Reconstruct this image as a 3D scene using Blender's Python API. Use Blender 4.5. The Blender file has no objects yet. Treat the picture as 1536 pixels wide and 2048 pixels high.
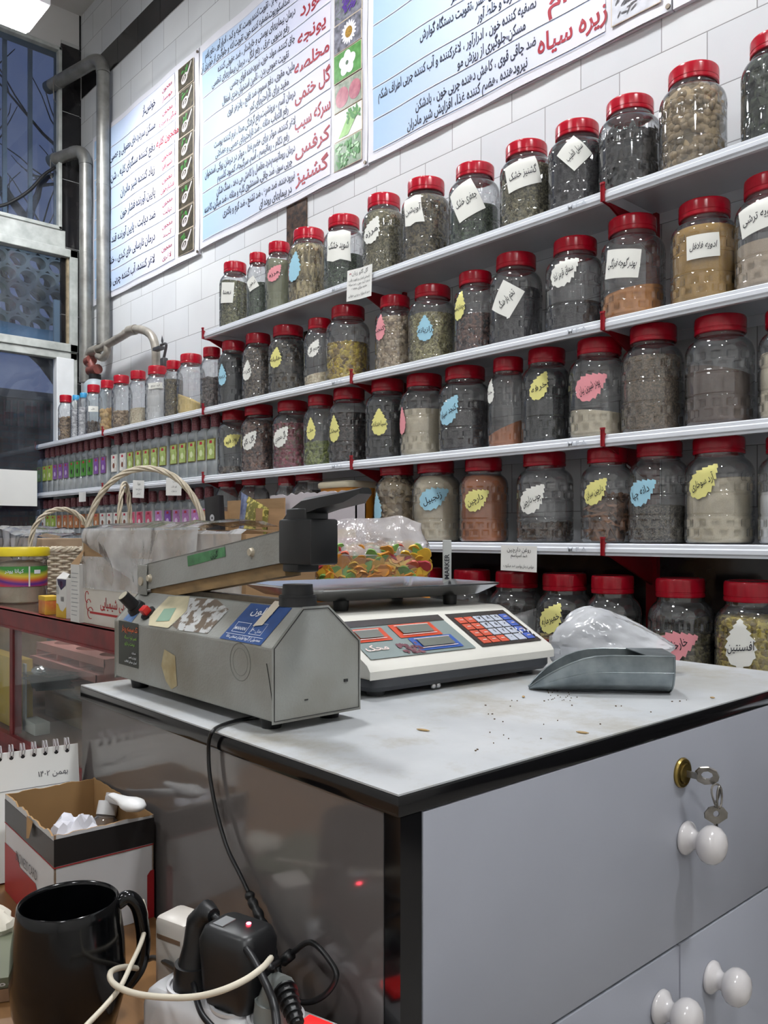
import bpy, bmesh, math, random
from mathutils import Vector, Matrix, noise
random.seed(7)
PI = math.pi
SC = bpy.context.scene
COL = SC.collection

# ------------------------------------------------------------------ camera
F, CX, HY = 1660.0, 768.0, 1070.0          # focal length, centre column, horizon row for a 1536x2048 image
ZC = 1.15                                   # eye height of the phone above the floor
HEAD = math.radians(137.8)
FW = (math.cos(HEAD), math.sin(HEAD)); RT = (math.sin(HEAD), -math.cos(HEAD))
cam = bpy.data.cameras.new('camera'); camo = bpy.data.objects.new('camera', cam); COL.objects.link(camo)
camo.location = (0, 0, ZC); camo.rotation_euler = (PI/2, 0, HEAD-PI/2)
cam.sensor_fit = 'AUTO'; cam.sensor_width = 36; cam.lens = F/2048*36; cam.shift_y = (HY-1024)/2048
cam.clip_start = .02; cam.clip_end = 200
cam.dof.use_dof = False
SC.camera = camo

# ------------------------------------------------------------------ world and view
w = bpy.data.worlds.new('dusk_sky'); SC.world = w; w.use_nodes = True
nt = w.node_tree
bgn = nt.nodes['Background']
tc = nt.nodes.new('ShaderNodeTexCoord'); sp = nt.nodes.new('ShaderNodeSeparateXYZ'); cr = nt.nodes.new('ShaderNodeValToRGB')
nt.links.new(tc.outputs['Generated'], sp.inputs[0]); nt.links.new(sp.outputs['Z'], cr.inputs[0]); nt.links.new(cr.outputs[0], bgn.inputs[0])
cr.color_ramp.elements[0].color = (.24, .27, .44, 1); cr.color_ramp.elements[1].color = (.11, .14, .27, 1)
bgn.inputs[1].default_value = .75
SC.view_settings.view_transform = 'Standard'; SC.view_settings.look = 'None'
SC.view_settings.exposure = -0.14; SC.view_settings.gamma = 1.0; SC.view_settings.use_curve_mapping = False
cy = SC.cycles
cy.use_denoising = True
cy.max_bounces = 7; cy.diffuse_bounces = 3; cy.glossy_bounces = 3; cy.transmission_bounces = 4; cy.transparent_max_bounces = 18
cy.use_adaptive_sampling = True; cy.adaptive_threshold = .025
cy.caustics_reflective = False; cy.caustics_refractive = False; cy.sample_clamp_indirect = 4.0

# lamp positions (hanging LED lamps in one row over the shop) and power
LAMPS = [(-4.08, 1.309, ZC+2.47), (-1.75, 1.05, ZC+2.9), (.75, .95, ZC+2.9), (-1.6, -1.5, ZC+2.9), (1.4, -1.4, ZC+2.9)]
LAMP_POWER = [105, 125, 132, 82, 100]

# ------------------------------------------------------------------ pixel helpers (photo column/row -> point on a real plane)
def ray(px, py):
    r = (px-CX)/F
    return (FW[0]+RT[0]*r, FW[1]+RT[1]*r, (HY-py)/F)
def at_depth(px, py, t):
    d = ray(px, py); return Vector((d[0]*t, d[1]*t, ZC+d[2]*t))
def on_z(px, py, z):
    return at_depth(px, py, (z-ZC)/ray(px, py)[2])
def on_y(px, py, Y):
    return at_depth(px, py, Y/ray(px, py)[1])
def on_x(px, py, X):
    return at_depth(px, py, X/ray(px, py)[0])
def rowz(py, px, Y):
    return on_y(px, py, Y).z

# ------------------------------------------------------------------ colour and materials
def lin(c):
    c = c/255.0
    return c/12.92 if c <= .04045 else ((c+.055)/1.055)**2.4
def C(r, g=None, b=None):
    if isinstance(r, str):
        s = r.lstrip('#'); r, g, b = int(s[:2], 16), int(s[2:4], 16), int(s[4:], 16)
    return (lin(r), lin(g), lin(b), 1)
MATS = {}
def _new(name):
    m = bpy.data.materials.new(name); m.use_nodes = True
    n = m.node_tree; b = n.nodes['Principled BSDF']
    return m, n, b
def mat(name, col, rough=.5, metal=0, var=.06, scale=8, bump=0, bscale=40, spec=.5, coat=0, col2=None, detail=3, emit=0, alpha=None, stretch=None, sharp=False, trans=0, ior=1.45):
    """Principled surface whose colour varies with a noise field (col -> col2)."""
    if name in MATS: return MATS[name]
    m, n, b = _new(name)
    col = C(*col) if isinstance(col, (tuple, list)) and len(col) == 3 else C(col)
    if col2 is None:
        c2 = tuple(max(0, x*(1-var*2)) for x in col[:3])+(1,)
        c1 = tuple(min(1, x*(1+var)) for x in col[:3])+(1,)
    else:
        c1 = col; c2 = C(*col2) if len(col2) == 3 and not isinstance(col2, str) else C(col2)
    tcn = n.nodes.new('ShaderNodeTexCoord'); src = tcn.outputs['Object']
    if stretch:
        mp = n.nodes.new('ShaderNodeMapping'); mp.inputs['Scale'].default_value = stretch
        n.links.new(src, mp.inputs[0]); src = mp.outputs[0]
    nz = n.nodes.new('ShaderNodeTexNoise'); nz.inputs['Scale'].default_value = scale; nz.inputs['Detail'].default_value = detail
    n.links.new(src, nz.inputs['Vector'])
    rp = n.nodes.new('ShaderNodeValToRGB')
    a, z = (.47, .53) if sharp else (.3, .7)
    rp.color_ramp.elements[0].position = a; rp.color_ramp.elements[1].position = z
    rp.color_ramp.elements[0].color = c1; rp.color_ramp.elements[1].color = c2
    n.links.new(nz.outputs['Fac'], rp.inputs[0]); n.links.new(rp.outputs[0], b.inputs['Base Color'])
    b.inputs['Roughness'].default_value = rough; b.inputs['Metallic'].default_value = metal
    b.inputs['Specular IOR Level'].default_value = spec; b.inputs['Coat Weight'].default_value = coat; b.inputs['Coat Roughness'].default_value = .08
    if trans: b.inputs['Transmission Weight'].default_value = trans; b.inputs['IOR'].default_value = ior
    if bump:
        nb = n.nodes.new('ShaderNodeTexNoise'); nb.inputs['Scale'].default_value = bscale; nb.inputs['Detail'].default_value = 3
        n.links.new(src, nb.inputs['Vector'])
        bp = n.nodes.new('ShaderNodeBump'); bp.inputs['Strength'].default_value = bump; bp.inputs['Distance'].default_value = .004
        n.links.new(nb.outputs['Fac'], bp.inputs['Height']); n.links.new(bp.outputs[0], b.inputs['Normal'])
    if emit:
        b.inputs['Emission Color'].default_value = col; b.inputs['Emission Strength'].default_value = emit
    MATS[name] = m
    return m
def clear(name, tint=(235, 238, 240), haze=.05, rough=.04, ior=1.5, refl=1.0, bump=0, bscale=60, hazecol=(225, 228, 232), edge=None):
    """Thin clear plastic or glass wall: see-through with a fresnel reflection and a little haze."""
    if name in MATS: return MATS[name]
    m = bpy.data.materials.new(name); m.use_nodes = True; n = m.node_tree
    n.nodes.remove(n.nodes['Principled BSDF']); out = n.nodes['Material Output']
    tr = n.nodes.new('ShaderNodeBsdfTransparent'); tr.inputs[0].default_value = C(*tint)
    gl = n.nodes.new('ShaderNodeBsdfGlossy'); gl.inputs['Roughness'].default_value = rough
    df = n.nodes.new('ShaderNodeBsdfDiffuse'); df.inputs[0].default_value = C(*hazecol)
    # the same reflectance from both sides of the thin wall: f0 + (1-f0)(1-cos)^5
    lf = n.nodes.new('ShaderNodeLayerWeight'); lf.inputs[0].default_value = .5
    pw = n.nodes.new('ShaderNodeMath'); pw.operation = 'POWER'; pw.inputs[1].default_value = 5; n.links.new(lf.outputs['Facing'], pw.inputs[0])
    f0 = ((ior-1)/(ior+1))**2
    fr = n.nodes.new('ShaderNodeMath'); fr.operation = 'MULTIPLY_ADD'; fr.inputs[1].default_value = 1-f0; fr.inputs[2].default_value = f0; n.links.new(pw.outputs[0], fr.inputs[0])
    mx = n.nodes.new('ShaderNodeMixShader'); m2 = n.nodes.new('ShaderNodeMixShader')
    tcn = n.nodes.new('ShaderNodeTexCoord'); nz = n.nodes.new('ShaderNodeTexNoise'); nz.inputs['Scale'].default_value = 9
    n.links.new(tcn.outputs['Object'], nz.inputs['Vector'])
    mr = n.nodes.new('ShaderNodeMapRange'); mr.inputs['To Min'].default_value = haze*.4; mr.inputs['To Max'].default_value = haze*1.7
    mr.inputs['From Min'].default_value = .25; mr.inputs['From Max'].default_value = .75
    n.links.new(nz.outputs['Fac'], mr.inputs['Value']); n.links.new(mr.outputs[0], m2.inputs[0])
    n.links.new(tr.outputs[0], m2.inputs[1]); n.links.new(df.outputs[0], m2.inputs[2])
    if edge:      # a longer way through the plastic where the wall is seen edge-on
        lw = n.nodes.new('ShaderNodeLayerWeight'); lw.inputs[0].default_value = .5
        er = n.nodes.new('ShaderNodeValToRGB'); er.color_ramp.elements[0].position = .3; er.color_ramp.elements[1].position = .9
        er.color_ramp.elements[0].color = C(*tint); er.color_ramp.elements[1].color = C(*edge)
        n.links.new(lw.outputs['Facing'], er.inputs[0]); n.links.new(er.outputs[0], tr.inputs[0])
    ml = n.nodes.new('ShaderNodeMath'); ml.operation = 'MULTIPLY'; ml.inputs[1].default_value = refl; ml.use_clamp = True
    n.links.new(fr.outputs[0], ml.inputs[0]); n.links.new(ml.outputs[0], mx.inputs[0])
    n.links.new(m2.outputs[0], mx.inputs[1]); n.links.new(gl.outputs[0], mx.inputs[2])
    if bump:
        nb = n.nodes.new('ShaderNodeTexNoise'); nb.inputs['Scale'].default_value = bscale; nb.inputs['Detail'].default_value = 4
        n.links.new(tcn.outputs['Object'], nb.inputs['Vector'])
        bp = n.nodes.new('ShaderNodeBump'); bp.inputs['Strength'].default_value = bump; bp.inputs['Distance'].default_value = .01
        n.links.new(nb.outputs['Fac'], bp.inputs['Height'])
        for q in (gl, df, lf): n.links.new(bp.outputs[0], q.inputs['Normal'])
    n.links.new(mx.outputs[0], out.inputs[0])
    MATS[name] = m
    return m
def bulk(name, a, b, c, scale=120, bump=.6, rough=.75, stretch=None):
    a, b, c = [tuple(min(240, 8+x*1.08) for x in q) if max(a) > 75 and max(a) < 200 else tuple(min(240, x*1.08) for x in q) for q in (a, b, c)]
    """Loose dry goods: cells of three colours with a raised bump per cell."""
    if name in MATS: return MATS[name]
    if 'powder' in name or 'spice' in name: scale *= 3; bump *= .4; a, c = [tuple(q[i]*.4+b[i]*.6 for i in range(3)) for q in (a, c)]
    m, n, bs = _new(name)
    tcn = n.nodes.new('ShaderNodeTexCoord'); src = tcn.outputs['Object']
    wz = n.nodes.new('ShaderNodeTexNoise'); wz.inputs['Scale'].default_value = scale*.7; n.links.new(src, wz.inputs['Vector'])
    ad = n.nodes.new('ShaderNodeVectorMath'); ad.operation = 'MULTIPLY_ADD'; ad.inputs[1].default_value = (.9/scale,)*3
    n.links.new(wz.outputs['Color'], ad.inputs[0]); n.links.new(src, ad.inputs[2]); src = ad.outputs[0]
    if stretch:
        mp = n.nodes.new('ShaderNodeMapping'); mp.inputs['Scale'].default_value = stretch; mp.inputs['Rotation'].default_value = (.5, .4, .3)
        n.links.new(src, mp.inputs[0]); src = mp.outputs[0]
    vo = n.nodes.new('ShaderNodeTexVoronoi'); vo.inputs['Scale'].default_value = scale; n.links.new(src, vo.inputs['Vector'])
    rp = n.nodes.new('ShaderNodeValToRGB'); e = rp.color_ramp.elements
    e[0].color = C(*a); e[1].color = C(*c); e.new(.5).color = C(*b); e[0].position = .15; e[2].position = .85
    sx = n.nodes.new('ShaderNodeSeparateColor'); n.links.new(vo.outputs['Color'], sx.inputs[0]); n.links.new(sx.outputs[0], rp.inputs[0])
    bg = n.nodes.new('ShaderNodeTexNoise'); bg.inputs['Scale'].default_value = 18; n.links.new(tcn.outputs['Object'], bg.inputs['Vector'])
    mr = n.nodes.new('ShaderNodeMapRange'); mr.inputs['To Min'].default_value = .7; mr.inputs['To Max'].default_value = 1.2
    n.links.new(bg.outputs['Fac'], mr.inputs['Value'])
    mu = n.nodes.new('ShaderNodeMix'); mu.data_type = 'RGBA'; mu.blend_type = 'MULTIPLY'; mu.inputs[0].default_value = 1
    n.links.new(rp.outputs[0], mu.inputs[6]); n.links.new(mr.outputs[0], mu.inputs[7]); n.links.new(mu.outputs[2], bs.inputs['Base Color'])
    bp = n.nodes.new('ShaderNodeBump'); bp.invert = True; bp.inputs['Strength'].default_value = bump; bp.inputs['Distance'].default_value = .6/scale
    n.links.new(vo.outputs['Distance'], bp.inputs['Height']); n.links.new(bp.outputs[0], bs.inputs['Normal'])
    bs.inputs['Roughness'].default_value = rough; bs.inputs['Specular IOR Level'].default_value = .25
    MATS[name] = m
    return m
def emitter(name, col, strength):
    if name in MATS: return MATS[name]
    m, n, b = _new(name)
    b.inputs['Base Color'].default_value = C(*col); b.inputs['Emission Color'].default_value = C(*col); b.inputs['Emission Strength'].default_value = strength
    MATS[name] = m; return m

# ------------------------------------------------------------------ mesh builder
class MB:
    def __init__(s): s.v = []; s.f = []; s.m = []
    def add(s, vs, fs, mi=0, M=None):
        o = len(s.v)
        s.v += [(M @ Vector(p)) if M is not None else Vector(p) for p in vs]
        s.f += [tuple(i+o for i in f) for f in fs]; s.m += [mi]*len(fs); return s
    def box(s, c, d, mi=0, rz=0, M=None, bev=0):
        x, y, z = d[0]/2, d[1]/2, d[2]/2
        R = Matrix.Translation(Vector(c)) @ (M if M is not None else Matrix.Rotation(rz, 4, 'Z'))
        if bev > 0:
            bm = bmesh.new(); bmesh.ops.create_cube(bm, size=1)
            bmesh.ops.scale(bm, vec=(2*x, 2*y, 2*z), verts=bm.verts)
            bmesh.ops.bevel(bm, geom=bm.edges[:], offset=bev, segments=2, profile=.5, affect='EDGES')
            bm.verts.index_update()
            s.add([v.co.copy() for v in bm.verts], [[v.index for v in f.verts] for f in bm.faces], mi, R); bm.free(); return s
        vs = [(-x,-y,-z),(x,-y,-z),(x,y,-z),(-x,y,-z),(-x,-y,z),(x,-y,z),(x,y,z),(-x,y,z)]
        return s.add(vs, [(0,3,2,1),(4,5,6,7),(0,1,5,4),(1,2,6,5),(2,3,7,6),(3,0,4,7)], mi, R)
    def span(s, a, b, mi=0, bev=0):
        return s.box([(a[i]+b[i])/2 for i in range(3)], [abs(a[i]-b[i]) for i in range(3)], mi, bev=bev)
    def lathe(s, prof, n=32, mi=0, M=None, caps=False):
        vs = []; fs = []
        for r, z in prof:
            vs += [(r*math.cos(2*PI*i/n), r*math.sin(2*PI*i/n), z) for i in range(n)]
        for k in range(len(prof)-1):
            for i in range(n):
                j = (i+1) % n; fs.append((k*n+i, k*n+j, (k+1)*n+j, (k+1)*n+i))
        if caps:
            fs.append(tuple(range(n))[::-1]); fs.append(tuple((len(prof)-1)*n+i for i in range(n)))
        return s.add(vs, fs, mi, M)
    def cyl(s, a, b, r, n=16, mi=0, r2=None):
        a, b = Vector(a), Vector(b); d = b-a
        M = Matrix.Translation(a) @ d.to_track_quat('Z', 'Y').to_matrix().to_4x4()
        return s.lathe([(r, 0), (r if r2 is None else r2, d.length)], n, mi, M, True)
    def tube(s, pts, r, n=8, mi=0, closed=False, rad=None):
        pts = [Vector(p) for p in pts]; k = len(pts); vs = []; fs = []; up = None
        for i, p in enumerate(pts):
            a = pts[i-1] if (i > 0 or closed) else p; b = pts[(i+1) % k] if (i < k-1 or closed) else p
            t = (b-a).normalized()
            if up is None: up = t.orthogonal().normalized()
            up = (up-t*up.dot(t)).normalized(); sd = t.cross(up); rr = r if rad is None else rad[i]
            vs += [p+(up*math.cos(2*PI*j/n)+sd*math.sin(2*PI*j/n))*rr for j in range(n)]
        for i in range(k if closed else k-1):
            q = (i+1) % k
            for j in range(n):
                l = (j+1) % n; fs.append((i*n+j, i*n+l, q*n+l, q*n+j))
        if not closed: fs += [tuple(range(n))[::-1], tuple((k-1)*n+j for j in range(n))]
        return s.add(vs, fs, mi)
    def prism(s, poly, h, mi=0, M=None, z0=0):
        n = len(poly)
        vs = [(p[0], p[1], z0) for p in poly]+[(p[0], p[1], z0+h) for p in poly]
        fs = [tuple(range(n))[::-1], tuple(range(n, 2*n))]+[(i, (i+1) % n, n+(i+1) % n, n+i) for i in range(n)]
        return s.add(vs, fs, mi, M)
    def ball(s, c, r, n=10, mi=0, sc=(1,1,1), M=None):
        m = max(4, n//2+1)
        prof = [(max(1e-4, math.sin(PI*k/m)), -math.cos(PI*k/m)) for k in range(m+1)]
        T = Matrix.Translation(Vector(c)) @ (M if M is not None else Matrix.Identity(4)) @ Matrix.Diagonal((r*sc[0], r*sc[1], r*sc[2], 1))
        return s.lathe(prof, n, mi, T)
    def grid(s, fn, nu, nv, mi=0):
        vs = [fn(i/nu, j/nv) for j in range(nv+1) for i in range(nu+1)]
        fs = [(j*(nu+1)+i, j*(nu+1)+i+1, (j+1)*(nu+1)+i+1, (j+1)*(nu+1)+i) for j in range(nv) for i in range(nu)]
        return s.add(vs, fs, mi)
    def build(s, name, mats, parent=None, smooth=35, local=None, loc=None, label=None, kind=None):
        """link as ONE object; local = matrix of the parent's frame when vertices are in world space"""
        me = bpy.data.meshes.new(name)
        vs = s.v
        if local is not None:
            I = local.inverted(); vs = [I @ Vector(p) for p in vs]
        me.from_pydata([tuple(p) for p in vs], [], s.f)
        if not isinstance(mats, (list, tuple)): mats = [mats]
        for m in mats: me.materials.append(m)
        me.polygons.foreach_set('material_index', s.m)
        me.update()
        if smooth:
            me.shade_smooth()
            if smooth < 180: me.set_sharp_from_angle(angle=math.radians(smooth))
        o = bpy.data.objects.new(name, me); COL.objects.link(o)
        if parent is not None: o.parent = parent
        if loc is not None: o.location = loc
        if label: o['label'] = label
        if kind: o['kind'] = kind
        return o
def tag(o, label=None, cat=None, group=None, kind=None):
    if label: o['label'] = label
    if cat: o['category'] = cat
    if group: o['group'] = group
    if kind: o['kind'] = kind
    return o
def thing(name, loc, label, cat, rz=0, group=None):
    o = bpy.data.objects.new(name, None); COL.objects.link(o); o.empty_display_size = .02
    o.location = loc; o.rotation_euler = (0, 0, rz)
    return tag(o, label, cat, group)
def frame(loc, rz=0): return Matrix.Translation(Vector(loc)) @ Matrix.Rotation(rz, 4, 'Z')
def copy_thing(o, loc, label=None, group=None):
    c = o.copy(); COL.objects.link(c); c.location = loc
    if label: c['label'] = label
    if group: c['group'] = group
    for ch in [q for q in o.children]:
        d = ch.copy(); COL.objects.link(d); d.parent = c
        for g in [q for q in ch.children]:
            e = g.copy(); COL.objects.link(e); e.parent = d
    return c
def spline(pts, n=8):
    """Catmull-Rom through the points"""
    P = [Vector(p) for p in pts]; P = [P[0]*2-P[1]]+P+[P[-1]*2-P[-2]]; out = []
    for i in range(1, len(P)-2):
        for k in range(n):
            t = k/n; a, b, c, d = P[i-1], P[i], P[i+1], P[i+2]
            out.append(.5*((2*b)+(c-a)*t+(2*a-5*b+4*c-d)*t*t+(3*b-a-3*c+d)*t**3))
    out.append(P[-2]); return out
def rnd(a, b): return random.uniform(a, b)

# ------------------------------------------------------------------ lettering (Persian letters joined into their written forms)
_F = {}
def _reg(ch, base, n):
    _F[ch] = [base+i for i in range(n)]
for ch, b, n in (('ا',0xFE8D,2),('آ',0xFE81,2),('ب',0xFE8F,4),('پ',0xFB56,4),('ت',0xFE95,4),('ث',0xFE99,4),('ج',0xFE9D,4),('چ',0xFB7A,4),
                 ('ح',0xFEA1,4),('خ',0xFEA5,4),('د',0xFEA9,2),('ذ',0xFEAB,2),('ر',0xFEAD,2),('ز',0xFEAF,2),('ژ',0xFB8A,2),('س',0xFEB1,4),('ش',0xFEB5,4),
                 ('ص',0xFEB9,4),('ض',0xFEBD,4),('ط',0xFEC1,4),('ظ',0xFEC5,4),('ع',0xFEC9,4),('غ',0xFECD,4),('ف',0xFED1,4),('ق',0xFED5,4),
                 ('ک',0xFB8E,4),('گ',0xFB92,4),('ل',0xFEDD,4),('م',0xFEE1,4),('ن',0xFEE5,4),('ه',0xFEE9,4),('و',0xFEED,2),('ی',0xFBFC,4),('ئ',0xFE89,4)):
    _reg(ch, b, n)
def shape(s):
    s = s.replace('لا', '\u0001'); F2 = dict(_F); F2['\u0001'] = [0xFEFB, 0xFEFC]
    out = []
    for i, ch in enumerate(s):
        if ch not in F2: out.append(ch); continue
        pv = i > 0 and s[i-1] in F2 and len(F2[s[i-1]]) == 4
        nx = i+1 < len(s) and s[i+1] in F2 and len(F2[ch]) == 4
        f = F2[ch]
        out.append(chr(f[3] if pv and nx else f[1] if pv else f[2] if nx else f[0]))
    if any(c in F2 for c in s): 
        out = out[::-1]
        # digits stay left to right
        r = []; i = 0
        while i < len(out):
            j = i
            while j < len(out) and out[j] in '۰۱۲۳۴۵۶۷۸۹': j += 1
            if j > i: r += out[i:j][::-1]; i = j
            else: r.append(out[i]); i += 1
        out = r
    return out
_tc = bpy.data.curves.new('lettering', 'FONT'); _tc.resolution_u = 2; _to = bpy.data.objects.new('lettering', _tc)
_G = {}
def glyph(ch, w):
    k = (ch, w)
    if k not in _G:
        _tc.offset = w
        _tc.body = ch; m = bpy.data.meshes.new_from_object(_to)
        vs = [(v.co.x, v.co.y) for v in m.vertices]; fs = [tuple(p.vertices) for p in m.polygons]; bpy.data.meshes.remove(m)
        _tc.offset = 0
        _tc.body = ch+'|'; m = bpy.data.meshes.new_from_object(_to); adv = max(v.co.x for v in m.vertices)-.168; bpy.data.meshes.remove(m)
        _G[k] = (vs, fs, adv)
    return _G[k]
def text(s, size=1, w=0, width=None, align='C', shear=0):
    """flat lettering centred on the origin: list of points and faces"""
    V = []; Fc = []; x = 0
    for ch in shape(s):
        if ch == ' ': x += .28; continue
        vs, fs, adv = glyph(ch, w); o = len(V)
        V += [(a+x, b) for a, b in vs]; Fc += [tuple(i+o for i in f) for f in fs]; x += adv
    if x <= 0: return [], []
    sx = size
    if width: sx = min(size*1.25, width/x) if width > 0 else size
    off = {'C': x/2, 'L': 0, 'R': x}[align]
    return [((a-off)*sx+b*size*shear, (b-.28)*size) for a, b in V], Fc
# ================================================================== the room
WY = 2.10            # tiled side wall
FX = -5.16           # street front
SY = 1.84            # front edge of the wall shelves
CEIL = ZC+3.27
def struct(name, mb, m, smooth=0): return tag(mb.build(name, m, smooth=smooth), kind='structure')

def tile_wall_mat():
    m, n, b = _new('white_glazed_wall_tile')
    g = n.nodes.new('ShaderNodeNewGeometry'); s = n.nodes.new('ShaderNodeSeparateXYZ'); c = n.nodes.new('ShaderNodeCombineXYZ')
    n.links.new(g.outputs['Position'], s.inputs[0]); n.links.new(s.outputs['X'], c.inputs[0])
    su = n.nodes.new('ShaderNodeMath'); su.operation = 'SUBTRACT'; su.inputs[1].default_value = (ZC+1.327)-.157*16
    n.links.new(s.outputs['Z'], su.inputs[0]); n.links.new(su.outputs[0], c.inputs[1])
    br = n.nodes.new('ShaderNodeTexBrick'); br.offset = .5
    br.inputs['Scale'].default_value = 1; br.inputs['Brick Width'].default_value = .262; br.inputs['Row Height'].default_value = .157
    br.inputs['Mortar Size'].default_value = .0016; br.inputs['Mortar Smooth'].default_value = .3
    br.inputs['Color1'].default_value = C(222, 224, 226); br.inputs['Color2'].default_value = C(214, 217, 221); br.inputs['Mortar'].default_value = C(150, 150, 152)
    n.links.new(c.outputs[0], br.inputs['Vector'])
    nz = n.nodes.new('ShaderNodeTexNoise'); nz.inputs['Scale'].default_value = 3; nz.inputs['Detail'].default_value = 4; n.links.new(g.outputs['Position'], nz.inputs['Vector'])
    mr = n.nodes.new('ShaderNodeMapRange'); mr.inputs['To Min'].default_value = .88; mr.inputs['To Max'].default_value = 1.05; n.links.new(nz.outputs['Fac'], mr.inputs['Value'])
    mu = n.nodes.new('ShaderNodeMix'); mu.data_type = 'RGBA'; mu.blend_type = 'MULTIPLY'; mu.inputs[0].default_value = 1
    n.links.new(br.outputs['Color'], mu.inputs[6]); n.links.new(mr.outputs[0], mu.inputs[7]); n.links.new(mu.outputs[2], b.inputs['Base Color'])
    bp = n.nodes.new('ShaderNodeBump'); bp.inputs['Strength'].default_value = .5; bp.inputs['Distance'].default_value = .002; bp.invert = True
    n.links.new(br.outputs['Fac'], bp.inputs['Height']); n.links.new(bp.outputs[0], b.inputs['Normal'])
    b.inputs['Roughness'].default_value = .16
    return m
M_tile = tile_wall_mat()
M_plaster = mat('ceiling_plaster', (205, 203, 200), .85, var=.05, scale=1.5, bump=.1, bscale=10)
M_floor = mat('grey_floor_stone', (160, 156, 150), .35, var=.12, scale=6)
M_blackstone = mat('black_marble_tile', (20, 21, 24), .12, var=.5, scale=9, col2=(38, 36, 36))
M_marblestrip = mat('brown_flecked_marble', (28, 27, 27), .25, col2=(92, 70, 55), scale=38, detail=5)
M_grout = mat('white_grout', (190, 190, 188), .8)
M_offwall = mat('painted_wall', (222, 220, 216), .7, var=.05, scale=2)

L0, L1, YB = FX, 3.0, -3.0
struct('floor', MB().span((FX-.1, YB, -.1), (L1, WY+.1, 0)), M_floor)
struct('ceiling', MB().span((FX-.1, YB, CEIL), (L1, WY+.1, CEIL+.1)), M_plaster)
struct('wall_right', MB().span((FX-.1, WY, 0), (L1, WY+.12, CEIL)), M_tile)
struct('wall_left', MB().span((FX-.1, YB-.1, 0), (L1, YB, CEIL)), M_offwall)
struct('wall_back', MB().span((L1, YB-.1, 0), (L1+.1, WY+.1, CEIL)), M_offwall)
# lower part of the side wall is black marble
zbm = ZC-.03
struct('trim_1', MB().span((FX, WY-.012, .0), (L1, WY, zbm)), M_blackstone)
# black band high on the wall, tile by tile with white joints
zb0, zb1 = ZC+2.74, ZC+2.897
b = MB(); b.span((FX, WY-.003, zb0), (L1, WY, zb1), 1)
x = FX+.02
while x < L1-.3:
    b.span((x, WY-.005, zb0), (x+.259, WY-.003, zb1), 0); x += .262
struct('trim_2', b, [M_blackstone, M_grout])
# upright marble strip behind the posters
xs = on_y(575, 450, WY).x; xe = on_y(615, 450, WY).x
struct('trim_3', MB().span((xs, WY-.005, zbm), (xe, WY, zb0)), M_marblestrip)
# black tiled pilaster in the corner with the street front
b = MB(); zz = 0.0
xp = on_y(166, 600, WY).x
while zz < CEIL-.03:
    h = .42
    z1 = min(zz+h-.004, CEIL)
    b.span((FX+.001, WY-.012, zz), (xp-.04, WY, z1), 0); zz += h
b.span((FX, WY-.009, 0), (xp-.038, WY, CEIL), 1)
b.span((xp-.04, WY-.013, 0), (xp-.034, WY-.001, CEIL), 1)
struct('trim_4', b, [M_blackstone, M_grout])
b = MB(); zz = .0; yl = on_x(121, 300, FX).y
while zz < CEIL-.25:
    z1 = min(zz+.416, CEIL-.2); b.span((FX-.01, yl, zz), (FX+.012, WY-.014, z1), 0); zz += .42
b.span((FX-.01, yl+.002, 0), (FX+.009, WY-.0145, CEIL-.2), 1)
struct('trim_5', b, [M_blackstone, M_grout])

# ------------------------------------------------------------------ street front: frames, glass and grille
M_frame = mat('white_painted_steel', (196, 200, 196), .45, var=.1, scale=14, col2=(160, 164, 160))
M_frame2 = mat('bright_white_frame', (235, 238, 240), .4, var=.04)
M_putty = mat('old_putty', (150, 135, 110), .8, var=.2, scale=30)
M_glass = clear('window_glass', (215, 225, 235), haze=.03, rough=.02, ior=1.5, refl=1.2)
M_panel = mat('pale_grey_panel', (168, 178, 182), .5)
def zf(py, px=60): return on_x(px, py, FX).z
yR = on_x(150, 600, FX).y          # right edge of the frames
def fy(px): return on_x(px, 600, FX).y
Y0 = YB
z_top = zf(85, 118); z_sill = zf(432, 60)
# front wall above the upper window and left of the view
struct('wall_front', MB().span((FX-.1, Y0, zf(108, 118)+.02), (FX, WY, CEIL)).span((FX-.1, Y0, 0), (FX, -1.2, CEIL)), M_plaster)
# upper window: frame, glass
def frame_rect(y0, y1, z0, z1, w, t=.05, d=0):
    b = MB()
    b.span((FX-.02-d, y0, z0), (FX-.02+t-d, y0+w, z1), bev=.004); b.span((FX-.02-d, y1-w, z0), (FX-.02+t-d, y1, z1), bev=.004)
    b.span((FX-.02-d, y0, z0), (FX-.02+t-d, y1, z0+w), bev=.004); b.span((FX-.02-d, y0, z1-w), (FX-.02+t-d, y1, z1), bev=.004)
    return b
ya = .3
zt = zf(108, 118)+.03; zs = zf(462, 118)
w1 = struct('window_1', frame_rect(ya, fy(121), zs, zt, .022), M_frame)
MB().span((FX-.012, ya+.02, zs+.02), (FX-.008, fy(121)-.02, zt-.02)).build('pane', M_glass, w1)
struct('trim_6', MB().span((FX-.03, ya, zf(505, 130)-.0), (FX+.02, fy(128), zs)), M_frame)
# middle window
zm1 = zf(505, 145); zm0 = zf(705, 145)
b = frame_rect(ya, yR, zm0-.01, zm1, .05, .07)
b.span((FX-.02, fy(130), zm0), (FX+.03, fy(137), zm1), 1)
w2 = struct('window_2', b, [M_frame, M_putty])
MB().span((FX-.012, ya+.03, zm0+.03), (FX-.008, yR-.04, zm1-.03)).build('pane', M_glass, w2)
MB().span((FX-.05, fy(112), zf(720, 120)), (FX-.03, fy(133), zf(598, 120))).build('grey_panel', M_panel, w2)
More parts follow.
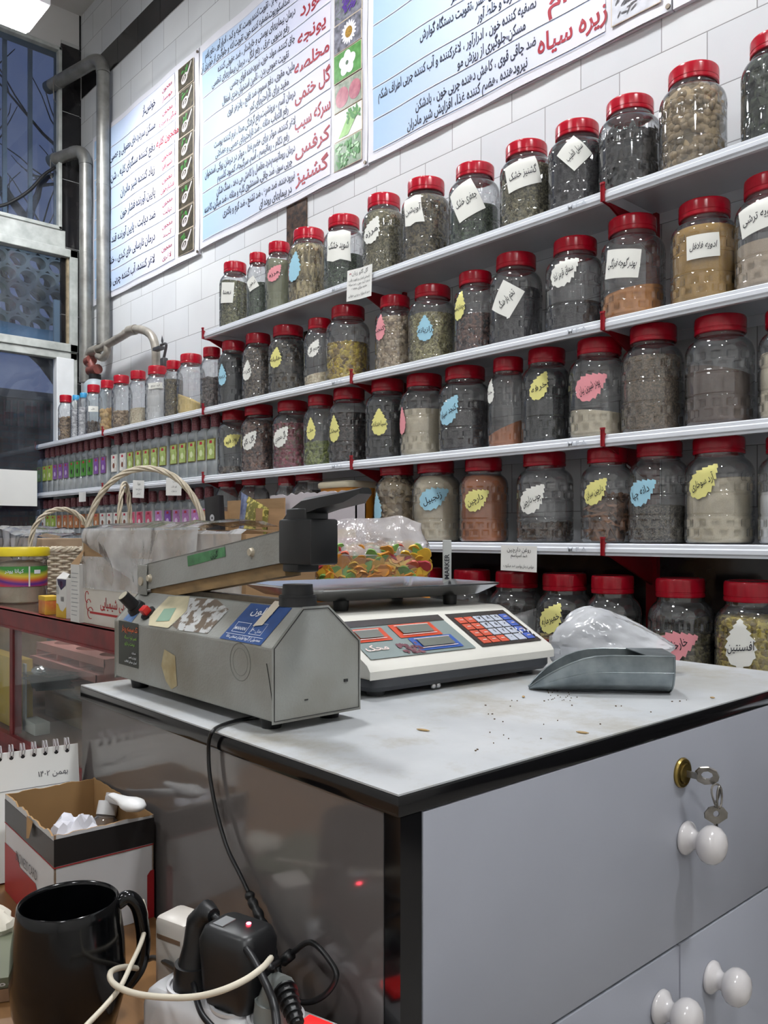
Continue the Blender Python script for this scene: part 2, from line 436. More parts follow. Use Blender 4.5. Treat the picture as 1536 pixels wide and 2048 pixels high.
# lower shop window with bright white stile
b = frame_rect(ya, yR, .25, zm0-.012, .045, .06)
b.span((FX-.02, fy(108), .25), (FX+.045, fy(143), zm0-.05), 1, bev=.004)
w3 = struct('window_3', b, [M_frame, M_frame2])
MB().span((FX-.012, ya+.03, .28), (FX-.008, fy(110), zm0-.04)).build('pane', M_glass, w3)
struct('trim_7', MB().span((FX-.1, -1.2, 0), (FX, WY, .25)), M_blackstone)
struct('trim_8', MB().span((FX-.1, -1.2, .25), (FX, ya, CEIL)), M_offwall)
struct('trim_9', MB().span((FX-.1, fy(152), 0), (FX-.012, WY, CEIL)), M_blackstone)
# grille bars outside the upper window
M_bar = mat('white_grille_steel', (150, 155, 158), .5)
gr = thing('window_grille', (FX-.14, 1.0, zs), 'pale steel bar grille outside the top shop window', 'window grille')
for k, px in enumerate((-52, -22, 9, 60, 112)):
    y = on_x(px, 300, FX-.14).y
    MB().span((FX-.15, y-.012, zs-.05), (FX-.13, y+.012, zt+.1)).build('bar', M_bar, gr, local=frame((FX-.14, 1.0, zs)))
b = MB()
for z in (zs-.03, zt+.05): b.span((FX-.155, .4, z-.012), (FX-.125, 2.15, z+.012))
b.build('rail', M_bar, gr, local=frame((FX-.14, 1.0, zs)))

# sheet of white paper on the inside of the glass
M_paper = mat('white_paper', (235, 235, 232), .8, var=.02, scale=5)
p0 = on_x(-40, 940, FX+.06); p1 = on_x(74, 1012, FX+.06)
b = MB(); b.grid(lambda u, v: (FX+.06+.004*math.sin(u*7), p0.y+(p1.y-p0.y)*u, on_x(-40, 936, FX+.06).z*(1-v)+v*on_x(-40, 1010, FX+.06).z-.02*u*0), 8, 6)
o = b.build('paper_sheet', M_paper, smooth=180); tag(o, 'blank white paper sheet fixed on the shop window, at the far left', 'paper')

# ------------------------------------------------------------------ the street outside
M_brick = None
def brick_mat():
    m, n, b = _new('dark_red_brick'); g = n.nodes.new('ShaderNodeNewGeometry'); s = n.nodes.new('ShaderNodeSeparateXYZ'); c = n.nodes.new('ShaderNodeCombineXYZ')
    n.links.new(g.outputs['Position'], s.inputs[0]); n.links.new(s.outputs['Y'], c.inputs[0]); n.links.new(s.outputs['Z'], c.inputs[1])
    br = n.nodes.new('ShaderNodeTexBrick'); br.inputs['Scale'].default_value = 1; br.inputs['Brick Width'].default_value = .24; br.inputs['Row Height'].default_value = .09; br.inputs['Mortar Size'].default_value = .012
    br.inputs['Color1'].default_value = C(92, 52, 50); br.inputs['Color2'].default_value = C(66, 42, 44); br.inputs['Mortar'].default_value = C(60, 56, 60)
    n.links.new(c.outputs[0], br.inputs['Vector']); n.links.new(br.outputs['Color'], b.inputs['Base Color']); b.inputs['Roughness'].default_value = .9
    return m
M_brick = brick_mat()
M_asph = mat('asphalt', (50, 50, 54), .9, var=.2, scale=3)
tag(MB().span((-26, -12, -.12), (FX-.12, 16, -.1)).build('floor_outside', M_asph, smooth=0), kind='structure')
bz = on_x(60, 800, -13).z
bl = thing('brick_building', (-13.6, 4.6, 0), 'dark brick building across the street seen through the shop window', 'building')
LF = frame((-13.6, 4.6, 0))
MB().span((-14.6, -2, 0), (-13, 14, bz)).build('wall', M_brick, bl, local=LF, smooth=0)
b = MB()
for k in range(26): b.span((-12.97, 3.4+k*.1, on_x(60, 855, -13).z), (-12.95, 3.43+k*.1, on_x(60, 805, -13).z))
b.build('red_slatted_shutter', mat('red_shutter', (110, 40, 44), .5), bl, local=LF)
b = MB(); b.span((-13.3, -2, bz), (-12.9, 14, bz+.12)); b.build('cornice', mat('grey_cornice', (80, 78, 84), .8), bl, local=LF)
# bare street tree
M_bark = mat('dark_bark', (42, 38, 42), .9, var=.3, scale=20)
def tree(base, px, seed, X, label):
    random.seed(seed); t = thing('street_tree', base, label, 'tree')
    b = MB(); 
    def br(p, d, L, r, n):
        pts = [p]; q = p.copy(); dd = d.copy(); k = 5
        for i in range(k):
            dd = (dd+Vector((rnd(-.2, .2), rnd(-.25, .25), rnd(-.1, .2)))).normalized(); q = q+dd*(L/k); pts.append(q.copy())
        b.tube(pts, r, 6, rad=[r*(1-.55*i/k) for i in range(k+1)])
        if n > 0:
            for i in range(3 if n > 1 else 4):
                s = pts[random.randint(2, k)]
                br(s, (dd+Vector((rnd(-.6, .6), rnd(-1, 1), rnd(-.2, .8)))).normalized(), L*rnd(.5, .8), r*.45, n-1)
    br(Vector((0, 0, 0)), Vector((0, .03, 1)), 2.6, .16, 0)
    p = Vector(b.v[-4]); p = Vector((b.v[-3].x, b.v[-3].y, 2.55))
    b.build('trunk', M_bark, t)
    b = MB()
    for a in (-.9, -.35, .3, .8): br(p+Vector((0, 0, rnd(-.4, 0))), Vector((rnd(-.3, .3), a, .8)).normalized(), rnd(2.0, 2.8), .1, 3)
    b.build('branches', M_bark, t)
p = on_x(82, 1000, -8.5); tree((p.x, p.y, -.1), 82, 5, -8.5, 'bare dark tree on the pavement outside the lower shop window')
p = on_x(-90, 1000, -11.8); tree((p.x, p.y-3.2, -.1), 0, 11, -10.5, 'second bare tree farther across the street, left of the first')
random.seed(7)
# screen of pierced concrete blocks with an awning strip, seen through the middle window
M_block = mat('pale_screen_block', (205, 205, 190), .9, var=.12, scale=6)
X = FX-.55
o = thing('pierced_block_screen', (X, 1.8, on_x(60, 660, X).z), 'pale pierced concrete block screen outside behind the middle window', 'block screen')
LF = frame(o.location)
b = MB(); z0 = on_x(60, 668, X).z; z1 = on_x(60, 495, X).z; pit = .128; rw = .104
ny = 7; nz_ = int((z1-z0)/rw)+1; yA = on_x(-10, 600, X).y
for j in range(nz_):
    zc_ = z0+rw*(j+.5)
    for i in range(-1, ny):
        yc = yA+pit*(i+(.5 if j % 2 else 0))
        ring = []; N = 20
        outer = []
        for k in range(N):
            a = 2*PI*k/N; rx, rz = .054, .042
            ring.append((yc+rx*math.cos(a), zc_+rz*math.sin(a)))
            m_ = max(abs(math.cos(a)), abs(math.sin(a))); outer.append((yc+pit/2*math.cos(a)/m_, zc_+rw/2*math.sin(a)/m_))
        vs = [(X-.05, y, z) for y, z in outer]+[(X-.05, y, z) for y, z in ring]+[(X+.05, y, z) for y, z in ring]+[(X+.05, y, z) for y, z in outer]
        fs = []
        for k in range(N):
            l = (k+1) % N
            for a_ in range(3): fs.append((a_*N+k, a_*N+l, (a_+1)*N+l, (a_+1)*N+k))
        b.add(vs, fs)
b.build('blocks', M_block, o, local=LF)
aw = MB(); za = on_x(60, 652, X+.1).z; zb = on_x(60, 690, X+.1).z
aw.grid(lambda u, v: (X+.1+.05*v+.006*math.sin(u*18), yA-.2+u*.82, za+(zb-za)*v+.008*math.sin(u*9)), 24, 4)
tag(aw.build('blue_awning', mat('sky_blue_cloth', (92, 150, 178), .8, var=.15, scale=6), smooth=180), 'light blue awning cloth outside below the pierced block screen', 'awning')

# ------------------------------------------------------------------ lamps
M_led = emitter('lamp_diffuser_glow', (255, 252, 248), 1.0)
M_lampbody = mat('white_lamp_housing', (225, 225, 225), .4)
for i, (lx, ly, lz) in enumerate(LAMPS):
    names = ['square hanging ceiling lamp glowing white near the street front', 'hanging ceiling lamp above the herb shelves', 'hanging ceiling lamp above the cabinet', 'hanging ceiling lamp over the left of the shop', 'hanging ceiling lamp over the back of the shop']
    t = thing('ceiling_lamp', (lx, ly, lz), names[i], 'lamp')
    MB().box((0, 0, .035), (.30, .30, .05), bev=.012).build('housing', M_lampbody, t)
    m = bpy.data.materials.new('lamp_glow'); m.use_nodes = True
    e = m.node_tree.nodes['Principled BSDF']; e.inputs['Emission Color'].default_value = (.97, .985, 1, 1)
    e.inputs['Emission Strength'].default_value = LAMP_POWER[i]*2.2
    MB().box((0, 0, .002), (.26, .26, .012), bev=.004).build('diffuser', m, t)
    MB().cyl((0, 0, .06), (0, 0, CEIL-lz), .008, 8).build('rod', M_lampbody, t)

# ================================================================== wall shelves
M_shelf = mat('white_enamel_shelf', (226, 230, 238), .22, var=.03, scale=4)
M_red = mat('dark_red_enamel', (150, 10, 28), .3, var=.1, scale=10)
BX = [SY*r for r in (-2.831, -2.297, -1.7347, -1.1907, -.6484)]      # bay joints from the street front
for i in range(2): BX.append(BX[-1]+1.0)
ST = [rowz(y, x, SY) for y, x in ((384, 1196), (637, 1208), (869, 1208), (1087, 1208))]
ST.append(ST[3]-.385)
LIP = .031
TH = ['top shelf', 'second shelf', 'third shelf', 'fourth shelf', 'lowest shelf']
def shelf_mb(x0, x1, z):
    # folded sheet: deck, rolled front lip with two ridges
    prof = [(WY-.012, z), (SY+.004, z), (SY, z-.003), (SY, z-.010), (SY-.0035, z-.013), (SY-.0035, z-.022), (SY, z-.026), (SY, z-LIP), (SY+.012, z-LIP), (SY+.012, z-LIP+.002), (SY+.003, z-LIP+.004), (SY+.003, z-.004), (SY+.01, z-.002), (WY-.012, z-.002)]
    n = len(prof); vs = [(x0, p[0], p[1]) for p in prof]+[(x1, p[0], p[1]) for p in prof]
    fs = [(i, (i+1) % n, n+(i+1) % n, n+i) for i in range(n)]
    b = MB(); b.add(vs, fs)
    for a in (x0, x1-.001): b.span((a, SY+.01, z-.028), (a+.001, WY-.012, z-.001))
    b.span((x0, WY-.014, z-.03), (x1, WY-.012, z))
    return b
bayname = ['first bay from the street', 'second bay', 'third bay', 'fourth bay', 'fifth bay', 'sixth bay']
shelf_obj = {}
for s in range(5):
    for k in range(len(BX)-1):
        if s == 0 and k < 2: continue
        if k == 5: continue
        x0, x1 = BX[k]+.004, BX[k+1]-.004
        nm = bayname[k]
        o = shelf_mb(0, x1-x0, 0).build('shelf_board', M_shelf, loc=None, smooth=30) if False else None
        b = shelf_mb(x0, x1, ST[s]); o = b.build('shelf_board', M_shelf, smooth=30, local=frame((x0, SY, ST[s]))); o.location = (x0, SY, ST[s])
        tag(o, 'white metal shelf board of the %s, %s' % (TH[s], nm), 'shelf', 'white shelf boards on the tiled wall')
        shelf_obj[(s, k)] = o
        if k in (2, 3) :
            tv, tf = text('M.F.A', .016, .012)
            e = MB(); e.add([(x1-x0-.075+a*1.6, -.0052, -.0175+c) for a, c in tv], tf); e.build('embossed_lettering', mat('enamel_relief', (200, 206, 216), .3), o)
# brackets: red side plates with front hooks
for s in range(5):
    for k in range(len(BX)-1):
        if s == 0 and k < 2: continue
        x = BX[k]; z = ST[s]
        b = MB()
        for sd in (-.0025, .0025):
            poly = [(SY-.002, z+.004), (SY-.006, z-LIP), (SY+.03, z-LIP-.004), (WY-.03, z-.115), (WY-.012, z-.115), (WY-.012, z-.002), (SY+.02, z-.004)]
            n = len(poly); xx = x+sd
            b.add([(xx-.001, p[0], p[1]) for p in poly]+[(xx+.001, p[0], p[1]) for p in poly], [tuple(range(n)), tuple(range(n, 2*n))[::-1]]+[(i, (i+1) % n, n+(i+1) % n, n+i) for i in range(n)])
            b.span((xx-.003, SY-.008, z-LIP), (xx+.0005 if sd < 0 else xx+.003, SY-.004, z+.014))
            b.cyl((xx, SY-.006, z+.012), (xx, SY-.006, z+.017), .005, 8)
        o = b.build('shelf_bracket', M_red, smooth=30, local=frame((x, SY, z))); o.location = (x, SY, z)
        tag(o, 'red steel bracket under the %s, left end of the %s' % (TH[s], bayname[k]), 'shelf bracket', 'red shelf brackets')
for k in range(len(BX)-1):
    b = MB(); x = BX[k]; top = (ST[0] if k >= 2 else ST[1])
    b.span((x-.016, WY-.03, .02), (x+.016, WY-.012, top+.02))
    o = b.build('shelf_upright', M_red, smooth=0, local=frame((x, WY-.02, .02))); o.location = (x, WY-.02, .02)
    tag(o, 'red steel wall upright at the left end of the %s' % bayname[k], 'shelf upright', 'red shelf uprights')
# ================================================================== printed herb posters
def poster_mat():
    m, n, b = _new('poster_print')
    tcn = n.nodes.new('ShaderNodeTexCoord'); s = n.nodes.new('ShaderNodeSeparateXYZ'); n.links.new(tcn.outputs['Object'], s.inputs[0])
    mr = n.nodes.new('ShaderNodeMapRange'); mr.inputs['From Max'].default_value = 1.27; n.links.new(s.outputs['X'], mr.inputs['Value'])
    rp = n.nodes.new('ShaderNodeValToRGB'); e = rp.color_ramp.elements; e[0].color = C(164, 192, 222); e[0].position = .03; e[1].color = C(220, 216, 234); e[1].position = .8
    e.new(.4).color = C(196, 208, 232)
    n.links.new(mr.outputs[0], rp.inputs[0]); n.links.new(rp.outputs[0], b.inputs['Base Color']); b.inputs['Roughness'].default_value = .55; b.inputs['Specular IOR Level'].default_value = .3
    return m
M_poster = poster_mat()
M_pwhite = mat('poster_white', (214, 214, 222), .55, var=.02)
M_ink = mat('navy_black_ink', (22, 26, 48), .6); M_redink = mat('crimson_ink', (158, 24, 44), .6)
M_line = mat('poster_rule_line', (150, 165, 195), .6); M_linew = mat('poster_rule_white', (240, 240, 248), .6)
P_Y = WY-.018
def poster(px0, px1, zbot, ztop, rows, pitch, title, ulabel, pic, umax=None, u_left=.03, offs=.03, names_u=.92, body_u=.42, body_w=.74, nsz=.075):
    x0 = on_y(px0, 500, P_Y).x; x1 = on_y(px1, 500, P_Y).x; W = x1-x0
    t = thing('herb_poster', (x0, P_Y, zbot), ulabel, 'poster')
    LF = frame(t.location)
    # sheet with slight waves, white margins
    b = MB(); H = ztop-zbot
    b.grid(lambda u, v: (W*u, .003+.0025*math.sin(u*19+px0)+.002*math.sin(v*13+u*5), H*v), 40, 24, 0)
    b.span((.0, .008, 0), (W, .017, H), 0)
    b.build('sheet', M_pwhite, t, smooth=60)
    wv = lambda u, v: -.0012+.003+.0025*math.sin(u*19+px0)+.002*math.sin(v*13+u*5)-.001
    b = MB(); pw = 1.045 if W > 1.1 else W-.03
    def band(z0, z1, mi, xa=u_left, xb=None, d=0):
        xb = xb or pw
        b.grid(lambda u, v: (xa+(xb-xa)*u, wv((xa+(xb-xa)*u)/W, (z0+(z1-z0)*v)/H)-d, z0+(z1-z0)*v), 30, 1 if z1-z0 < .01 else 6, mi)
    for r in range(len(rows)):
        za = offs+pitch*r; band(za+.003, za+pitch-.003, 0)
        band(za-.0018, za+.0002, 1, d=.0004)
        band(za+.0035, za+.006, 2, d=.0004)
    band(offs+pitch*len(rows)-.002, offs+pitch*len(rows), 1, d=.0004)
    b.build('blue_row_panel', [M_poster, M_line, M_linew], t, smooth=60)
    def put(mb, s, u, z, size, w, width=None, al='C', mi=0):
        V, Fc = text(s, size, w, width, al)
        mb.add([(u+a, wv((u+a)/W, (z+c)/H)-.0012, z+c) for a, c in V], Fc, mi)
    for r, (nm, l1, l2) in enumerate(rows):
        zc_ = offs+pitch*(r+.5); bi = MB(); br_ = MB()
        if isinstance(nm, tuple):
            put(br_, nm[0], names_u, zc_+pitch*.2, nsz*.62, .008, .19); put(br_, nm[1], names_u, zc_-pitch*.2, nsz*.62, .008, .2)
        elif nm: put(br_, nm, names_u, zc_, nsz, .02, .25)
        if l1 and l2:
            wd = max(.3, min(body_w, .0128*len(l1))); put(bi, l1, .8-wd/2-.0, zc_+pitch*.2, .047, .018, wd)
            wd = max(.2, min(body_w, .0128*len(l2))); put(bi, l2, .79-wd/2-rnd(0, .04), zc_-pitch*.24, .047, .018, wd)
        elif l1:
            wd = max(.12, min(.8, .0205*len(l1))); put(bi, l1, .82-wd/2, zc_, .062, .016, wd)
        if bi.v: bi.build('row_lettering', M_ink, t, smooth=0, label='dark blue lettering')
        if br_.v: br_.build('herb_name_lettering', M_redink, t, smooth=0, label='crimson lettering')
    # picture squares at the right
    if W > 1.1:
        for r in range(len(rows)):
            za = offs+pitch*r+.004; hh = pitch-.008; ua = 1.07 if pic != 'spoon' else 1.085; ub = min(W-.03, ua+.165) if pic != 'spoon' else 1.235
            picture(t, ua, ub, za, za+hh, (pic if isinstance(pic, str) else pic[r]), W, H, wv)
    b = MB()
    for u, z in ((W-.008, .012), (W-.008, H-.02)): b.cyl((u, -.004, z), (u, .001, z), .007, 10)
    b.build('eyelet', mat('steel_eyelet', (120, 110, 100), .4, .8), t)
    return t
def picture(t, ua, ub, za, zb, kind, W, H, wv):
    bg = {'daisy': ((60, 62, 66), (150, 150, 165)), 'white': ((70, 130, 60), (100, 160, 90)), 'plum': ((110, 130, 110), (170, 170, 160)), 'celery': ((228, 232, 226), (215, 222, 212)),
          'leaf': ((40, 90, 40), (90, 120, 80)), 'purple': ((150, 150, 165), (90, 90, 100)), 'seed': ((216, 218, 226), (190, 192, 200)), 'spoon': ((34, 32, 26), (88, 80, 62))}[kind]
    m = mat('picture_ground_'+kind, bg[0], .35, col2=bg[1], scale=45, detail=5)
    b = MB(); cx, cz = (ua+ub)/2, (za+zb)/2; d = wv(cx/W, cz/H)-.0035
    b.span((ua-.003, d+.0005, za-.002), (ub+.003, d+.003, zb+.002), 1); b.span((ua, d, za), (ub, d+.001, zb), 0)
    mats = [m, mat('picture_border_cream', (214, 200, 180), .5)]
    def poly(pts, mi, dd): b.add([(cx+x, d-dd, cz+z) for x, z in pts], [tuple(range(len(pts)))], mi)
    def ell(x, z, rx, rz, a, mi, dd, n=14):
        poly([(x+rx*math.cos(q)*math.cos(a)-rz*math.sin(q)*math.sin(a), z+rx*math.cos(q)*math.sin(a)+rz*math.sin(q)*math.cos(a)) for q in [2*PI*i/n for i in range(n)]], mi, dd)
    hw, hz = (ub-ua)/2, (zb-za)/2
    if kind == 'daisy':
        mats += [mat('petal_white', (232, 232, 242), .5), mat('daisy_gold', (172, 130, 40), .6, var=.3, scale=200)]
        for i in range(17):
            a = 2*PI*i/17; L = min(.05, hz*.62); ell(.01+L*.75*math.cos(a), L*.75*math.sin(a), L*.62, .0065, a, 2, .0006+.0001*(i % 3))
        ell(.01, 0, .022, .022, 0, 3, .0012)
    elif kind == 'white':
        mats += [mat('petal_white', (232, 232, 242), .5), mat('flower_throat', (90, 110, 90), .6)]
        for i in range(5):
            a = 2*PI*i/5+.3; ell(.0+.026*math.cos(a), .0+.024*math.sin(a), .026, .022, a, 2, .0006+.0001*i)
        ell(0, 0, .009, .009, 0, 3, .0014)
    elif kind == 'plum':
        mats += [mat('plum_red', (150, 70, 95), .35, col2=(190, 120, 130), scale=30)]
        ell(-.035, -.006, .04, .04, .2, 2, .0006, 20); ell(.043, -.002, .036, .038, 0, 2, .0008, 20)
    elif kind == 'celery':
        mats += [mat('celery_green', (120, 175, 90), .5, col2=(160, 200, 130), scale=50), mat('leaf_print_green', (60, 130, 55), .5)]
        for i in range(8):
            o = -.05+i*.007; poly([(o-.008, -hz*.85), (o+.002, -hz*.9), (o+.062+i*.002, hz*.6), (o+.056+i*.002, hz*.6)], 2, .0006+.0001*i)
        for i in range(26): ell(rnd(.0, hw*.9), rnd(.0, hz*.85), .010, .005, rnd(0, 3), 3, .0016+.00002*i, 7)
    elif kind == 'leaf':
        mats += [mat('leaf_print_green', (70, 140, 66), .5), mat('leaf_print_pale', (170, 205, 165), .5)]
        for i in range(60): ell(rnd(-hw*.85, hw*.85), rnd(-hz*.8, hz*.8), rnd(.008, .015), rnd(.004, .007), rnd(0, 3), 2+(i % 3 == 0), .0004+.00003*i, 7)
    elif kind == 'purple':
        mats += [mat('petal_violet', (92, 60, 150), .5), mat('stem_print_green', (100, 125, 90), .5)]
        for i in range(20): ell(rnd(-hw*.8, hw*.8), rnd(-hz*.8, hz*.8), .022, .0018, rnd(0, 3), 3, .0004+.00003*i, 5)
        for i in range(40): ell(rnd(-.03, .045), rnd(-.028, .034), .009, .005, rnd(0, 3), 2, .0012+.00003*i, 6)
    elif kind == 'seed':
        mats += [mat('seed_print_dark', (70, 66, 70), .5)]
        for i in range(46): ell(rnd(-hw*.85, hw*.85), rnd(-hz*.85, hz*.85), rnd(.009, .014), .0025, rnd(-.2, 1.4), 2, .0004+.00003*i, 7)
        for i in range(30): ell(rnd(-hw*.85, 0), rnd(.2*hz, hz*.85), rnd(.009, .014), .004, rnd(-.2, 1.4), 2, .002+.00003*i, 7)
    elif kind == 'spoon':
        mats += [mat('white_ladle_print', (205, 200, 200), .4), mat('leaf_print_green', (60, 130, 55), .5)]
        ell(-.01, -.012, .034, .024, .5, 2, .0006, 18); ell(-.012, -.010, .022, .013, .5, 0, .001, 16)
        poly([(.012, .0), (.026, -.004), (.064, .046), (.056, .052)], 2, .0008); poly([(-.03, -.03), (-.022, -.034), (.0, -.004), (-.01, .0)], 2, .0012)
        for i in range(7): ell(rnd(-.04, .02), rnd(.015, .045), .010, .005, rnd(0, 3), 3, .0014+.00003*i, 7)
    b.build('picture', mats, t, smooth=0)

zb = ZC+1.415
rows2 = [('گشنیز', 'نیرودهنده، ضد صرع ، ضد تشنج ، ضد کرم و باکتری', 'در بیمایهای روده ای'),
 ('کرفس', 'درمان روماتیسم،درد مفاصل را کاهش می دهد ، سنگ شکن', 'چربی سوز، ضد چاقی، شستشوی کلیه و مثانه ، ضد میگرن، کاهنده'),
 ('سرکه سیب', 'لاغر کننده، موثر برای هضم غذا ، موثر در درمان پوکی استخوان', 'رفع ذکام ، رماتیسم ، آسم، سرگیجه، کمبود کلسیم'),
 ('گل ختمی', 'درمان آسم ، برونشیت،رفع گرفتگی صدا ، نرم کننده پوست', 'رفع التهاب مثانه ، ضد ناراحتیهای عصبی و عضلانی'),
 ('مخلصه', 'ملین، مقوی، دفع سموم، ضد فلنج ، پادزهر قوی', 'مفید برای ناراحتیهای کمر'),
 ('یونجه', 'چاق کننده، مولد خون، نیرودهنده قوای جنسی', 'تقویت عمومی بدن ، تامین استخوان بندی اطفال'),
 ('مورد', 'درمان بیماریهای پوستی و خارشدار ، ضد عفونی کننده', 'رفع بدبویی عرق ، رفع انگل ، درمان بیماریهای تنفسی'),
 ('', 'ضد یرقان،تب بر ، تقویت کننده پوست، کلیه و کبد ، ادرار آور ، دفع بلغم', 'ضداسکوربوت،تصفیه کننده خون، تقویت لثه و جلوگیری از خونریزی آن')]
rows3 = [('زیره سیاه', 'ضد چاقی قوی ، کاهش دهنده چربی خون ، بادشکن', 'نیرودهنده ،هضم کننده غذا، افزایش شیر مادران'),
 ('بادام', 'تصفیه کننده خون ، ادرارآور ، لاغرکننده و آب کننده چربی اطراف شکم', 'مسکن،جلوگیری از ریزش مو'),
 ('', 'تقویت معده واثنی عشر ،تقویت دستگاه گوارش', 'ضد سرفه و خلط آور'),
 ('', 'بادشکن، مقوی معده، قائده آور', 'رفع تنگی نفس، تسکین درد کمر'),
 ('', 'مقوی اعصاب ، ضد کم خونی', 'ضد نفخ ، رفع سرفه'), ('', 'مقوی معده', 'ضد درد'), ('', 'مقوی قلب', 'ضد سرفه'), ('', 'مقوی قلب', 'ضد سرفه')]
rows1 = [(('معجون', 'لاغـری'), 'لاغر کننده، آب کننده چربی زائد', ''), (('معجون', 'کبـد'), 'درمان نارسایی های کبدی ، خنک کننده', ''),
 (('معجون', 'دیابت'), 'ضد دیابت ، پایین آورنده قند خون', ''), (('معجون', 'فشارخون'), 'پایین آورنده فشار خون', ''),
 (('معجون', 'شیرافزا'), 'زیاد کننده شیر مادران', ''), ('معجون کلیه', 'دفع کننده سنگهای کلیه ، شن کلیه', ''),
 (('معجون', 'میگرن و سردرد'), 'مسکن سردردهای معمولی و عصبی', ''), (('معجون', 'خونساز'), 'خونسـاز', '')]
poster(184, 396.5, ZC+1.395, ZC+2.42, rows1, .1205, '', 'leftmost herb poster, behind the steel flue pipes, with small white spoon pictures', 'spoon', names_u=.96, nsz=.055)
poster(398, 733, zb, ZC+2.42, rows2, .1165, '', 'large blue herb poster with daisy, apple and celery pictures at its right', ['leaf', 'celery', 'plum', 'white', 'daisy', 'purple', 'leaf', 'seed'])
poster(735, 1342, zb+.005, ZC+2.45, rows3, .1195, '', 'large blue herb poster above the right jars, with a black seed picture', ['seed']*8, names_u=.93, nsz=.08)
# the fourth poster only shows its lower left corner
x0 = on_y(1345, 20, P_Y).x
t = thing('herb_poster', (x0, P_Y, zb+.005), 'herb poster at the top right corner of the picture, only its pale lower edge showing', 'poster')
b = MB(); b.span((0, .003, 0), (1.27, .017, 1.02)); b.build('sheet', M_pwhite, t)
b = MB(); b.span((.03, .001, .035), (1.045, .003, .99)); b.build('blue_row_panel', M_poster, t)
# ================================================================== herb jars
M_jar = clear('clear_jar_plastic', (246, 247, 248), haze=.055, rough=.035, ior=1.75, refl=1.7, edge=(104, 108, 112))
M_lid = mat('glossy_red_lid', (176, 14, 38), .22, var=.06, scale=12)
M_pen = mat('marker_ink', (18, 20, 30), .6)
LC = {'w': mat('label_white', (232, 232, 226), .8, var=.02), 'y': mat('label_pale_yellow', (226, 220, 140), .8, var=.02),
      'p': mat('label_pink', (228, 150, 158), .8, var=.02), 'b': mat('label_light_blue', (158, 204, 224), .8, var=.02)}
# shared body and lid, unit radius and unit height
BP = [(0, .004), (.78, .0), (.9, .006), (.97, .02), (1, .045), (1, .06), (1, .255), (.985, .262), (.965, .27), (.985, .278), (1, .285), (1, .45), (.985, .457), (.965, .465), (.985, .473), (1, .48), (1, .655),
      (.993, .685), (.965, .72), (.915, .75), (.84, .777), (.765, .795), (.725, .806), (.705, .82), (.705, .87)]
def jar_r(z):
    for i in range(len(BP)-1):
        (r0, a), (r1, c) = BP[i], BP[i+1]
        if a <= z <= c and c > a and i > 1: return r0+(r1-r0)*(z-a)/(c-a)
    return .97
def jar_shell():
    zs = []
    for i in range(len(BP)-1):
        (r0, a), (r1, c) = BP[i], BP[i+1]; k = 1
        if c-a > .1: k = 24
        for j in range(k): zs.append((r0+(r1-r0)*j/k, a+(c-a)*j/k))
    zs.append(BP[-1])
    n = 168; vs = []; fs = []
    def dim(z, th):
        d = 0
        for zc_, ph in ((.105, 0), (.195, .5), (.525, 0), (.615, .5)):
            dz = abs(z-zc_)/.030
            if dz > 1.25: continue
            t = (th/(2*PI)*14+ph) % 1-.5; dt = abs(t)/.27
            m = max(dz, dt)
            d = max(d, max(0, min(1, (1.18-m)/.2)))
        return d*.06
    for r, z in zs:
        for i in range(n):
            th = 2*PI*i/n; q = r-(dim(z, th) if r > .99 else 0)
            vs.append((q*math.cos(th), q*math.sin(th), z))
    for k in range(len(zs)-1):
        for i in range(n):
            j = (i+1) % n; fs.append((k*n+i, k*n+j, (k+1)*n+j, (k+1)*n+i))
    b = MB(); b.add(vs, fs); return b
_o = jar_shell().build('body', M_jar, smooth=180); ME_BODY = _o.data; bpy.data.objects.remove(_o)
def lid_shell():
    n = 96; pr = [(.70, .842), (.745, .842), (.755, .85), (.755, .872), (.742, .876), (.742, .884), (.755, .888), (.755, .965), (.745, .985), (.72, .996), (.69, .999), (.66, .993), (.02, .993)]
    b = MB(); vs = []; fs = []
    for r, z in pr:
        for i in range(n):
            rr = r-(.008 if (i % 6 == 0 and .89 < z < .97) else 0); vs.append((rr*math.cos(2*PI*i/n), rr*math.sin(2*PI*i/n), z))
    for k in range(len(pr)-1):
        for i in range(n): j = (i+1) % n; fs.append((k*n+i, k*n+j, (k+1)*n+j, (k+1)*n+i))
    b.add(vs, fs)
    b.add([(.70*math.cos(2*PI*i/n), .70*math.sin(2*PI*i/n), .872) for i in range(n)], [tuple(range(n))[::-1]])
    b.lathe([(.70, .842), (.70, .872)], n)
    return b
_o = lid_shell().build('lid', M_lid, smooth=40); ME_LID = _o.data; bpy.data.objects.remove(_o)

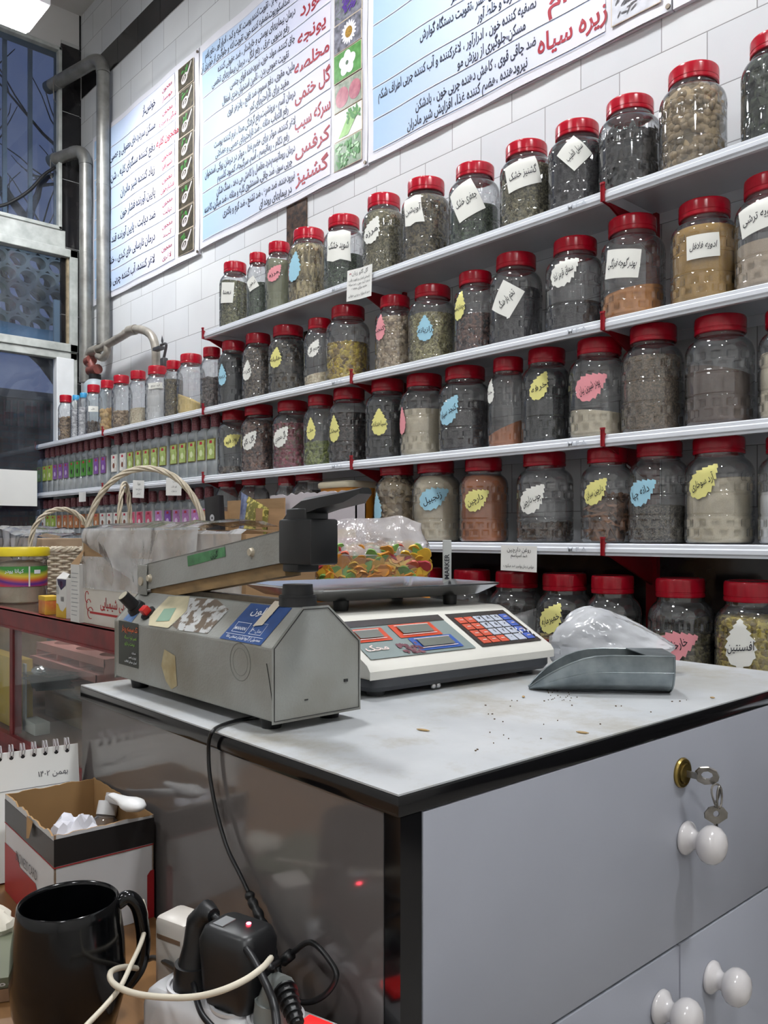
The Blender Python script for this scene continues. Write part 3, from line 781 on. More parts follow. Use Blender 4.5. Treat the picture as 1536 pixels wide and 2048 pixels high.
G = {  # dry goods: material + how the surface is built
 'herbgreen': (bulk('green_brown_herb', (120, 118, 84), (86, 88, 60), (60, 58, 40), 170), None),
 'darkgreen': (bulk('dark_green_herb', (70, 84, 62), (48, 60, 46), (34, 42, 34), 240), None),
 'olivepowder': (bulk('olive_powder', (134, 136, 108), (122, 124, 98), (110, 112, 88), 500, .3), None),
 'straw': (bulk('straw_stems', (176, 160, 120), (140, 124, 88), (92, 80, 54), 120, .9, stretch=(1, 1, .3)), 'stems'),
 'olivegrey': (bulk('olive_grey_herb', (134, 126, 96), (104, 98, 72), (70, 66, 48), 210), None),
 'browngreen': (bulk('brown_green_seed', (110, 98, 72), (82, 74, 54), (52, 46, 36), 160), None),
 'darkbrown': (bulk('dark_brown_bark', (86, 74, 60), (56, 48, 40), (32, 28, 26), 150, .9), None),
 'black': (bulk('black_seed', (34, 36, 40), (22, 24, 28), (14, 15, 18), 320, .4, .5), None),
 'blackleaf': (bulk('black_dried_leaf', (66, 62, 60), (40, 40, 42), (22, 22, 24), 60, 1, stretch=(1, 1.6, .5)), 'flakes'),
 'balls': (bulk('dried_lime_skin', (172, 150, 116), (140, 120, 90), (104, 92, 72), 60, .3), 'balls'),
 'darkherb': (bulk('dark_olive_leaf', (64, 70, 56), (44, 50, 44), (28, 32, 32), 80, .9, stretch=(1, 1.4, .6)), 'flakes'),
 'chunks': (bulk('pale_brown_root', (150, 124, 92), (122, 98, 70), (84, 66, 48), 60, .5), 'chunks'),
 'darkchunks': (bulk('dark_brown_pod', (80, 62, 46), (54, 42, 34), (36, 28, 24), 60, .5), 'chunks'),
 'figs': (bulk('dried_fig_skin', (216, 180, 112), (198, 158, 92), (170, 130, 76), 40, .3), 'balls_big'),
 'nuts': (bulk('mixed_nut_skin', (176, 150, 120), (140, 116, 90), (100, 80, 62), 60, .4), 'chunks'),
 'beads': (bulk('silver_sugar_beads', (220, 220, 222), (196, 196, 200), (160, 160, 166), 90, .5, .3), None),
 'whitepowder': (bulk('white_powder', (236, 236, 232), (230, 230, 226), (222, 222, 218), 400, .1), None),
 'palepowder': (bulk('pale_cream_flakes', (226, 212, 184), (214, 198, 168), (198, 180, 148), 160, .4), None),
 'yellowpowder': (bulk('pale_yellow_powder', (230, 204, 138), (222, 194, 126), (206, 176, 112), 300, .3), None),
 'raisin': (bulk('dark_raisin', (88, 66, 60), (58, 44, 42), (34, 28, 28), 70, 1), 'chunks'),
 'brownseed': (bulk('brown_grey_seed', (104, 90, 76), (78, 68, 58), (50, 44, 40), 120, .9), None),
 'darkmix': (bulk('dark_mixed_bark', (76, 68, 56), (52, 48, 42), (30, 30, 28), 90, 1), 'flakes'),
 'yellowflower': (bulk('yellow_everlasting_flower', (196, 172, 60), (170, 140, 60), (106, 84, 50), 70, 1), 'lumps'),
 'beigenut': (bulk('beige_kernel', (196, 176, 148), (170, 148, 120), (130, 110, 88), 75, 1), 'lumps'),
 'fennel': (bulk('fennel_seed', (168, 160, 112), (140, 130, 88), (104, 96, 62), 190, .8), None),
 'redbrown': (bulk('red_brown_seed', (110, 76, 66), (76, 54, 48), (44, 34, 34), 130, .9), None),
 'greyseed': (bulk('dark_grey_seed', (66, 62, 64), (52, 50, 52), (40, 38, 42), 300, .4), None),
 'orangepowder': (bulk('orange_brown_powder', (190, 130, 70), (178, 118, 62), (160, 100, 50), 260, .2), None),
 'falafel': (bulk('yellow_brown_spice', (176, 140, 70), (164, 126, 60), (146, 108, 50), 260, .2), None),
 'beige': (bulk('beige_powder', (196, 178, 156), (184, 166, 144), (168, 150, 130), 260, .2), None),
 'creampowder': (bulk('cream_powder', (218, 208, 184), (206, 194, 168), (192, 178, 152), 260, .2), None),
 'pinkbrown': (bulk('pink_brown_buds', (120, 88, 74), (92, 66, 58), (56, 42, 40), 90, 1), 'lumps'),
 'rosebud': (bulk('rose_bud_petals', (140, 62, 78), (108, 52, 58), (110, 90, 70), 80, 1), 'lumps'),
 'cardamom': (bulk('green_cardamom', (140, 150, 78), (112, 122, 60), (82, 90, 46), 70, 1), 'pods'),
 'clove': (bulk('dark_clove', (58, 42, 36), (40, 30, 28), (24, 20, 20), 110, 1), None),
 'cinnamon': (bulk('orange_cinnamon_powder', (172, 106, 62), (160, 94, 54), (144, 82, 46), 300, .2), None),
 'gingerchip': (bulk('pale_root_slices', (190, 172, 142), (168, 148, 116), (130, 110, 84), 50, .4), 'curls'),
 'sticks': (bulk('cinnamon_bark', (130, 88, 58), (104, 68, 44), (70, 46, 32), 40, .4), 'sticks'),
 'greybits': (bulk('grey_black_chia', (108, 100, 88), (78, 72, 64), (46, 44, 42), 320, .7), None),
 'coarsebrown': (bulk('brown_thyme', (116, 98, 78), (96, 82, 64), (78, 66, 52), 260, .6), None),
 'darkpowder': (bulk('dark_brown_powder', (102, 82, 70), (84, 68, 60), (66, 54, 50), 260, .5), None),
 'milkthistle': (bulk('olive_brown_pods', (120, 112, 80), (88, 80, 56), (50, 44, 36), 90, 1), 'lumps'),
 'wormwood': (bulk('yellow_dried_flowers', (190, 170, 76), (168, 146, 60), (120, 100, 44), 90, 1), 'lumps')}

SKIN = {'balls': ((196, 172, 136), (122, 104, 78), 24), 'figs': ((226, 192, 120), (196, 150, 84), 20), 'chunks': ((176, 146, 108), (118, 90, 62), 30), 'darkchunks': ((96, 74, 56), (56, 42, 34), 40), 'nuts': ((196, 168, 132), (120, 96, 74), 40),
 'raisin': ((92, 72, 66), (44, 34, 34), 40), 'yellowflower': ((214, 188, 78), (140, 112, 56), 60), 'beigenut': ((214, 198, 172), (160, 138, 110), 50), 'pinkbrown': ((140, 104, 88), (78, 58, 50), 50), 'rosebud': ((168, 78, 96), (110, 70, 60), 50),
 'cardamom': ((160, 168, 92), (104, 112, 56), 50), 'gingerchip': ((214, 196, 164), (160, 136, 104), 40), 'sticks': ((164, 112, 74), (98, 64, 42), 30), 'milkthistle': ((146, 136, 98), (70, 62, 46), 50), 'wormwood': ((206, 186, 92), (136, 116, 52), 55),
 'straw': ((196, 182, 140), (128, 112, 76), 40), 'blackleaf': ((78, 72, 70), (30, 30, 32), 30), 'darkherb': ((84, 92, 72), (36, 42, 36), 30), 'darkmix': ((92, 82, 68), (38, 34, 32), 40)}
def clump(b, kind, R, H, fill, tilt, rs):
    """real pieces lying against the inside of the jar wall and on the top of the heap"""
    def place(fn, n, dep, zlo=.03):
        for i in range(n):
            if rs.random() < .86:
                th = rs.uniform(0, 2*PI); zf_ = rs.uniform(zlo, max(zlo+.01, fill)); rr = jar_r(zf_)*R*.97-dep*rs.uniform(1, 1.5)
                z = zf_*H
                z = min(z, H*(fill+tilt*math.cos(th-.6)))
            else:
                th = rs.uniform(0, 2*PI); rr = R*.85*math.sqrt(rs.random())*min(1, jar_r(fill)); z = H*(fill+tilt*math.cos(th-.6)*rr/R)-dep*.3
            fn(Vector((rr*math.cos(th), rr*math.sin(th), z)), th)
    def rot(): return Matrix.Rotation(rs.uniform(0, 6.3), 4, 'Z') @ Matrix.Rotation(rs.uniform(0, 3.1), 4, 'X') @ Matrix.Rotation(rs.uniform(0, 6.3), 4, 'Z')
    if kind == 'balls': place(lambda p, th: b.ball(p, rs.uniform(.0085, .0125), 9, M=rot(), sc=(1, 1, .93)), 330, .011)
    elif kind == 'balls_big': place(lambda p, th: b.ball(p, rs.uniform(.014, .018), 10, M=rot(), sc=(1, 1, .75)), 60, .015)
    elif kind == 'chunks': place(lambda p, th: b.ball(p, rs.uniform(.009, .014), 7, M=rot(), sc=(1, .75, .5)), 170, .009)
    elif kind == 'lumps': place(lambda p, th: b.ball(p, rs.uniform(.0045, .0078), 6, M=rot(), sc=(1, .8, .6)), 520, .005)
    elif kind == 'pods': place(lambda p, th: b.ball(p, rs.uniform(.0065, .0085), 6, M=rot(), sc=(1.3, .5, .5)), 300, .005)
    elif kind == 'flakes':
        def fl(p, th):
            L = rs.uniform(.012, .03); wd = L*rs.uniform(.25, .6)
            M = Matrix.Translation(p) @ Matrix.Rotation(th, 4, 'Z') @ Matrix.Rotation(rs.uniform(-.6, .6), 4, 'Z') @ Matrix.Rotation(rs.uniform(0, 6.3), 4, 'X')
            b.add([(0, -L, 0), (.002, 0, wd), (0, L, 0), (.002, 0, -wd), (.004, 0, 0)], [(0, 4, 1), (1, 4, 2), (2, 4, 3), (3, 4, 0)], 0, M)
        place(fl, 190, .004)
    elif kind == 'stems':
        def fl(p, th):
            L = rs.uniform(.008, .02); M = Matrix.Translation(p) @ Matrix.Rotation(th, 4, 'Z') @ Matrix.Rotation(rs.uniform(0, 6.3), 4, 'X')
            b.box((0, 0, 0), (.0012, L*2, .0012), 0, M=None) if False else b.add([(-.0006, -L, -.0006), (.0006, -L, -.0006), (0, -L, .0008), (-.0006, L, -.0006), (.0006, L, -.0006), (0, L, .0008)], [(0, 1, 4, 3), (1, 2, 5, 4), (2, 0, 3, 5)], 0, M)
        place(fl, 420, .003)
    elif kind == 'sticks':
        def fl(p, th):
            L = rs.uniform(.022, .045); q = p*.8; q.z = max(p.z, .02); M = Matrix.Translation(q) @ Matrix.Rotation(th+PI/2+rs.uniform(-.5, .5), 4, 'Z') @ Matrix.Rotation(rs.uniform(-1.1, 1.1), 4, 'Y')
            pr = [(.008*math.cos(a), .006*math.sin(a)) for a in (0, .6, 1.2, 1.9, 2.6, 3.2)]; pr = pr+[(x*.7, y*.7) for x, y in pr[::-1]]; n = len(pr)
            b.add([(-L, y, z) for y, z in pr]+[(L, y, z) for y, z in pr], [(i, (i+1) % n, n+(i+1) % n, n+i) for i in range(n)]+[tuple(range(n)), tuple(range(n, 2*n))[::-1]], 0, M)
        place(fl, 80, .012, .08)
    elif kind == 'curls':
        def fl(p, th):
            M = Matrix.Translation(p) @ Matrix.Rotation(th, 4, 'Z') @ rot(); a0 = rs.uniform(1.5, 3); r0 = rs.uniform(.010, .016); w = rs.uniform(.006, .010)
            pts = [M @ Vector((r0*math.cos(a0*k/6), r0*math.sin(a0*k/6), .004*math.sin(k))) for k in range(7)]
            b.tube(pts, .004, 5, rad=[.0025, .0045, .006, .0065, .006, .0045, .0025])
        place(fl, 150, .011)

def leaf_outline():
    ctrl = [(-.5, .10), (-.44, .30), (-.30, .42), (-.12, .46), (.06, .42), (.22, .31), (.36, .20), (.47, .10)]
    pts = []
    for i, (y, x) in enumerate(ctrl):
        pts.append((-x*.86, y-.012)); pts.append((-x*1.04, y+.03))
    pts.append((0, .56))
    return pts+[(-x, y) for x, y in pts[:-1]][::-1]
LEAF = leaf_outline()
def label_part(jar, R, H, az, uz, vz, w, h, rot, kind, colour, txt, tsize=.46, lines=None):
    """paper stuck round the jar: outline and handwriting bent onto the cylinder"""
    if kind == 'leaf': out = LEAF
    elif kind == 'sq': out = [(-.5, -.5), (0, -.5), (.5, -.48), (.5, 0), (.48, .5), (0, .49), (-.5, .5), (-.5, 0)]
    elif kind == 'torn': out = [(-.5, -.42), (-.2, -.5), (.1, -.44), (.5, -.5), (.46, 0), (.5, .44), (.2, .5), (-.1, .46), (-.5, .5), (-.46, 0)]
    nsub = 3 if kind != 'leaf' else 1
    out = [(x0_+(x1_-x0_)*q/nsub, y0_+(y1_-y0_)*q/nsub) for (x0_, y0_), (x1_, y1_) in zip(out, out[1:]+out[:1]) for q in range(nsub)]
    cr_, sr = math.cos(rot), math.sin(rot)
    def wrap(a, c, d):
        x = a*cr_-c*sr; z = a*sr+c*cr_; zz = vz*H+z; rr = jar_r(max(.03, min(.8, zz/H)))*R; rr = (R if zz/H < .68 else max(rr, R*.9))+d; th = az+x/R
        return (rr*math.cos(th), rr*math.sin(th), zz)
    vs = []; fs = []
    if kind == 'leaf':
        half = out[:len(out)//2]; K = 10
        for x, y in half:
            for q in range(K+1): vs.append(wrap(x*w*(1-2*q/K), y*h, .0015))
        m_ = len(half); fs = [(i*(K+1)+q, i*(K+1)+q+1, (i+1)*(K+1)+q+1, (i+1)*(K+1)+q) for i in range(m_-1) for q in range(K)]
        vs.append(wrap(0, .56*h, .0015)); fs += [((m_-1)*(K+1)+q, (m_-1)*(K+1)+q+1, len(vs)-1) for q in range(K)]
    else:
        vs = [wrap(0, 0, .0015)]; n = len(out)
        for s in (.17, .34, .5, .67, .83, 1):
            for x, y in out: vs.append(wrap(x*w*s, y*h*s, .0015))
        for i in range(n):
            j = (i+1) % n; fs.append((0, 1+i, 1+j))
            for k in range(5): fs.append((1+k*n+i, 1+(k+1)*n+i, 1+(k+1)*n+j, 1+k*n+j))
    b = MB(); b.add(vs, fs); o = b.build('paper_label', LC[colour], jar, smooth=180, label={'w': 'white', 'y': 'pale yellow', 'p': 'pink', 'b': 'light blue'}[colour]+' paper label')
    if txt:
        q = PI/2 if (kind == 'leaf') else 0
        L = h if kind == 'leaf' else w
        txts = txt.split('/')
        tm = MB()
        for k, s in enumerate(txts):
            V, Fc = text(s, tsize*min(w, h)*.8, .006, (w*.78 if (kind == 'leaf' and rot > -.4) else L*.66 if kind == 'leaf' else L*.8), 'C', .15)
            dy = 0 if len(txts) == 1 else (.2-.4*k)*min(w, h)
            cq, sq = math.cos(q*0), math.sin(q*0)
            V = [(a, c+dy) for a, c in V]
            lt = (.42 if rot < -.4 else .12)-rot if kind == 'leaf' else (1.3 if rot < -.4 else 0); LT = lt
            if kind != 'leaf' and lt: V = [(a*math.cos(lt)-c*math.sin(lt), a*math.sin(lt)+c*math.cos(lt)) for a, c in V]
            if kind == 'leaf': V = [(c*-1*0+a*.0+(a)*math.cos(LT)-(c)*math.sin(LT), a*math.sin(LT)+c*math.cos(LT)-h*.06) for a, c in V]
            tm.add([wrap(a, c, .0026) for a, c in V], Fc)
        tm.build('handwriting', M_pen, o, smooth=0)
    return o
LT = 0
def contents_part(jar, R, H, key, fill, tilt, rs):
    m, kind = G[key]; b = MB(); n = 40; K = 18
    prof = []
    for k in range(K+1):
        zf_ = .012+(fill-.012)*k/K; prof.append((jar_r(max(.02, zf_))*.955*R if zf_ > .03 else R*.9, zf_))
    inset = .011 if kind in ('balls', 'balls_big', 'chunks', 'curls', 'sticks') else .002
    if kind == 'sticks': inset = .022
    vs = []
    for r, zf_ in prof:
        for i in range(n):
            th = 2*PI*i/n; z = zf_*H*(1)+tilt*H*math.cos(th-.6)*(zf_/fill)
            q = r-inset+.0012*noise.noise(Vector((th*9, z*160, R*50)))
            vs.append((q*math.cos(th), q*math.sin(th), z))
    fs = [(k*n+i, k*n+(i+1) % n, (k+1)*n+(i+1) % n, (k+1)*n+i) for k in range(K) for i in range(n)]
    base = K*n
    # bumpy heap on top
    prev = base
    for q in (.75, .45, .18):
        o = len(vs)
        for i in range(n):
            th = 2*PI*i/n; r = prof[-1][0]*q; vs.append((r*math.cos(th), r*math.sin(th), fill*H+tilt*H*math.cos(th-.6)*q+.006*(1-q)+.004*noise.noise(Vector((th*3, q*9, R*90)))))
        fs += [(prev+i, prev+(i+1) % n, o+(i+1) % n, o+i) for i in range(n)]; prev = o
    fs.append(tuple(prev+i for i in range(n))); fs.append(tuple(range(n))[::-1])
    b.add(vs, fs)
    mats = [m]
    if kind and key in SKIN:
        c0, c1, sc_ = SKIN[key]; nf = len(b.f); clump(b, kind, R, H, fill, tilt, rs)
        for v in b.v:
            v.z = max(v.z, .004); q = math.hypot(v.x, v.y); lim = jar_r(max(.03, min(.82, v.z/H)))*R*.965
            if q > lim: v.x *= lim/q; v.y *= lim/q
        b.m = [0]*nf+[1]*(len(b.f)-nf); mats.append(mat('skin_'+key, c0, .6, col2=c1, scale=sc_, detail=1))
    return b.build('dry_contents', mats, jar, smooth=60, kind='stuff')

def make_jar(px_c, R, Yc, zbase, H, spec):
    key, fill, tilt, lab, label = spec
    p = on_y(px_c, 900, Yc)
    loc = Vector((p.x, Yc, zbase)); rs = random.Random(int(px_c*7+zbase*1000))
    j = thing('herb_jar', loc, label, 'jar', group=None)
    o = bpy.data.objects.new('body', ME_BODY); COL.objects.link(o); o.parent = j; o.scale = (R, R, H); o.rotation_euler.z = rs.uniform(0, 6)
    o = bpy.data.objects.new('lid', ME_LID); COL.objects.link(o); o.parent = j; o.scale = (R, R, H); o.rotation_euler = (rs.uniform(-.012, .012), rs.uniform(-.012, .012), rs.uniform(0, 6))
    if key: contents_part(j, R, H, key, fill, tilt, rs)
    if lab:
        kind, col, u, vz, w, h, rot, txt = lab
        face = math.atan2(-loc.y, -loc.x)
        az = face+math.asin(max(-.98, min(.98, u)))
        label_part(j, R, H, az, 0, vz, w*R, h*R, rot, kind, col, txt)
    return j

# rows: (lid left, lid right, lid top row) as read from the photo, then contents, fill, tilt, label
# label: (shape, colour, sideways position -1..1, height fraction, width/R, height/R, turn, words)
ROW1 = [
 (446, 492, 523, ('herbgreen', .70, -.02, ('sq', 'w', -.5, .50, .95, 1.35, -.1, 'نعنا'), 'jar of loose green-brown herb with a white square label, leftmost on the top shelf')),
 (500, 532, 505, ('darkgreen', .52, .02, ('sq', 'w', -.55, .50, 1.0, 1.1, .5, 'ترخون'), 'narrow half-full green herb jar, second from the left on the top shelf')),
 (537, 580, 483, ('olivepowder', .74, -.02, ('leaf', 'p', -.35, .52, 1.0, 1.3, -.7, 'مرزه'), 'olive powder jar with a pink leaf label on the top shelf')),
 (586, 648, 455, ('straw', .77, 0, ('leaf', 'b', -.7, .45, .9, 1.35, -.2, ''), 'jar of pale straw-like stems with a light blue leaf label on the top shelf')),
 (657, 720, 429, ('darkgreen', .44, .03, ('torn', 'w', -.3, .55, 1.25, 1.5, 0, 'شوید خشک'), 'dark green herb jar with a large white label, above the notice on the top shelf')),
 (735, 801, 386, ('olivegrey', .80, 0, ('leaf', 'w', -.55, .52, .95, 1.2, -.5, 'مرزه'), 'olive-brown herb jar with a white leaf label on the top shelf')),
 (815, 889, 355, ('browngreen', .80, 0, ('torn', 'w', -.55, .58, .9, 1.2, .15, 'آویشن'), 'full brown-green herb jar with a torn white label on the top shelf')),
 (910, 987, 325, ('darkgreen', .46, .02, ('sq', 'w', -.35, .50, 1.15, 1.35, .45, 'جعفری خشک'), 'half-empty dark green herb jar with a tilted white label on the top shelf')),
 (1013, 1097, 280, ('olivegrey', .70, 0, ('sq', 'w', -.2, .56, 1.25, 1.0, .22, 'گشنیز خشک'), 'olive herb jar with a large slanting white label on the top shelf')),
 (1110, 1198, 240, ('greyseed', .72, 0, ('sq', 'w', -.1, .57, .85, .95, .75, 'سنبل الطیب'), 'black root jar with a white diamond-turned label on the top shelf')),
 (1212, 1308, 190, ('blackleaf', .60, .02, None, 'unlabelled jar of dark curled leaves left of the lime jar on the top shelf')),
 (1334, 1437, 125, ('balls', .80, 0, None, 'jar filled to the lid with small brown dried limes on the top shelf')),
 (1497, 1600, 60, ('darkherb', .74, 0, None, 'jar of dark green leaves at the right edge of the picture on the top shelf'))]
ROW2 = [
 (122, 142, 790, ('chunks', .50, .02, None, 'small jar of brown root chunks at the street end of the second shelf')),
 (175, 201, 769, ('darkchunks', .24, .02, ('sq', 'w', -.1, .5, 1.2, .7, 0, 'هل'), 'jar with dark pods and a white slip, right of the blue-capped bottles')),
 (201, 227, 760, ('figs', .42, .02, None, 'jar half full of yellow dried figs on the second shelf')),
 (228, 260, 750, ('nuts', .32, .02, None, 'jar with mixed nuts in its lower third on the second shelf')),
 (262, 293, 741, ('palepowder', .30, .02, None, 'jar with low cream flakes, left of the white powder on the second shelf')),
 (296, 335, 731, ('whitepowder', .60, 0, ('torn', 'w', -.2, .62, 1.2, .5, .1, 'آرد برنج'), 'jar of white powder on the second shelf left of the gas pipe')),
 (335, 359, 721, ('browngreen', .66, 0, None, 'narrow jar of brown-green seed right of the white powder on the second shelf')),
 (360, 404, 707, ('yellowpowder', .26, -.10, None, 'jar with a slope of pale yellow powder on the second shelf')),
 (406, 441, 694, ('raisin', .50, .0, None, 'jar half full of dark raisins at the bracket joint of the second shelf')),
 (443, 490, 681, ('black', .78, 0, ('leaf', 'b', -.72, .45, .8, 1.3, 0, 'زیره'), 'black seed jar with a light blue leaf label on the second shelf')),
 (492, 542, 666, ('brownseed', .77, 0, ('leaf', 'w', -.7, .42, .8, 1.15, -.15, 'گزنه'), 'brown seed jar with a white leaf label on the second shelf')),
 (546, 607, 650, ('darkmix', .76, 0, ('leaf', 'y', -.62, .50, .8, .95, -.2, 'هلیله'), 'dark bark jar with a pale yellow round-leaf label on the second shelf')),
 (615, 662, 636, ('palepowder', .17, .04, ('leaf', 'w', -.35, .53, .8, 1.15, -.5, 'مریم گلی'), 'nearly empty white-labelled jar left of the yellow flowers on the second shelf')),
 (662, 729, 610, ('yellowflower', .50, 0, None, 'jar of yellow dried flowers on the second shelf')),
 (760, 820, 590, ('beigenut', .70, 0, ('leaf', 'p', -.75, .55, .8, 1.2, -.1, 'کنجد'), 'beige kernel jar with a pink leaf label on the second shelf')),
 (828, 900, 569, ('fennel', .62, 0, ('leaf', 'b', -.3, .40, .78, 1.0, 0, 'رازیانه'), 'fennel seed jar with a light blue upright leaf label on the second shelf')),
 (917, 987, 541, ('redbrown', .46, .01, ('leaf', 'y', -.75, .56, .8, 1.25, -.2, 'چهارتخم'), 'red-brown seed jar with a pale yellow leaf label on the second shelf')),
 (989, 1074, 504, ('greyseed', .60, 0, ('sq', 'w', -.35, .46, .95, 1.15, -.55, 'تخم بارهنگ'), 'dark seed jar with a big tilted white paper label on the second shelf')),
 (1105, 1193, 473, ('greyseed', .30, 0, ('leaf', 'w', -.35, .60, .95, 1.15, -.9, 'سماق قرمز اعلا'), 'third-full dark seed jar with a white leaf label on the second shelf')),
 (1217, 1315, 428, ('orangepowder', .28, .04, ('sq', 'w', -.35, .50, 1.15, .9, -.15, 'پودر گوجه فرنگی'), 'jar of orange-brown powder with a white paper label, second shelf right of the bracket')),
 (1357, 1462, 396, ('falafel', .72, 0, ('sq', 'w', -.05, .50, .95, .72, .02, 'ادویه فلافل'), 'mustard-brown spice jar with a small white rectangular label on the second shelf')),
 (1486, 1600, 343, ('beige', .40, 0, ('sq', 'w', -.35, .60, 1.2, .85, .22, 'ادویه ترشی'), 'beige powder jar with a white paper label at the right edge on the second shelf'))]
ROW3 = [
 (443, 491, 820, ('brownseed', .12, 0, ('leaf', 'y', -.1, .52, .9, 1.1, -1.0, 'پودر قهوه'), 'nearly empty yellow-labelled jar just right of the bottles on the third shelf')),
 (491, 548, 809, ('pinkbrown', .76, 0, ('leaf', 'w', -.55, .46, .9, 1.1, -.7, 'گل گاو'), 'brown-pink bud jar with a white leaf label on the third shelf')),
 (555, 616, 801, ('rosebud', .66, 0, ('leaf', 'w', -.6, .46, .95, 1.1, -.7, 'گل محمدی'), 'rose bud jar with a white leaf label on the third shelf')),
 (615, 666, 789, ('cardamom', .33, .02, ('leaf', 'y', -.55, .50, .7, 1.25, 0, 'هل'), 'yellow-labelled jar one-third full of green cardamom pods on the third shelf')),
 (667, 730, 775, ('clove', .66, 0, ('leaf', 'y', -.72, .44, .75, 1.2, 0, 'میخک'), 'dark clove jar with a yellow leaf label right of the cardamom on the third shelf')),
 (741, 806, 757, ('black', .76, 0, ('leaf', 'y', -.35, .44, .85, 1.15, 0, 'سیاهدانه'), 'black seed jar with an upright yellow leaf label, third shelf right of the bracket')),
 (811, 882, 747, ('creampowder', .56, 0, ('leaf', 'p', -.88, .42, .6, 1.1, 0, ''), 'jar more than half full of cream powder on the third shelf')),
 (890, 970, 731, ('greyseed', .58, 0, ('leaf', 'b', -.6, .47, .9, 1.15, -.6, 'کنجد سیاه'), 'black sesame jar with a light blue leaf label on the third shelf')),
 (980, 1050, 713, ('cinnamon', .22, .09, ('leaf', 'w', -.85, .62, .7, 1.2, 0, 'حنا'), 'jar with a slope of orange-brown powder on the third shelf')),
 (1048, 1135, 694, ('black', .76, 0, ('leaf', 'y', -.25, .58, .8, 1.15, -.45, 'خرفه'), 'black seed jar with a slanting yellow leaf label on the third shelf')),
 (1151, 1241, 675, ('creampowder', .26, -.03, ('leaf', 'p', -.25, .50, 1.0, 1.15, -1.0, 'پودر شیرین بیان'), 'jar with a pink leaf label and pale powder at the bottom on the third shelf')),
 (1257, 1352, 647, ('coarsebrown', .70, 0, None, 'brown ground thyme jar with faint writing on the plastic, third shelf right of the bracket')),
 (1386, 1492, 628, ('darkpowder', .50, -.06, None, 'dark brown powder jar with a sloping surface on the third shelf')),
 (1532, 1640, 610, ('creampowder', .60, 0, None, 'pale powder jar at the right edge of the picture on the third shelf'))]
ROW4 = [
 (760, 828, 926, ('gingerchip', .80, 0, ('leaf', 'b', -.88, .42, .8, 1.25, 0, ''), 'jar of pale curled root slices with a light blue label edge on the fourth shelf')),
 (836, 910, 920, ('creampowder', .80, 0, ('leaf', 'b', -.12, .53, .95, 1.25, -1.1, 'زنجبیل'), 'full cream powder jar with a light blue leaf label on the fourth shelf')),
 (931, 1005, 915, ('cinnamon', .78, 0, ('leaf', 'y', -.32, .50, .95, 1.1, -1.0, 'دارچین'), 'orange-brown cinnamon powder jar with a yellow leaf label on the fourth shelf')),
 (1047, 1133, 903, ('darkchunks', .20, .03, ('leaf', 'w', -.45, .48, .95, 1.15, -.75, 'چوب دارچین'), 'white-labelled jar with a low heap of dark bark pieces on the fourth shelf')),
 (1172, 1258, 895, ('sticks', .44, .03, ('leaf', 'y', -.45, .54, .9, 1.15, -.75, 'دارچین سیلان'), 'jar of cinnamon sticks with a yellow leaf label on the fourth shelf')),
 (1268, 1366, 880, ('greybits', .36, 0, ('leaf', 'b', -.55, .50, .95, 1.1, -.95, 'دانه چیا'), 'grey chia seed jar with a light blue leaf label, fourth shelf right of the bracket')),
 (1385, 1492, 872, ('creampowder', .60, .02, ('leaf', 'y', -.45, .58, .85, 1.15, -.7, 'آرد سوخاری'), 'large cream flour jar with a yellow leaf label on the fourth shelf')),
 (1532, 1640, 868, ('whitepowder', .48, 0, None, 'white powder jar at the right edge of the picture on the fourth shelf'))]
ROW4L = [
 (437, 472, 948, ('redbrown', .5, 0, None, 'jar low behind the basket handle, first jar right of the pink bottles')),
 (484, 532, 945, ('pinkbrown', .62, 0, None, 'jar with dark pink buds behind the black packet on the fourth shelf')),
 (555, 592, 950, ('greyseed', .3, 0, None, 'grey jar showing only its shoulder above the torn white carton, left of the taller one')),
 (590, 648, 938, ('clove', .7, 0, None, 'dark jar showing its shoulder above the torn white carton, left of the orange tub'))]
ROW5 = [
 (812, 884, 1127, ('redbrown', .5, 0, None, 'jar on the lowest shelf behind the candy bag and the grey marker box')),
 (906, 980, 1128, ('greyseed', .6, 0, None, 'dark jar on the lowest shelf right of the grey marker box')),
 (989, 1075, 1133, ('whitepowder', .55, .10, None, 'jar with a slope of white powder on the lowest shelf')),
 (1086, 1177, 1131, ('clove', .30, 0, ('leaf', 'y', -.5, .60, .9, 1.1, -.6, 'خمیرمایه'), 'dark jar with a yellow leaf label on the lowest shelf behind the scale')),
 (1182, 1270, 1136, ('black', .62, 0, None, 'dark unlabelled jar on the lowest shelf behind the crumpled bag')),
 (1311, 1412, 1143, ('milkthistle', .52, 0, ('leaf', 'p', -.15, .47, 1.0, 1.3, -1.15, 'خارخاسک'), 'brown-green thistle pod jar with a pink leaf label on the lowest shelf')),
 (1446, 1560, 1152, ('wormwood', .72, 0, ('leaf', 'w', -.3, .53, .95, 1.3, 0, 'افسنتین'), 'yellow dried flower jar with a white leaf label on the lowest shelf at the right'))]
JARS = []
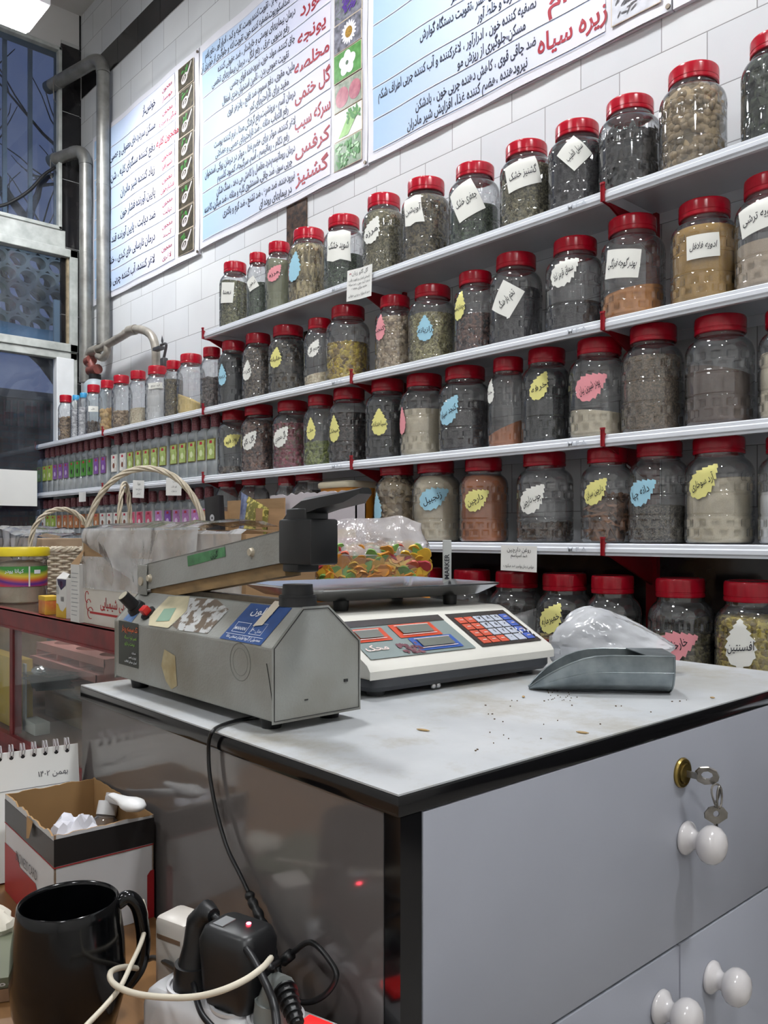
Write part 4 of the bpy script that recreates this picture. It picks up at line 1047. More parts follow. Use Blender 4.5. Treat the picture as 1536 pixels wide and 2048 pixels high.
def do_row(row, zs, yoff=0.0, cap=.30):
    L = []
    for l, r, top, spec in row:
        c = (l+r)/2; k = (c-CX)/F
        R = .07
        for _ in range(4):
            Yc = SY+.012+R+yoff; Z = Yc/ray(c, 0)[1]
            Rl = (r-l)/2*Z/(F*math.sqrt(1+k*k)); R = Rl/.755
        R = max(.045, min(.083, R))
        Yc = SY+.012+R+yoff
        Z = Yc/ray(c, 0)[1]
        ztop = ZC+(HY-top)/F*(Z-(Rl if top < HY else -Rl)*.7)
        L.append([c, R, Yc, zs, ztop-zs, spec])
    # keep neighbours apart
    for a, b in zip(L, L[1:]):
        xa, xb = on_y(a[0], 0, a[2]).x, on_y(b[0], 0, b[2]).x
        d = math.hypot(xb-xa, a[2]-b[2]); s = a[1]+b[1]+.002
        if d < s:
            q = d/s; a[1] *= q; b[1] *= q
    for a in L:
        a[4] = max(.16, min(cap, a[4]))
        a[3] += .0006; JARS.append((a, make_jar(*a)))
do_row(ROW1, ST[0]); do_row(ROW2, ST[1]); do_row(ROW3, ST[2], cap=ST[1]-ST[2]-.008); do_row(ROW4, ST[3], cap=ST[2]-ST[3]-.008); do_row(ROW4L, ST[3], cap=ST[2]-ST[3]-.008); do_row(ROW5, ST[4])


# ================================================================== bottles of herbal water
M_bottle = clear('clear_bottle_plastic', (225, 230, 232), haze=.42, rough=.06, ior=1.6, refl=1.3, hazecol=(214, 220, 222))
M_cap = mat('maroon_cap', (96, 24, 38), .35, var=.3, scale=160, col2=(140, 92, 98))
def bottle_proto(W, H, kind):
    D = W*.56; hb = H*.76
    b = MB(); c = [(-W/2, -D/2), (W/2, -D/2), (W/2, D/2), (-W/2, D/2)]
    def rr(w, d, r, z):
        out = []
        for sx, sy, a0 in ((1, 1, 0), (-1, 1, PI/2), (-1, -1, PI), (1, -1, 1.5*PI)):
            for k in range(5):
                a = a0+PI/2*k/4; out.append((sx*(w/2-r)+r*math.cos(a), sy*(d/2-r)+r*math.sin(a), z))
        return out
    rings = [rr(W-.006, D-.006, .006, 0), rr(W, D, .008, .004), rr(W, D, .008, hb*.30), rr(W-.003, D-.003, .008, hb*.32), rr(W-.003, D-.003, .008, hb*.78), rr(W, D, .008, hb*.80), rr(W, D, .008, hb*.93), rr(W*.85, D*.85, .012, hb*.98), rr(.034, .034, .0165, hb), rr(.030, .030, .0148, hb+.01)]
    n = 20; vs = [p for r in rings for p in r]
    fs = [(k*n+i, k*n+(i+1) % n, (k+1)*n+(i+1) % n, (k+1)*n+i) for k in range(len(rings)-1) for i in range(n)]+[tuple(range(n))[::-1]]
    b.add(vs, fs)
    cp = MB(); cp.lathe([(.019, hb+.004), (.0195, hb+.008), (.0195, H-.012), (.0185, H-.004), (.015, H), (.001, H)], 20)
    for k in range(10):
        a = 2*PI*k/10; cp.box((.0195*math.cos(a), .0195*math.sin(a), hb+.03), (.002, .002, .03), rz=a)
    return b, cp, W, D, hb
LAB = {'green': ((118, 108, 46), (176, 196, 118), (214, 224, 180)), 'leafgreen': ((60, 110, 40), (76, 150, 46), (30, 40, 24)), 'purple': ((112, 84, 90), (132, 84, 168), (200, 180, 216)),
       'white': ((206, 204, 198), (238, 236, 230), (120, 70, 50)), 'pink': ((206, 150, 160), (226, 96, 130), (240, 220, 224)), 'lilac': ((176, 150, 170), (186, 130, 190), (226, 206, 232)),
       'lime': ((150, 160, 60), (170, 200, 90), (220, 226, 180)), 'orange': ((140, 96, 60), (196, 130, 84), (226, 214, 196))}
def bottle_label(kind, W, D, hb):
    c0, c1, c2 = LAB[kind]; y = -D/2
    b = MB(); z0, z1 = hb*.34, hb*.77
    b.span((-W*.42, y-.0012, z0), (W*.42, y+.002, z1), 0)
    pts = [(-.36, .04), (.36, .02), (.38, .55), (.30, .8), (.36, .96), (-.30, .97), (-.37, .7), (-.3, .4)]
    b.add([(px*W, y-.0018, z0+pz*(z1-z0)) for px, pz in pts], [tuple(range(len(pts)))], 1)
    b.add([(W*.16*math.cos(a), y-.0024, z0+(.36+.16*math.sin(a))*(z1-z0)) for a in [2*PI*i/10 for i in range(10)]], [tuple(range(10))], 2)
    b.add([(-.14*W, y-.0024, z0+.78*(z1-z0)), (.14*W, y-.0024, z0+.78*(z1-z0)), (.12*W, y-.0024, z0+.92*(z1-z0)), (-.12*W, y-.0024, z0+.92*(z1-z0))], [(0, 1, 2, 3)], 3)
    return b, [mat('bottle_label_edge_'+kind, c0, .5), mat('bottle_label_field_'+kind, c1, .5, var=.15, scale=60), mat('bottle_label_motif_'+kind, c2, .5), mat('label_red_mark', (176, 40, 60), .5)]
PROT = {}
ORD = ['first', 'second', 'third', 'fourth', 'fifth', 'sixth', 'seventh', 'eighth', 'ninth', 'tenth', 'eleventh', 'twelfth']
def bottle_row(items, zs, H, shelfname):
    cnt = {}; tot = {}
    for px, k in items: tot[k] = tot.get(k, 0)+1
    lastx = None
    for px, k in items:
        W = .081
        Yc = SY+.045; p = on_y(px, 900, Yc)
        if lastx is not None and p.x-lastx < W+.003: p.x = lastx+W+.003
        lastx = p.x
        cnt[k] = cnt.get(k, 0)+1; i = cnt[k]
        word = {'green': 'olive green', 'leafgreen': 'bright green', 'purple': 'purple', 'white': 'white', 'pink': 'pink', 'lilac': 'lilac', 'lime': 'lime green', 'orange': 'orange'}[k]
        lab = '%s from left of the bottles with %s labels on the %s' % (ORD[i-1], word, shelfname) if tot[k] > 1 else 'the one clear bottle with a %s label on the %s' % (word, shelfname)
        g = 'herbal water bottles on the '+shelfname
        if k+str(H) not in PROT:
            b, c, W_, D, hb = bottle_proto(W, H, k)
            t = thing('herbal_water_bottle', (p.x, Yc, zs), lab, 'bottle', group=g)
            b.build('bottle_body', M_bottle, t, smooth=50); c.build('cap', M_cap, t)
            lb, ms = bottle_label(k, W_, D, hb); lb.build('label', ms, t, smooth=0)
            PROT[k+str(H)] = t
        else: copy_thing(PROT[k+str(H)], (p.x, Yc, zs), lab, g)
A = [(x/3.491, k) for x, k in [(300, 'lime'), (338, 'lime'), (368, 'lime'), (399, 'purple'), (433, 'purple'), (484, 'purple'), (527, 'leafgreen'), (569, 'leafgreen'), (608, 'leafgreen'), (650, 'leafgreen'), (697, 'purple'), (750, 'purple'), (825, 'white'), (885, 'white'), (938, 'green'), (995, 'green'), (1048, 'green'), (1101, 'green'), (1167, 'green'), (1243, 'green'), (1304, 'green'), (1367, 'green'), (1435, 'green'), (1490, 'green')]]
bottle_row(A, ST[2]+.0006, .275, 'third shelf')
Bq = [(x/3.491, k) for x, k in [(290, 'white'), (322, 'white'), (358, 'lime'), (396, 'lime'), (440, 'orange'), (482, 'orange'), (520, 'orange'), (562, 'orange'), (605, 'orange'), (650, 'orange'), (700, 'orange'), (745, 'white'), (790, 'white'), (838, 'white'), (900, 'white'), (951, 'pink'), (1002, 'pink'), (1068, 'pink'), (1137, 'lilac'), (1203, 'purple'), (1253, 'lilac'), (1309, 'lilac'), (1370, 'lilac'), (1420, 'lilac')]]
bottle_row(Bq, ST[3]+.0006, .235, 'fourth shelf')

# ribbed blue-capped bottles on the second shelf
M_bluecap = mat('blue_cap', (60, 150, 200), .35)
for px, lab in ((152, 'ribbed clear bottle with a blue cap, left one of two on the second shelf'), (167, 'ribbed clear bottle with a blue cap, right one of two on the second shelf')):
    Yc = SY+.055; p = on_y(px, 900, Yc); t = thing('ribbed_bottle', (p.x, Yc, ST[1]+.0006), lab, 'bottle')
    R = .033 if px < 160 else .036; H = .24; pr = [(.0, 0), (R*.9, 0), (R, .008)]
    for k in range(14): pr += [(R, .012+k*.0135), (R*.9, .012+k*.0135+.006)]
    pr += [(R, .2), (R*.75, .215), (.017, .222), (.017, .236)]
    MB().lathe(pr, 24).build('bottle_body', M_jar, t, smooth=60)
    c = [(r*.93 if r > .02 else r, z) for r, z in pr if z < .17]
    MB().lathe([(max(.001, r-.003), z+.001) for r, z in c]+[(.001, .165)], 20).build('dry_contents', G['beads'][0], t, smooth=60, kind='stuff')
    MB().lathe([(.019, .222), (.0195, .226), (.0195, .246), (.017, .25), (.001, .25)], 20).build('cap', M_bluecap, t)

# ================================================================== pipes and canister in the corner
M_galv = mat('galvanised_pipe', (150, 150, 146), .38, .55, var=.15, scale=14, col2=(118, 116, 112))
M_gold = mat('silver_grey_paint', (158, 152, 142), .4, .3, var=.15, scale=18)
M_rust = mat('red_brown_fitting', (122, 62, 54), .55, var=.2, scale=20)
def flue(px_v, ytop, ybot, px_e, py_e, r, label):
    Yp = WY-.06
    a = on_y(px_v, ytop, Yp); top = Vector((a.x, Yp, a.z-r)); bot = Vector((a.x, Yp, on_y(px_v, ybot, Yp).z))
    e = on_x(px_e, py_e, FX-.02); e.x = FX-.05; end = Vector((FX-.06, e.y, top.z-.02+0*e.z))
    end = Vector((FX+.012, Yp-.14, top.z)) if False else end
    t = thing('flue_pipe', bot, label, 'pipe'); LF = frame(bot)
    MB().tube([bot, top-Vector((0, 0, .10))], r, 20).build('upright_pipe', M_galv, t, local=LF)
    P = top-Vector((0, 0, .10)); d = (end-top).normalized(); Q = top+d*.11
    el = [P+(top-P)*s*(2-s)*1+ (Q-top)*s*s*1 if False else (P*(1-s)**2+top*2*s*(1-s)+Q*s*s) for s in [k/8 for k in range(9)]]
    MB().tube(el, r*1.06, 20).build('elbow', M_galv, t, local=LF)
    MB().tube([Q, end], r, 20).build('outlet_pipe', M_galv, t, local=LF)
    b = MB(); q = Q+d*((end-Q).length*.72)
    b.tube([q+Vector((0, r*1.05*math.cos(a), r*1.05*math.sin(a))) for a in [2*PI*i/16 for i in range(16)]], .002, 6, closed=True)
    b.tube([q+Vector((0, -r, -r*.4)), q+Vector((.03, -r-.01, -r-.05)), q+Vector((.01, -r-.0, -r-.09)), q+Vector((.04, -r, -r-.12))], .003, 6)
    b.build('wire_tie', mat('grey_wire', (140, 138, 132), .4, .5), t, local=LF)
    c = MB(); c.tube([Vector((bot.x, Yp, bot.z+(top.z-bot.z)*.55+k)) for k in (0, .01)], r*1.05, 20); c.build('pipe_joint', M_galv, t, local=LF)
    return t
flue(206, 100, 690, 100, 165, .037, 'tall right-hand steel flue pipe bending through the wall below the ceiling')
flue(171, 285, 765, 105, 320, .036, 'shorter left-hand steel flue pipe bending out beside the top window')
# black cable hanging from the outlet
Yp = WY-.2
pts = [on_x(110, 335, FX+.03), on_x(88, 350, FX+.03), on_x(60, 380, FX+.03), on_x(30, 400, FX+.03), on_x(0, 412, FX+.03), on_x(-60, 418, FX+.03)]
b = MB(); b.tube(spline(pts, 6), .010, 8)
tag(b.build('black_cable', mat('black_rubber', (20, 20, 22), .5), smooth=180), 'black cable sagging across the top shop window', 'cable')
# gas pipe loop
Yp = WY-.09
def gp(px, py, d=0): return on_y(px, py, Yp-d)
t = thing('gas_pipe', gp(312, 735), 'painted grey gas pipe loop with red-brown fittings above the second shelf', 'pipe'); LF = frame(t.location)
r = .022
b = MB(); b.tube(spline([gp(312, 745), gp(312, 720), gp(311, 695), gp(304, 673), gp(288, 661), gp(268, 659), gp(250, 667)], 6), r, 16); b.tube([gp(262, 662), gp(228, 682), gp(194, 700)], r, 16)
b.build('bent_pipe', M_gold, t, local=LF)
b = MB(); b.tube([gp(271, 659), gp(258, 662)], r*1.22, 16); b.build('socket_joint', M_gold, t, local=LF, label='silver joint')
b = MB(); b.tube(spline([gp(196, 699), gp(184, 703), gp(178, 712), gp(181, 722)], 5), r*1.25, 16); b.tube(spline([gp(215, 690), gp(214, 705), gp(206, 716), gp(196, 712)], 5), r*.95, 14); b.build('elbow_fitting', M_gold, t, local=LF)
b = MB(); b.tube([gp(180, 718), gp(187, 745)], r*1.1, 14); b.tube([gp(176, 724), gp(184, 719)], r*1.4, 14); b.tube([gp(180, 742), gp(196, 738)], r*1.3, 14)
b.build('red_brown_fitting', M_rust, t, local=LF, label='red-brown fitting')
b = MB(); c = gp(316, 700, .03)
b.span((c.x-.04, c.y-.01, c.z), (c.x+.03, c.y+.02, c.z+.016)); b.tube(spline([gp(322, 690, .04), gp(332, 688, .05), gp(330, 705, .05), gp(326, 722, .05)], 5), .007, 8); b.box(gp(328, 726, .05), (.035, .03, .05), bev=.006)
b.add([gp(322, 682, .03), gp(324, 670, .03), gp(327, 682, .03), gp(325, 690, .03)], [(0, 1, 2, 3)])
b.build('valve_and_bracket', mat('dark_steel', (90, 90, 92), .4, .7), t, local=LF)
# reducing black canister
Yp = WY-.085; c = on_y(190, 790, Yp); zt_ = on_y(188, 748, Yp).z
t = thing('plastic_canister', (c.x, Yp, ST[1]+.0006), 'pale blue-grey plastic canister behind the jars under the gas pipe', 'canister')
H = zt_-ST[1]-.036; R = .066
MB().lathe([(0, 0), (R, 0), (R, .01), (R, H*.86), (R*.93, H*.93), (R*.6, H*.99), (R*.5, H)], 28).build('body', mat('pale_blue_grey_plastic', (160, 172, 178), .45), t, smooth=60)
MB().lathe([(R*.5, H), (R*.52, H+.004), (R*.52, H+.03), (0.001, H+.03)], 24).build('cap', mat('black_rubber', (20, 20, 22), .5), t)

# paper notices hanging from shelf lips
def notice(px0, py0, px1, py1, rot, txts, label, W=None):
    Y = SY-.004; a = on_y(px0, py0, Y); c = on_y(px1, py1, Y); w = abs(c.x-a.x); h = abs(c.z-a.z)
    ce = Vector(((a.x+c.x)/2, Y-.001, (a.z+c.z)/2))
    t = thing('paper_notice', ce, label, 'notice')
    cr_, sr = math.cos(rot), math.sin(rot)
    def pt(x, z, d): return (x*cr_-z*sr, -.0015-d-.006*abs(math.sin(x*14)), x*sr+z*cr_)
    b = MB(); b.grid(lambda u, v: pt((u-.5)*w, (v-.5)*h, 0), 8, 6); b.build('sheet', M_paper, t, smooth=180)
    if txts:
        b = MB()
        for k, (s, zf_, sz) in enumerate(txts):
            V, Fc = text(s, sz*h, .0, min(w*.85, len(s)*sz*h*.45)); b.add([pt(x, z+zf_*h, .0008) for x, z in V], Fc)
        b.build('lettering', M_pen, t, smooth=0)
notice(697, 545, 747, 590, -.05, [('گل گاو زبان', .36, .16), ('آرامبخش اعصاب و تقویت قلب', .16, .12), ('تصفیه کننده خون ، ضد سرفه', .02, .12), ('مفید برای معده', -.12, .12), ('ضد اضطراب و بی خوابی', -.34, .12)], 'white typed notice on the lip of the top shelf')
notice(1005, 1091, 1077, 1144, -.02, [('روغن دارچین', .34, .24), ('ضد اسپاسم', .12, .2), ('خواص:درمان بواسیر ضد میکروب', -.3, .17)], 'white typed cinnamon oil notice on the lip of the fourth shelf')
notice(268, 962, 291, 995, -.06, [('نعنا', .3, .2), ('ضد نفخ معده', 0, .16), ('آرامبخش', -.25, .16)], 'left of two small paper notices behind the basket handle, on the third shelf lip')
notice(335, 957, 366, 990, -.04, [('گلاب', .3, .2), ('تقویت قلب', 0, .16), ('ضد اضطراب', -.25, .16)], 'right of two small paper notices behind the basket handle, on the third shelf lip')
notice(160, 985, 174, 1003, 0, [], 'narrow paper slip at the street end of the third shelf lip')

# orange tub with white lid on the fourth shelf
Yc = SY+.085; p = on_y(692, 1000, Yc)
t = thing('plastic_tub', (p.x+.01, Yc, ST[3]+.0006), 'orange plastic tub with a cream lid on the fourth shelf left of the root slices', 'tub')
def rrect(w, d, r, z, n=5):
    out = []
    for sx, sy, a0 in ((1, 1, 0), (-1, 1, PI/2), (-1, -1, PI), (1, -1, 1.5*PI)):
        for k in range(n): a = a0+PI/2*k/(n-1); out.append((sx*(w/2-r)+r*math.cos(a), sy*(d/2-r)+r*math.sin(a), z))
    return out
def loft(rings, cap0=True, cap1=True, mi=0, b=None):
    b = b or MB(); n = len(rings[0]); vs = [p for r in rings for p in r]
    fs = [(k*n+i, k*n+(i+1) % n, (k+1)*n+(i+1) % n, (k+1)*n+i) for k in range(len(rings)-1) for i in range(n)]
    if cap0: fs.append(tuple(range(n))[::-1])
    if cap1: fs.append(tuple((len(rings)-1)*n+i for i in range(n)))
    b.add(vs, fs, mi); return b
hT = on_y(692, 968, Yc-.06).z-ST[3]
loft([rrect(.15, .115, .02, 0), rrect(.18, .135, .024, hT)]).build('body', mat('orange_yellow_plastic', (226, 150, 50), .35, var=.05), t)
loft([rrect(.19, .145, .025, hT-.012), rrect(.194, .15, .026, hT-.006), rrect(.194, .15, .026, hT+.006), rrect(.18, .136, .024, hT+.012)]).build('lid', mat('cream_plastic_lid', (226, 216, 190), .4), t)

# ================================================================== drawer cabinet in front
WZ = ZC-.2
A0 = on_z(796.7, 1590.2, WZ)
hd_s = HEAD+math.radians(41.6)       # along the near side, away to the left
hd_f = HEAD-math.radians(48.6)       # along the drawer front, towards the shelves
us = Vector((math.cos(hd_s), math.sin(hd_s), 0)); uf = Vector((math.cos(hd_f), math.sin(hd_f), 0))
uf = Vector((us.y, -us.x, 0)) if us.cross(uf).z < 0 else Vector((-us.y, us.x, 0))
RZc = math.atan2(us.y, us.x)        # local x runs along -us later
# local frame: origin at the near corner on the floor, x towards the drawer front side (-us), y along uf
Rc = math.atan2(-us.y, -us.x)
CF = Matrix.Translation(Vector((A0.x, A0.y, 0))) @ Matrix.Rotation(Rc, 4, 'Z')
LX, LY = .628, .80                   # size along the near side and along the drawer front
M_lam = mat('pale_grey_laminate', (164, 167, 177), .42, var=.03, scale=5)
M_lamside = mat('glossy_grey_side_panel', (100, 96, 95), .1, var=.06, scale=3, spec=.7, coat=.5, bump=.05, bscale=5)
M_blk = mat('black_gloss_edge', (16, 16, 18), .12)
def worktop_mat():
    m, n, b = _new('worn_white_marble_top'); tcn = n.nodes.new('ShaderNodeTexCoord')
    nz = n.nodes.new('ShaderNodeTexNoise'); nz.inputs['Scale'].default_value = 3.5; nz.inputs['Detail'].default_value = 6; nz.inputs['Roughness'].default_value = .62
    n.links.new(tcn.outputs['Object'], nz.inputs['Vector'])
    rp = n.nodes.new('ShaderNodeValToRGB'); e = rp.color_ramp.elements
    e[0].position = .32; e[0].color = C(160, 160, 156); e[1].position = .68; e[1].color = C(196, 198, 200); x = e.new(.5); x.color = C(182, 185, 188)
    n.links.new(nz.outputs['Fac'], rp.inputs[0])
    n2 = n.nodes.new('ShaderNodeTexNoise'); n2.inputs['Scale'].default_value = 5; n2.inputs['Detail'].default_value = 7; n2.inputs['Roughness'].default_value = .75
    n.links.new(tcn.outputs['Object'], n2.inputs['Vector'])
    r2 = n.nodes.new('ShaderNodeValToRGB'); r2.color_ramp.elements[0].position = .50; r2.color_ramp.elements[1].position = .72; r2.color_ramp.elements[0].color = (0,0,0,1); r2.color_ramp.elements[1].color = (.75,.75,.75,1)
    n.links.new(n2.outputs['Fac'], r2.inputs[0])
    mx = n.nodes.new('ShaderNodeMix'); mx.data_type = 'RGBA'; n.links.new(r2.outputs[0], mx.inputs[0]); n.links.new(rp.outputs[0], mx.inputs[6]); mx.inputs[7].default_value = C(138, 126, 94)
    n.links.new(mx.outputs[2], b.inputs['Base Color']); b.inputs['Roughness'].default_value = .34
    return m
t = thing('drawer_cabinet', (A0.x, A0.y, 0), 'pale grey cabinet with black edges, locked drawer and white knobs in the foreground', 'cabinet', Rc)
MB().span((-LX+.02, .02, .03), (-.022, LY-.02, WZ-.02)).build('carcass', M_blk, t)
MB().span((-LX, 0, WZ-.0185), (0, LY, WZ-.0015), bev=.002).build('black_edge_band', M_blk, t)
MB().span((-LX+.001, .001, WZ-.0016), (-.001, LY-.001, WZ)).build('worktop', worktop_mat(), t, smooth=0)
MB().span((-LX+.002, .002, .02), (-.02, .0195, WZ-.0186)).build('side_panel', M_lamside, t)
MB().span((-.021, .003, .02), (-.001, .026, WZ-.0186)).build('corner_stile', M_blk, t)
for nm, y0, y1, z0, z1 in (('drawer', .0275, LY-.01, ZC-.452, ZC-.2195), ('cabinet_door', .0275, .424, .03, ZC-.4555), ('cabinet_door', .427, LY-.01, .03, ZC-.4555)):
    o = MB().span((-.0208, y0, z0), (-.0008, y1, z1), bev=.001).build(nm, M_lam, t)
    if nm == 'drawer':
        ky, kz = .436, ZC-.338
    else: ky, kz = ((.382, ZC-.507) if y0 < .1 else (.494, ZC-.514))
    kb = MB(); Mk = Matrix.Translation(Vector((-.0008, ky, kz))) @ Matrix.Rotation(PI/2, 4, 'Y')
    kb.lathe([(.0001, .0), (.0175, .0), (.019, .002), (.018, .005), (.012, .010), (.0095, .014), (.011, .018), (.016, .021), (.0198, .0255), (.021, .031), (.0198, .037), (.015, .0425), (.008, .0455), (.0001, .0462)], 36, 0, Mk)
    kb.build('knob', mat('white_porcelain', (220, 216, 216), .18, var=.02, coat=.4), o, smooth=60)
    if nm == 'drawer':
        kb = MB(); Mk = Matrix.Translation(Vector((-.0008, .428, ZC-.264))) @ Matrix.Rotation(PI/2, 4, 'Y')
        kb.lathe([(.0165, 0), (.0168, .002), (.0155, .004), (.013, .0045), (.0125, .003), (.011, .003), (.0105, .0065), (.0001, .007)], 32, 0, Mk)
        kb.build('lock', mat('old_brass', (150, 128, 70), .28, .9, var=.15, scale=60), o, smooth=40)
# key in the lock, with a split ring and a second key
M_key = mat('worn_nickel', (150, 146, 140), .3, .9, var=.15, scale=80)
kp = CF @ Vector((-.0008+.007, .428, ZC-.264))
t = thing('key', kp, 'key turned in the brass drawer lock, with second key hanging', 'key', Rc)
def plate(out, holes_r, th, M, mb):
    """bow with a hole: ring of quads between outline and hole circle"""
    n = len(out); (hx, hy, hr) = holes_r
    inn = []
    for x, y in out:
        a = math.atan2(y-hy, x-hx); inn.append((hx+hr*math.cos(a), hy+hr*math.sin(a)))
    vs = [(x, y, -th/2) for x, y in out]+[(x, y, -th/2) for x, y in inn]+[(x, y, th/2) for x, y in inn]+[(x, y, th/2) for x, y in out]
    fs = [(k*n+i, k*n+(i+1) % n, ((k+1) % 4)*n+(i+1) % n, ((k+1) % 4)*n+i) for k in range(4) for i in range(n)]
    mb.add(vs, fs, 0, M)
b = MB(); b.box((.005, 0, 0), (.014, .0022, .007)); 
bow = [(.008, .004), (.013, .011), (.022, .0125), (.030, .008), (.033, .0), (.032, -.006), (.027, -.011), (.018, -.013), (.011, -.009), (.008, -.004)]
plate(bow, (.0205, .001, .0062), .0022, Matrix.Rotation(.5, 4, 'Z') @ Matrix.Rotation(.5, 4, 'X') @ Matrix.Rotation(PI/2, 4, 'X'), b)
b.build('key_bow', M_key, t)
b = MB(); rc = Vector((.024, .018, -.022))
b.tube([rc+Vector((.002*math.sin(a*2), .0075*math.sin(a), .0125*math.cos(a))) for a in [2*PI*i/20 for i in range(20)]], .0013, 6, closed=True)
b.tube([rc+Vector((.003, .002+.0055*math.sin(a), -.002+.012*math.cos(a))) for a in [2*PI*i/20 for i in range(20)]], .0011, 6, closed=True)
b.build('split_ring', M_key, t)
t2 = thing('hanging_key', kp+(CF.to_3x3() @ Vector((.024, .018, -.033))), 'small nickel key hanging from the split ring above the drawer knob', 'key', Rc)
b = MB(); bow2 = [(0, 0), (.008, -.002), (.013, -.008), (.0125, -.014), (.006, -.018), (.003, -.020), (-.003, -.020), (-.006, -.018), (-.0125, -.014), (-.013, -.008), (-.008, -.002)]
plate(bow2, (.0, -.009, .0035), .002, Matrix.Rotation(.9, 4, 'Z') @ Matrix.Rotation(PI/2, 4, 'X'), b)
b.build('key_bow', M_key, t2)
b = MB(); b.box((0, 0, -.0335), (.002, .0055, .027)); b.box((.001, .003, -.042), (.002, .003, .003)); b.build('key_blade', M_key, t2)

# crumbs and scraps on the worktop
for i, (px, py, L, lab) in enumerate(((846, 1462, .016, 'small curled wood-coloured scrap lying on the front of the worktop'), (1165, 1467, .014, 'pale husk lying near the front edge of the worktop'), (1425, 1397, .006, 'tiny brown crumb right of the metal scoop'), (1047, 1395, .008, 'brown husk lying left of the tip of the scoop'))):
    p = on_z(px, py, WZ)
    b = MB(); b.ball((0, 0, .0012), .0012, 8, M=Matrix.Rotation(rnd(0, 3), 4, 'Z'), sc=(L/.0024, 1.6, .9))
    o = b.build('herb_scrap', mat('dry_husk', (168, 140, 96), .8), smooth=180, loc=(p.x, p.y, WZ)); tag(o, lab, 'scrap')
b = MB()
for i in range(60):
    px, py = rnd(950, 1500), rnd(1400, 1520)
    p = on_z(px, py, WZ); q = CF.inverted() @ p
    if -LX < q.x < -.02 and .02 < q.y < LY: b.box((p.x-A0.x, p.y-A0.y, .0005), (rnd(.0006, .002), rnd(.0006, .0014), .001), rz=rnd(0, 3))
for i in range(24):
    p = on_z(rnd(1090, 1160), rnd(1380, 1402), WZ); b.box((p.x-A0.x, p.y-A0.y, .0005), (.0009, .0009, .001), rz=rnd(0, 3))
tag(b.build('herb_dust', mat('herb_dust_brown', (86, 66, 44), .9), smooth=0, loc=(A0.x, A0.y, WZ)), 'specks of herb dust scattered over the worktop', 'dust', kind='stuff')

# ------------------------------------------------------------------ impulse bag sealer
S0 = on_z(547, 1446, WZ+.012); S1 = on_z(232, 1352, WZ+.012); S2 = on_z(722, 1416, WZ+.012)
ul = (S1-S0); SL = ul.length; ul.normalize(); uw = Vector((ul.y, -ul.x, 0)); SW = abs((S2-S0).dot(uw)); uw = uw if (S2-S0).dot(uw) > 0 else -uw
# local frame: origin near bottom corner on the worktop; x = along length (away), y = -? use x=ul, y = z x x
Rs = math.atan2(ul.y, ul.x); sgn = 1 if (Matrix.Rotation(Rs, 3, 'Z') @ Vector((0, 1, 0))).dot(uw) > 0 else -1
def sw(x, y, z): return Vector((x, y*sgn, z))
t = thing('bag_sealer', (S0.x, S0.y, WZ), 'worn grey metal impulse bag sealer with raised black-handled arm on the worktop', 'bag sealer', Rs)
M_sgrey = mat('worn_grey_enamel', (154, 157, 154), .42, var=.06, scale=9, col2=(124, 121, 112), bump=.15, bscale=300)
M_black = mat('black_plastic', (22, 23, 25), .38, var=.1, scale=30)
h0 = .012
prof = [(0, h0), (0, h0+.074), (.036*SW/.11, h0+.112), (.068*SW/.11, h0+.112), (SW, h0+.073), (SW, h0)]
n = len(prof); b = MB()
# rounded corner profile
b.add([sw(0, y, z) for y, z in prof]+[sw(SL, y, z) for y, z in prof], [tuple(range(n)), tuple(range(n, 2*n))[::-1]]+[(i, (i+1) % n, n+(i+1) % n, n+i) for i in range(n)])
body = b.build('body', M_sgrey, t, smooth=0)
bv = body.modifiers.new('edge_round', 'BEVEL'); bv.width = .002; bv.segments = 2
# end plate seam and black edge chips
b = MB(); pr2 = [(y, z) for y, z in prof]
b.tube([sw(-.0006, y*.985+.0008, h0+(z-h0)*.985+.001) for y, z in pr2], .0005, 5, closed=True); b.box(sw(-.0006, SW*.83, h0+.032), (.0012, .005, .003)); b.box(sw(-.0006, SW*.36, h0+.018), (.001, .004, .0012))
b.build('end_plate_marks', mat('dark_chip', (40, 40, 40), .7), body)
b = MB()
for x, y in ((.03, .018), (.03, SW-.018), (SL-.035, .018), (SL-.035, SW-.018)):
    MB().add([], []); bb = MB(); bb.cyl(sw(x, y, 0), sw(x, y, h0+.001), .0105, 16, r2=.013); bb.build('rubber_foot', M_black, t)
# sloping front panel frame: point at (x along, s up the slope)
y1, z1 = prof[2][0], prof[2][1]; sl = math.hypot(y1, z1-(h0+.074))
def slope(x, s, d=.0006):
    k = s/sl; ny, nz = -(z1-(h0+.074))/sl, y1/sl
    return sw(x, y1*k+ny*d, h0+.074+(z1-h0-.074)*k+nz*d)
def front(x, z, d=.0006): return sw(x, -d, h0+z)
def patch(fn, pts, m, name, d=.0006, par=None, label=None):
    bb = MB(); bb.add([fn(x, s, d) for x, s in pts], [tuple(range(len(pts)))]); return bb.build(name, m, par or t, smooth=0, label=label)
M_blue = mat('blue_sticker', (44, 76, 132), .4, var=.1, scale=60)
patch(slope, [(.024, .001), (.105, .001), (.097, .052), (.018, .052)], M_blue, 'blue_sticker')
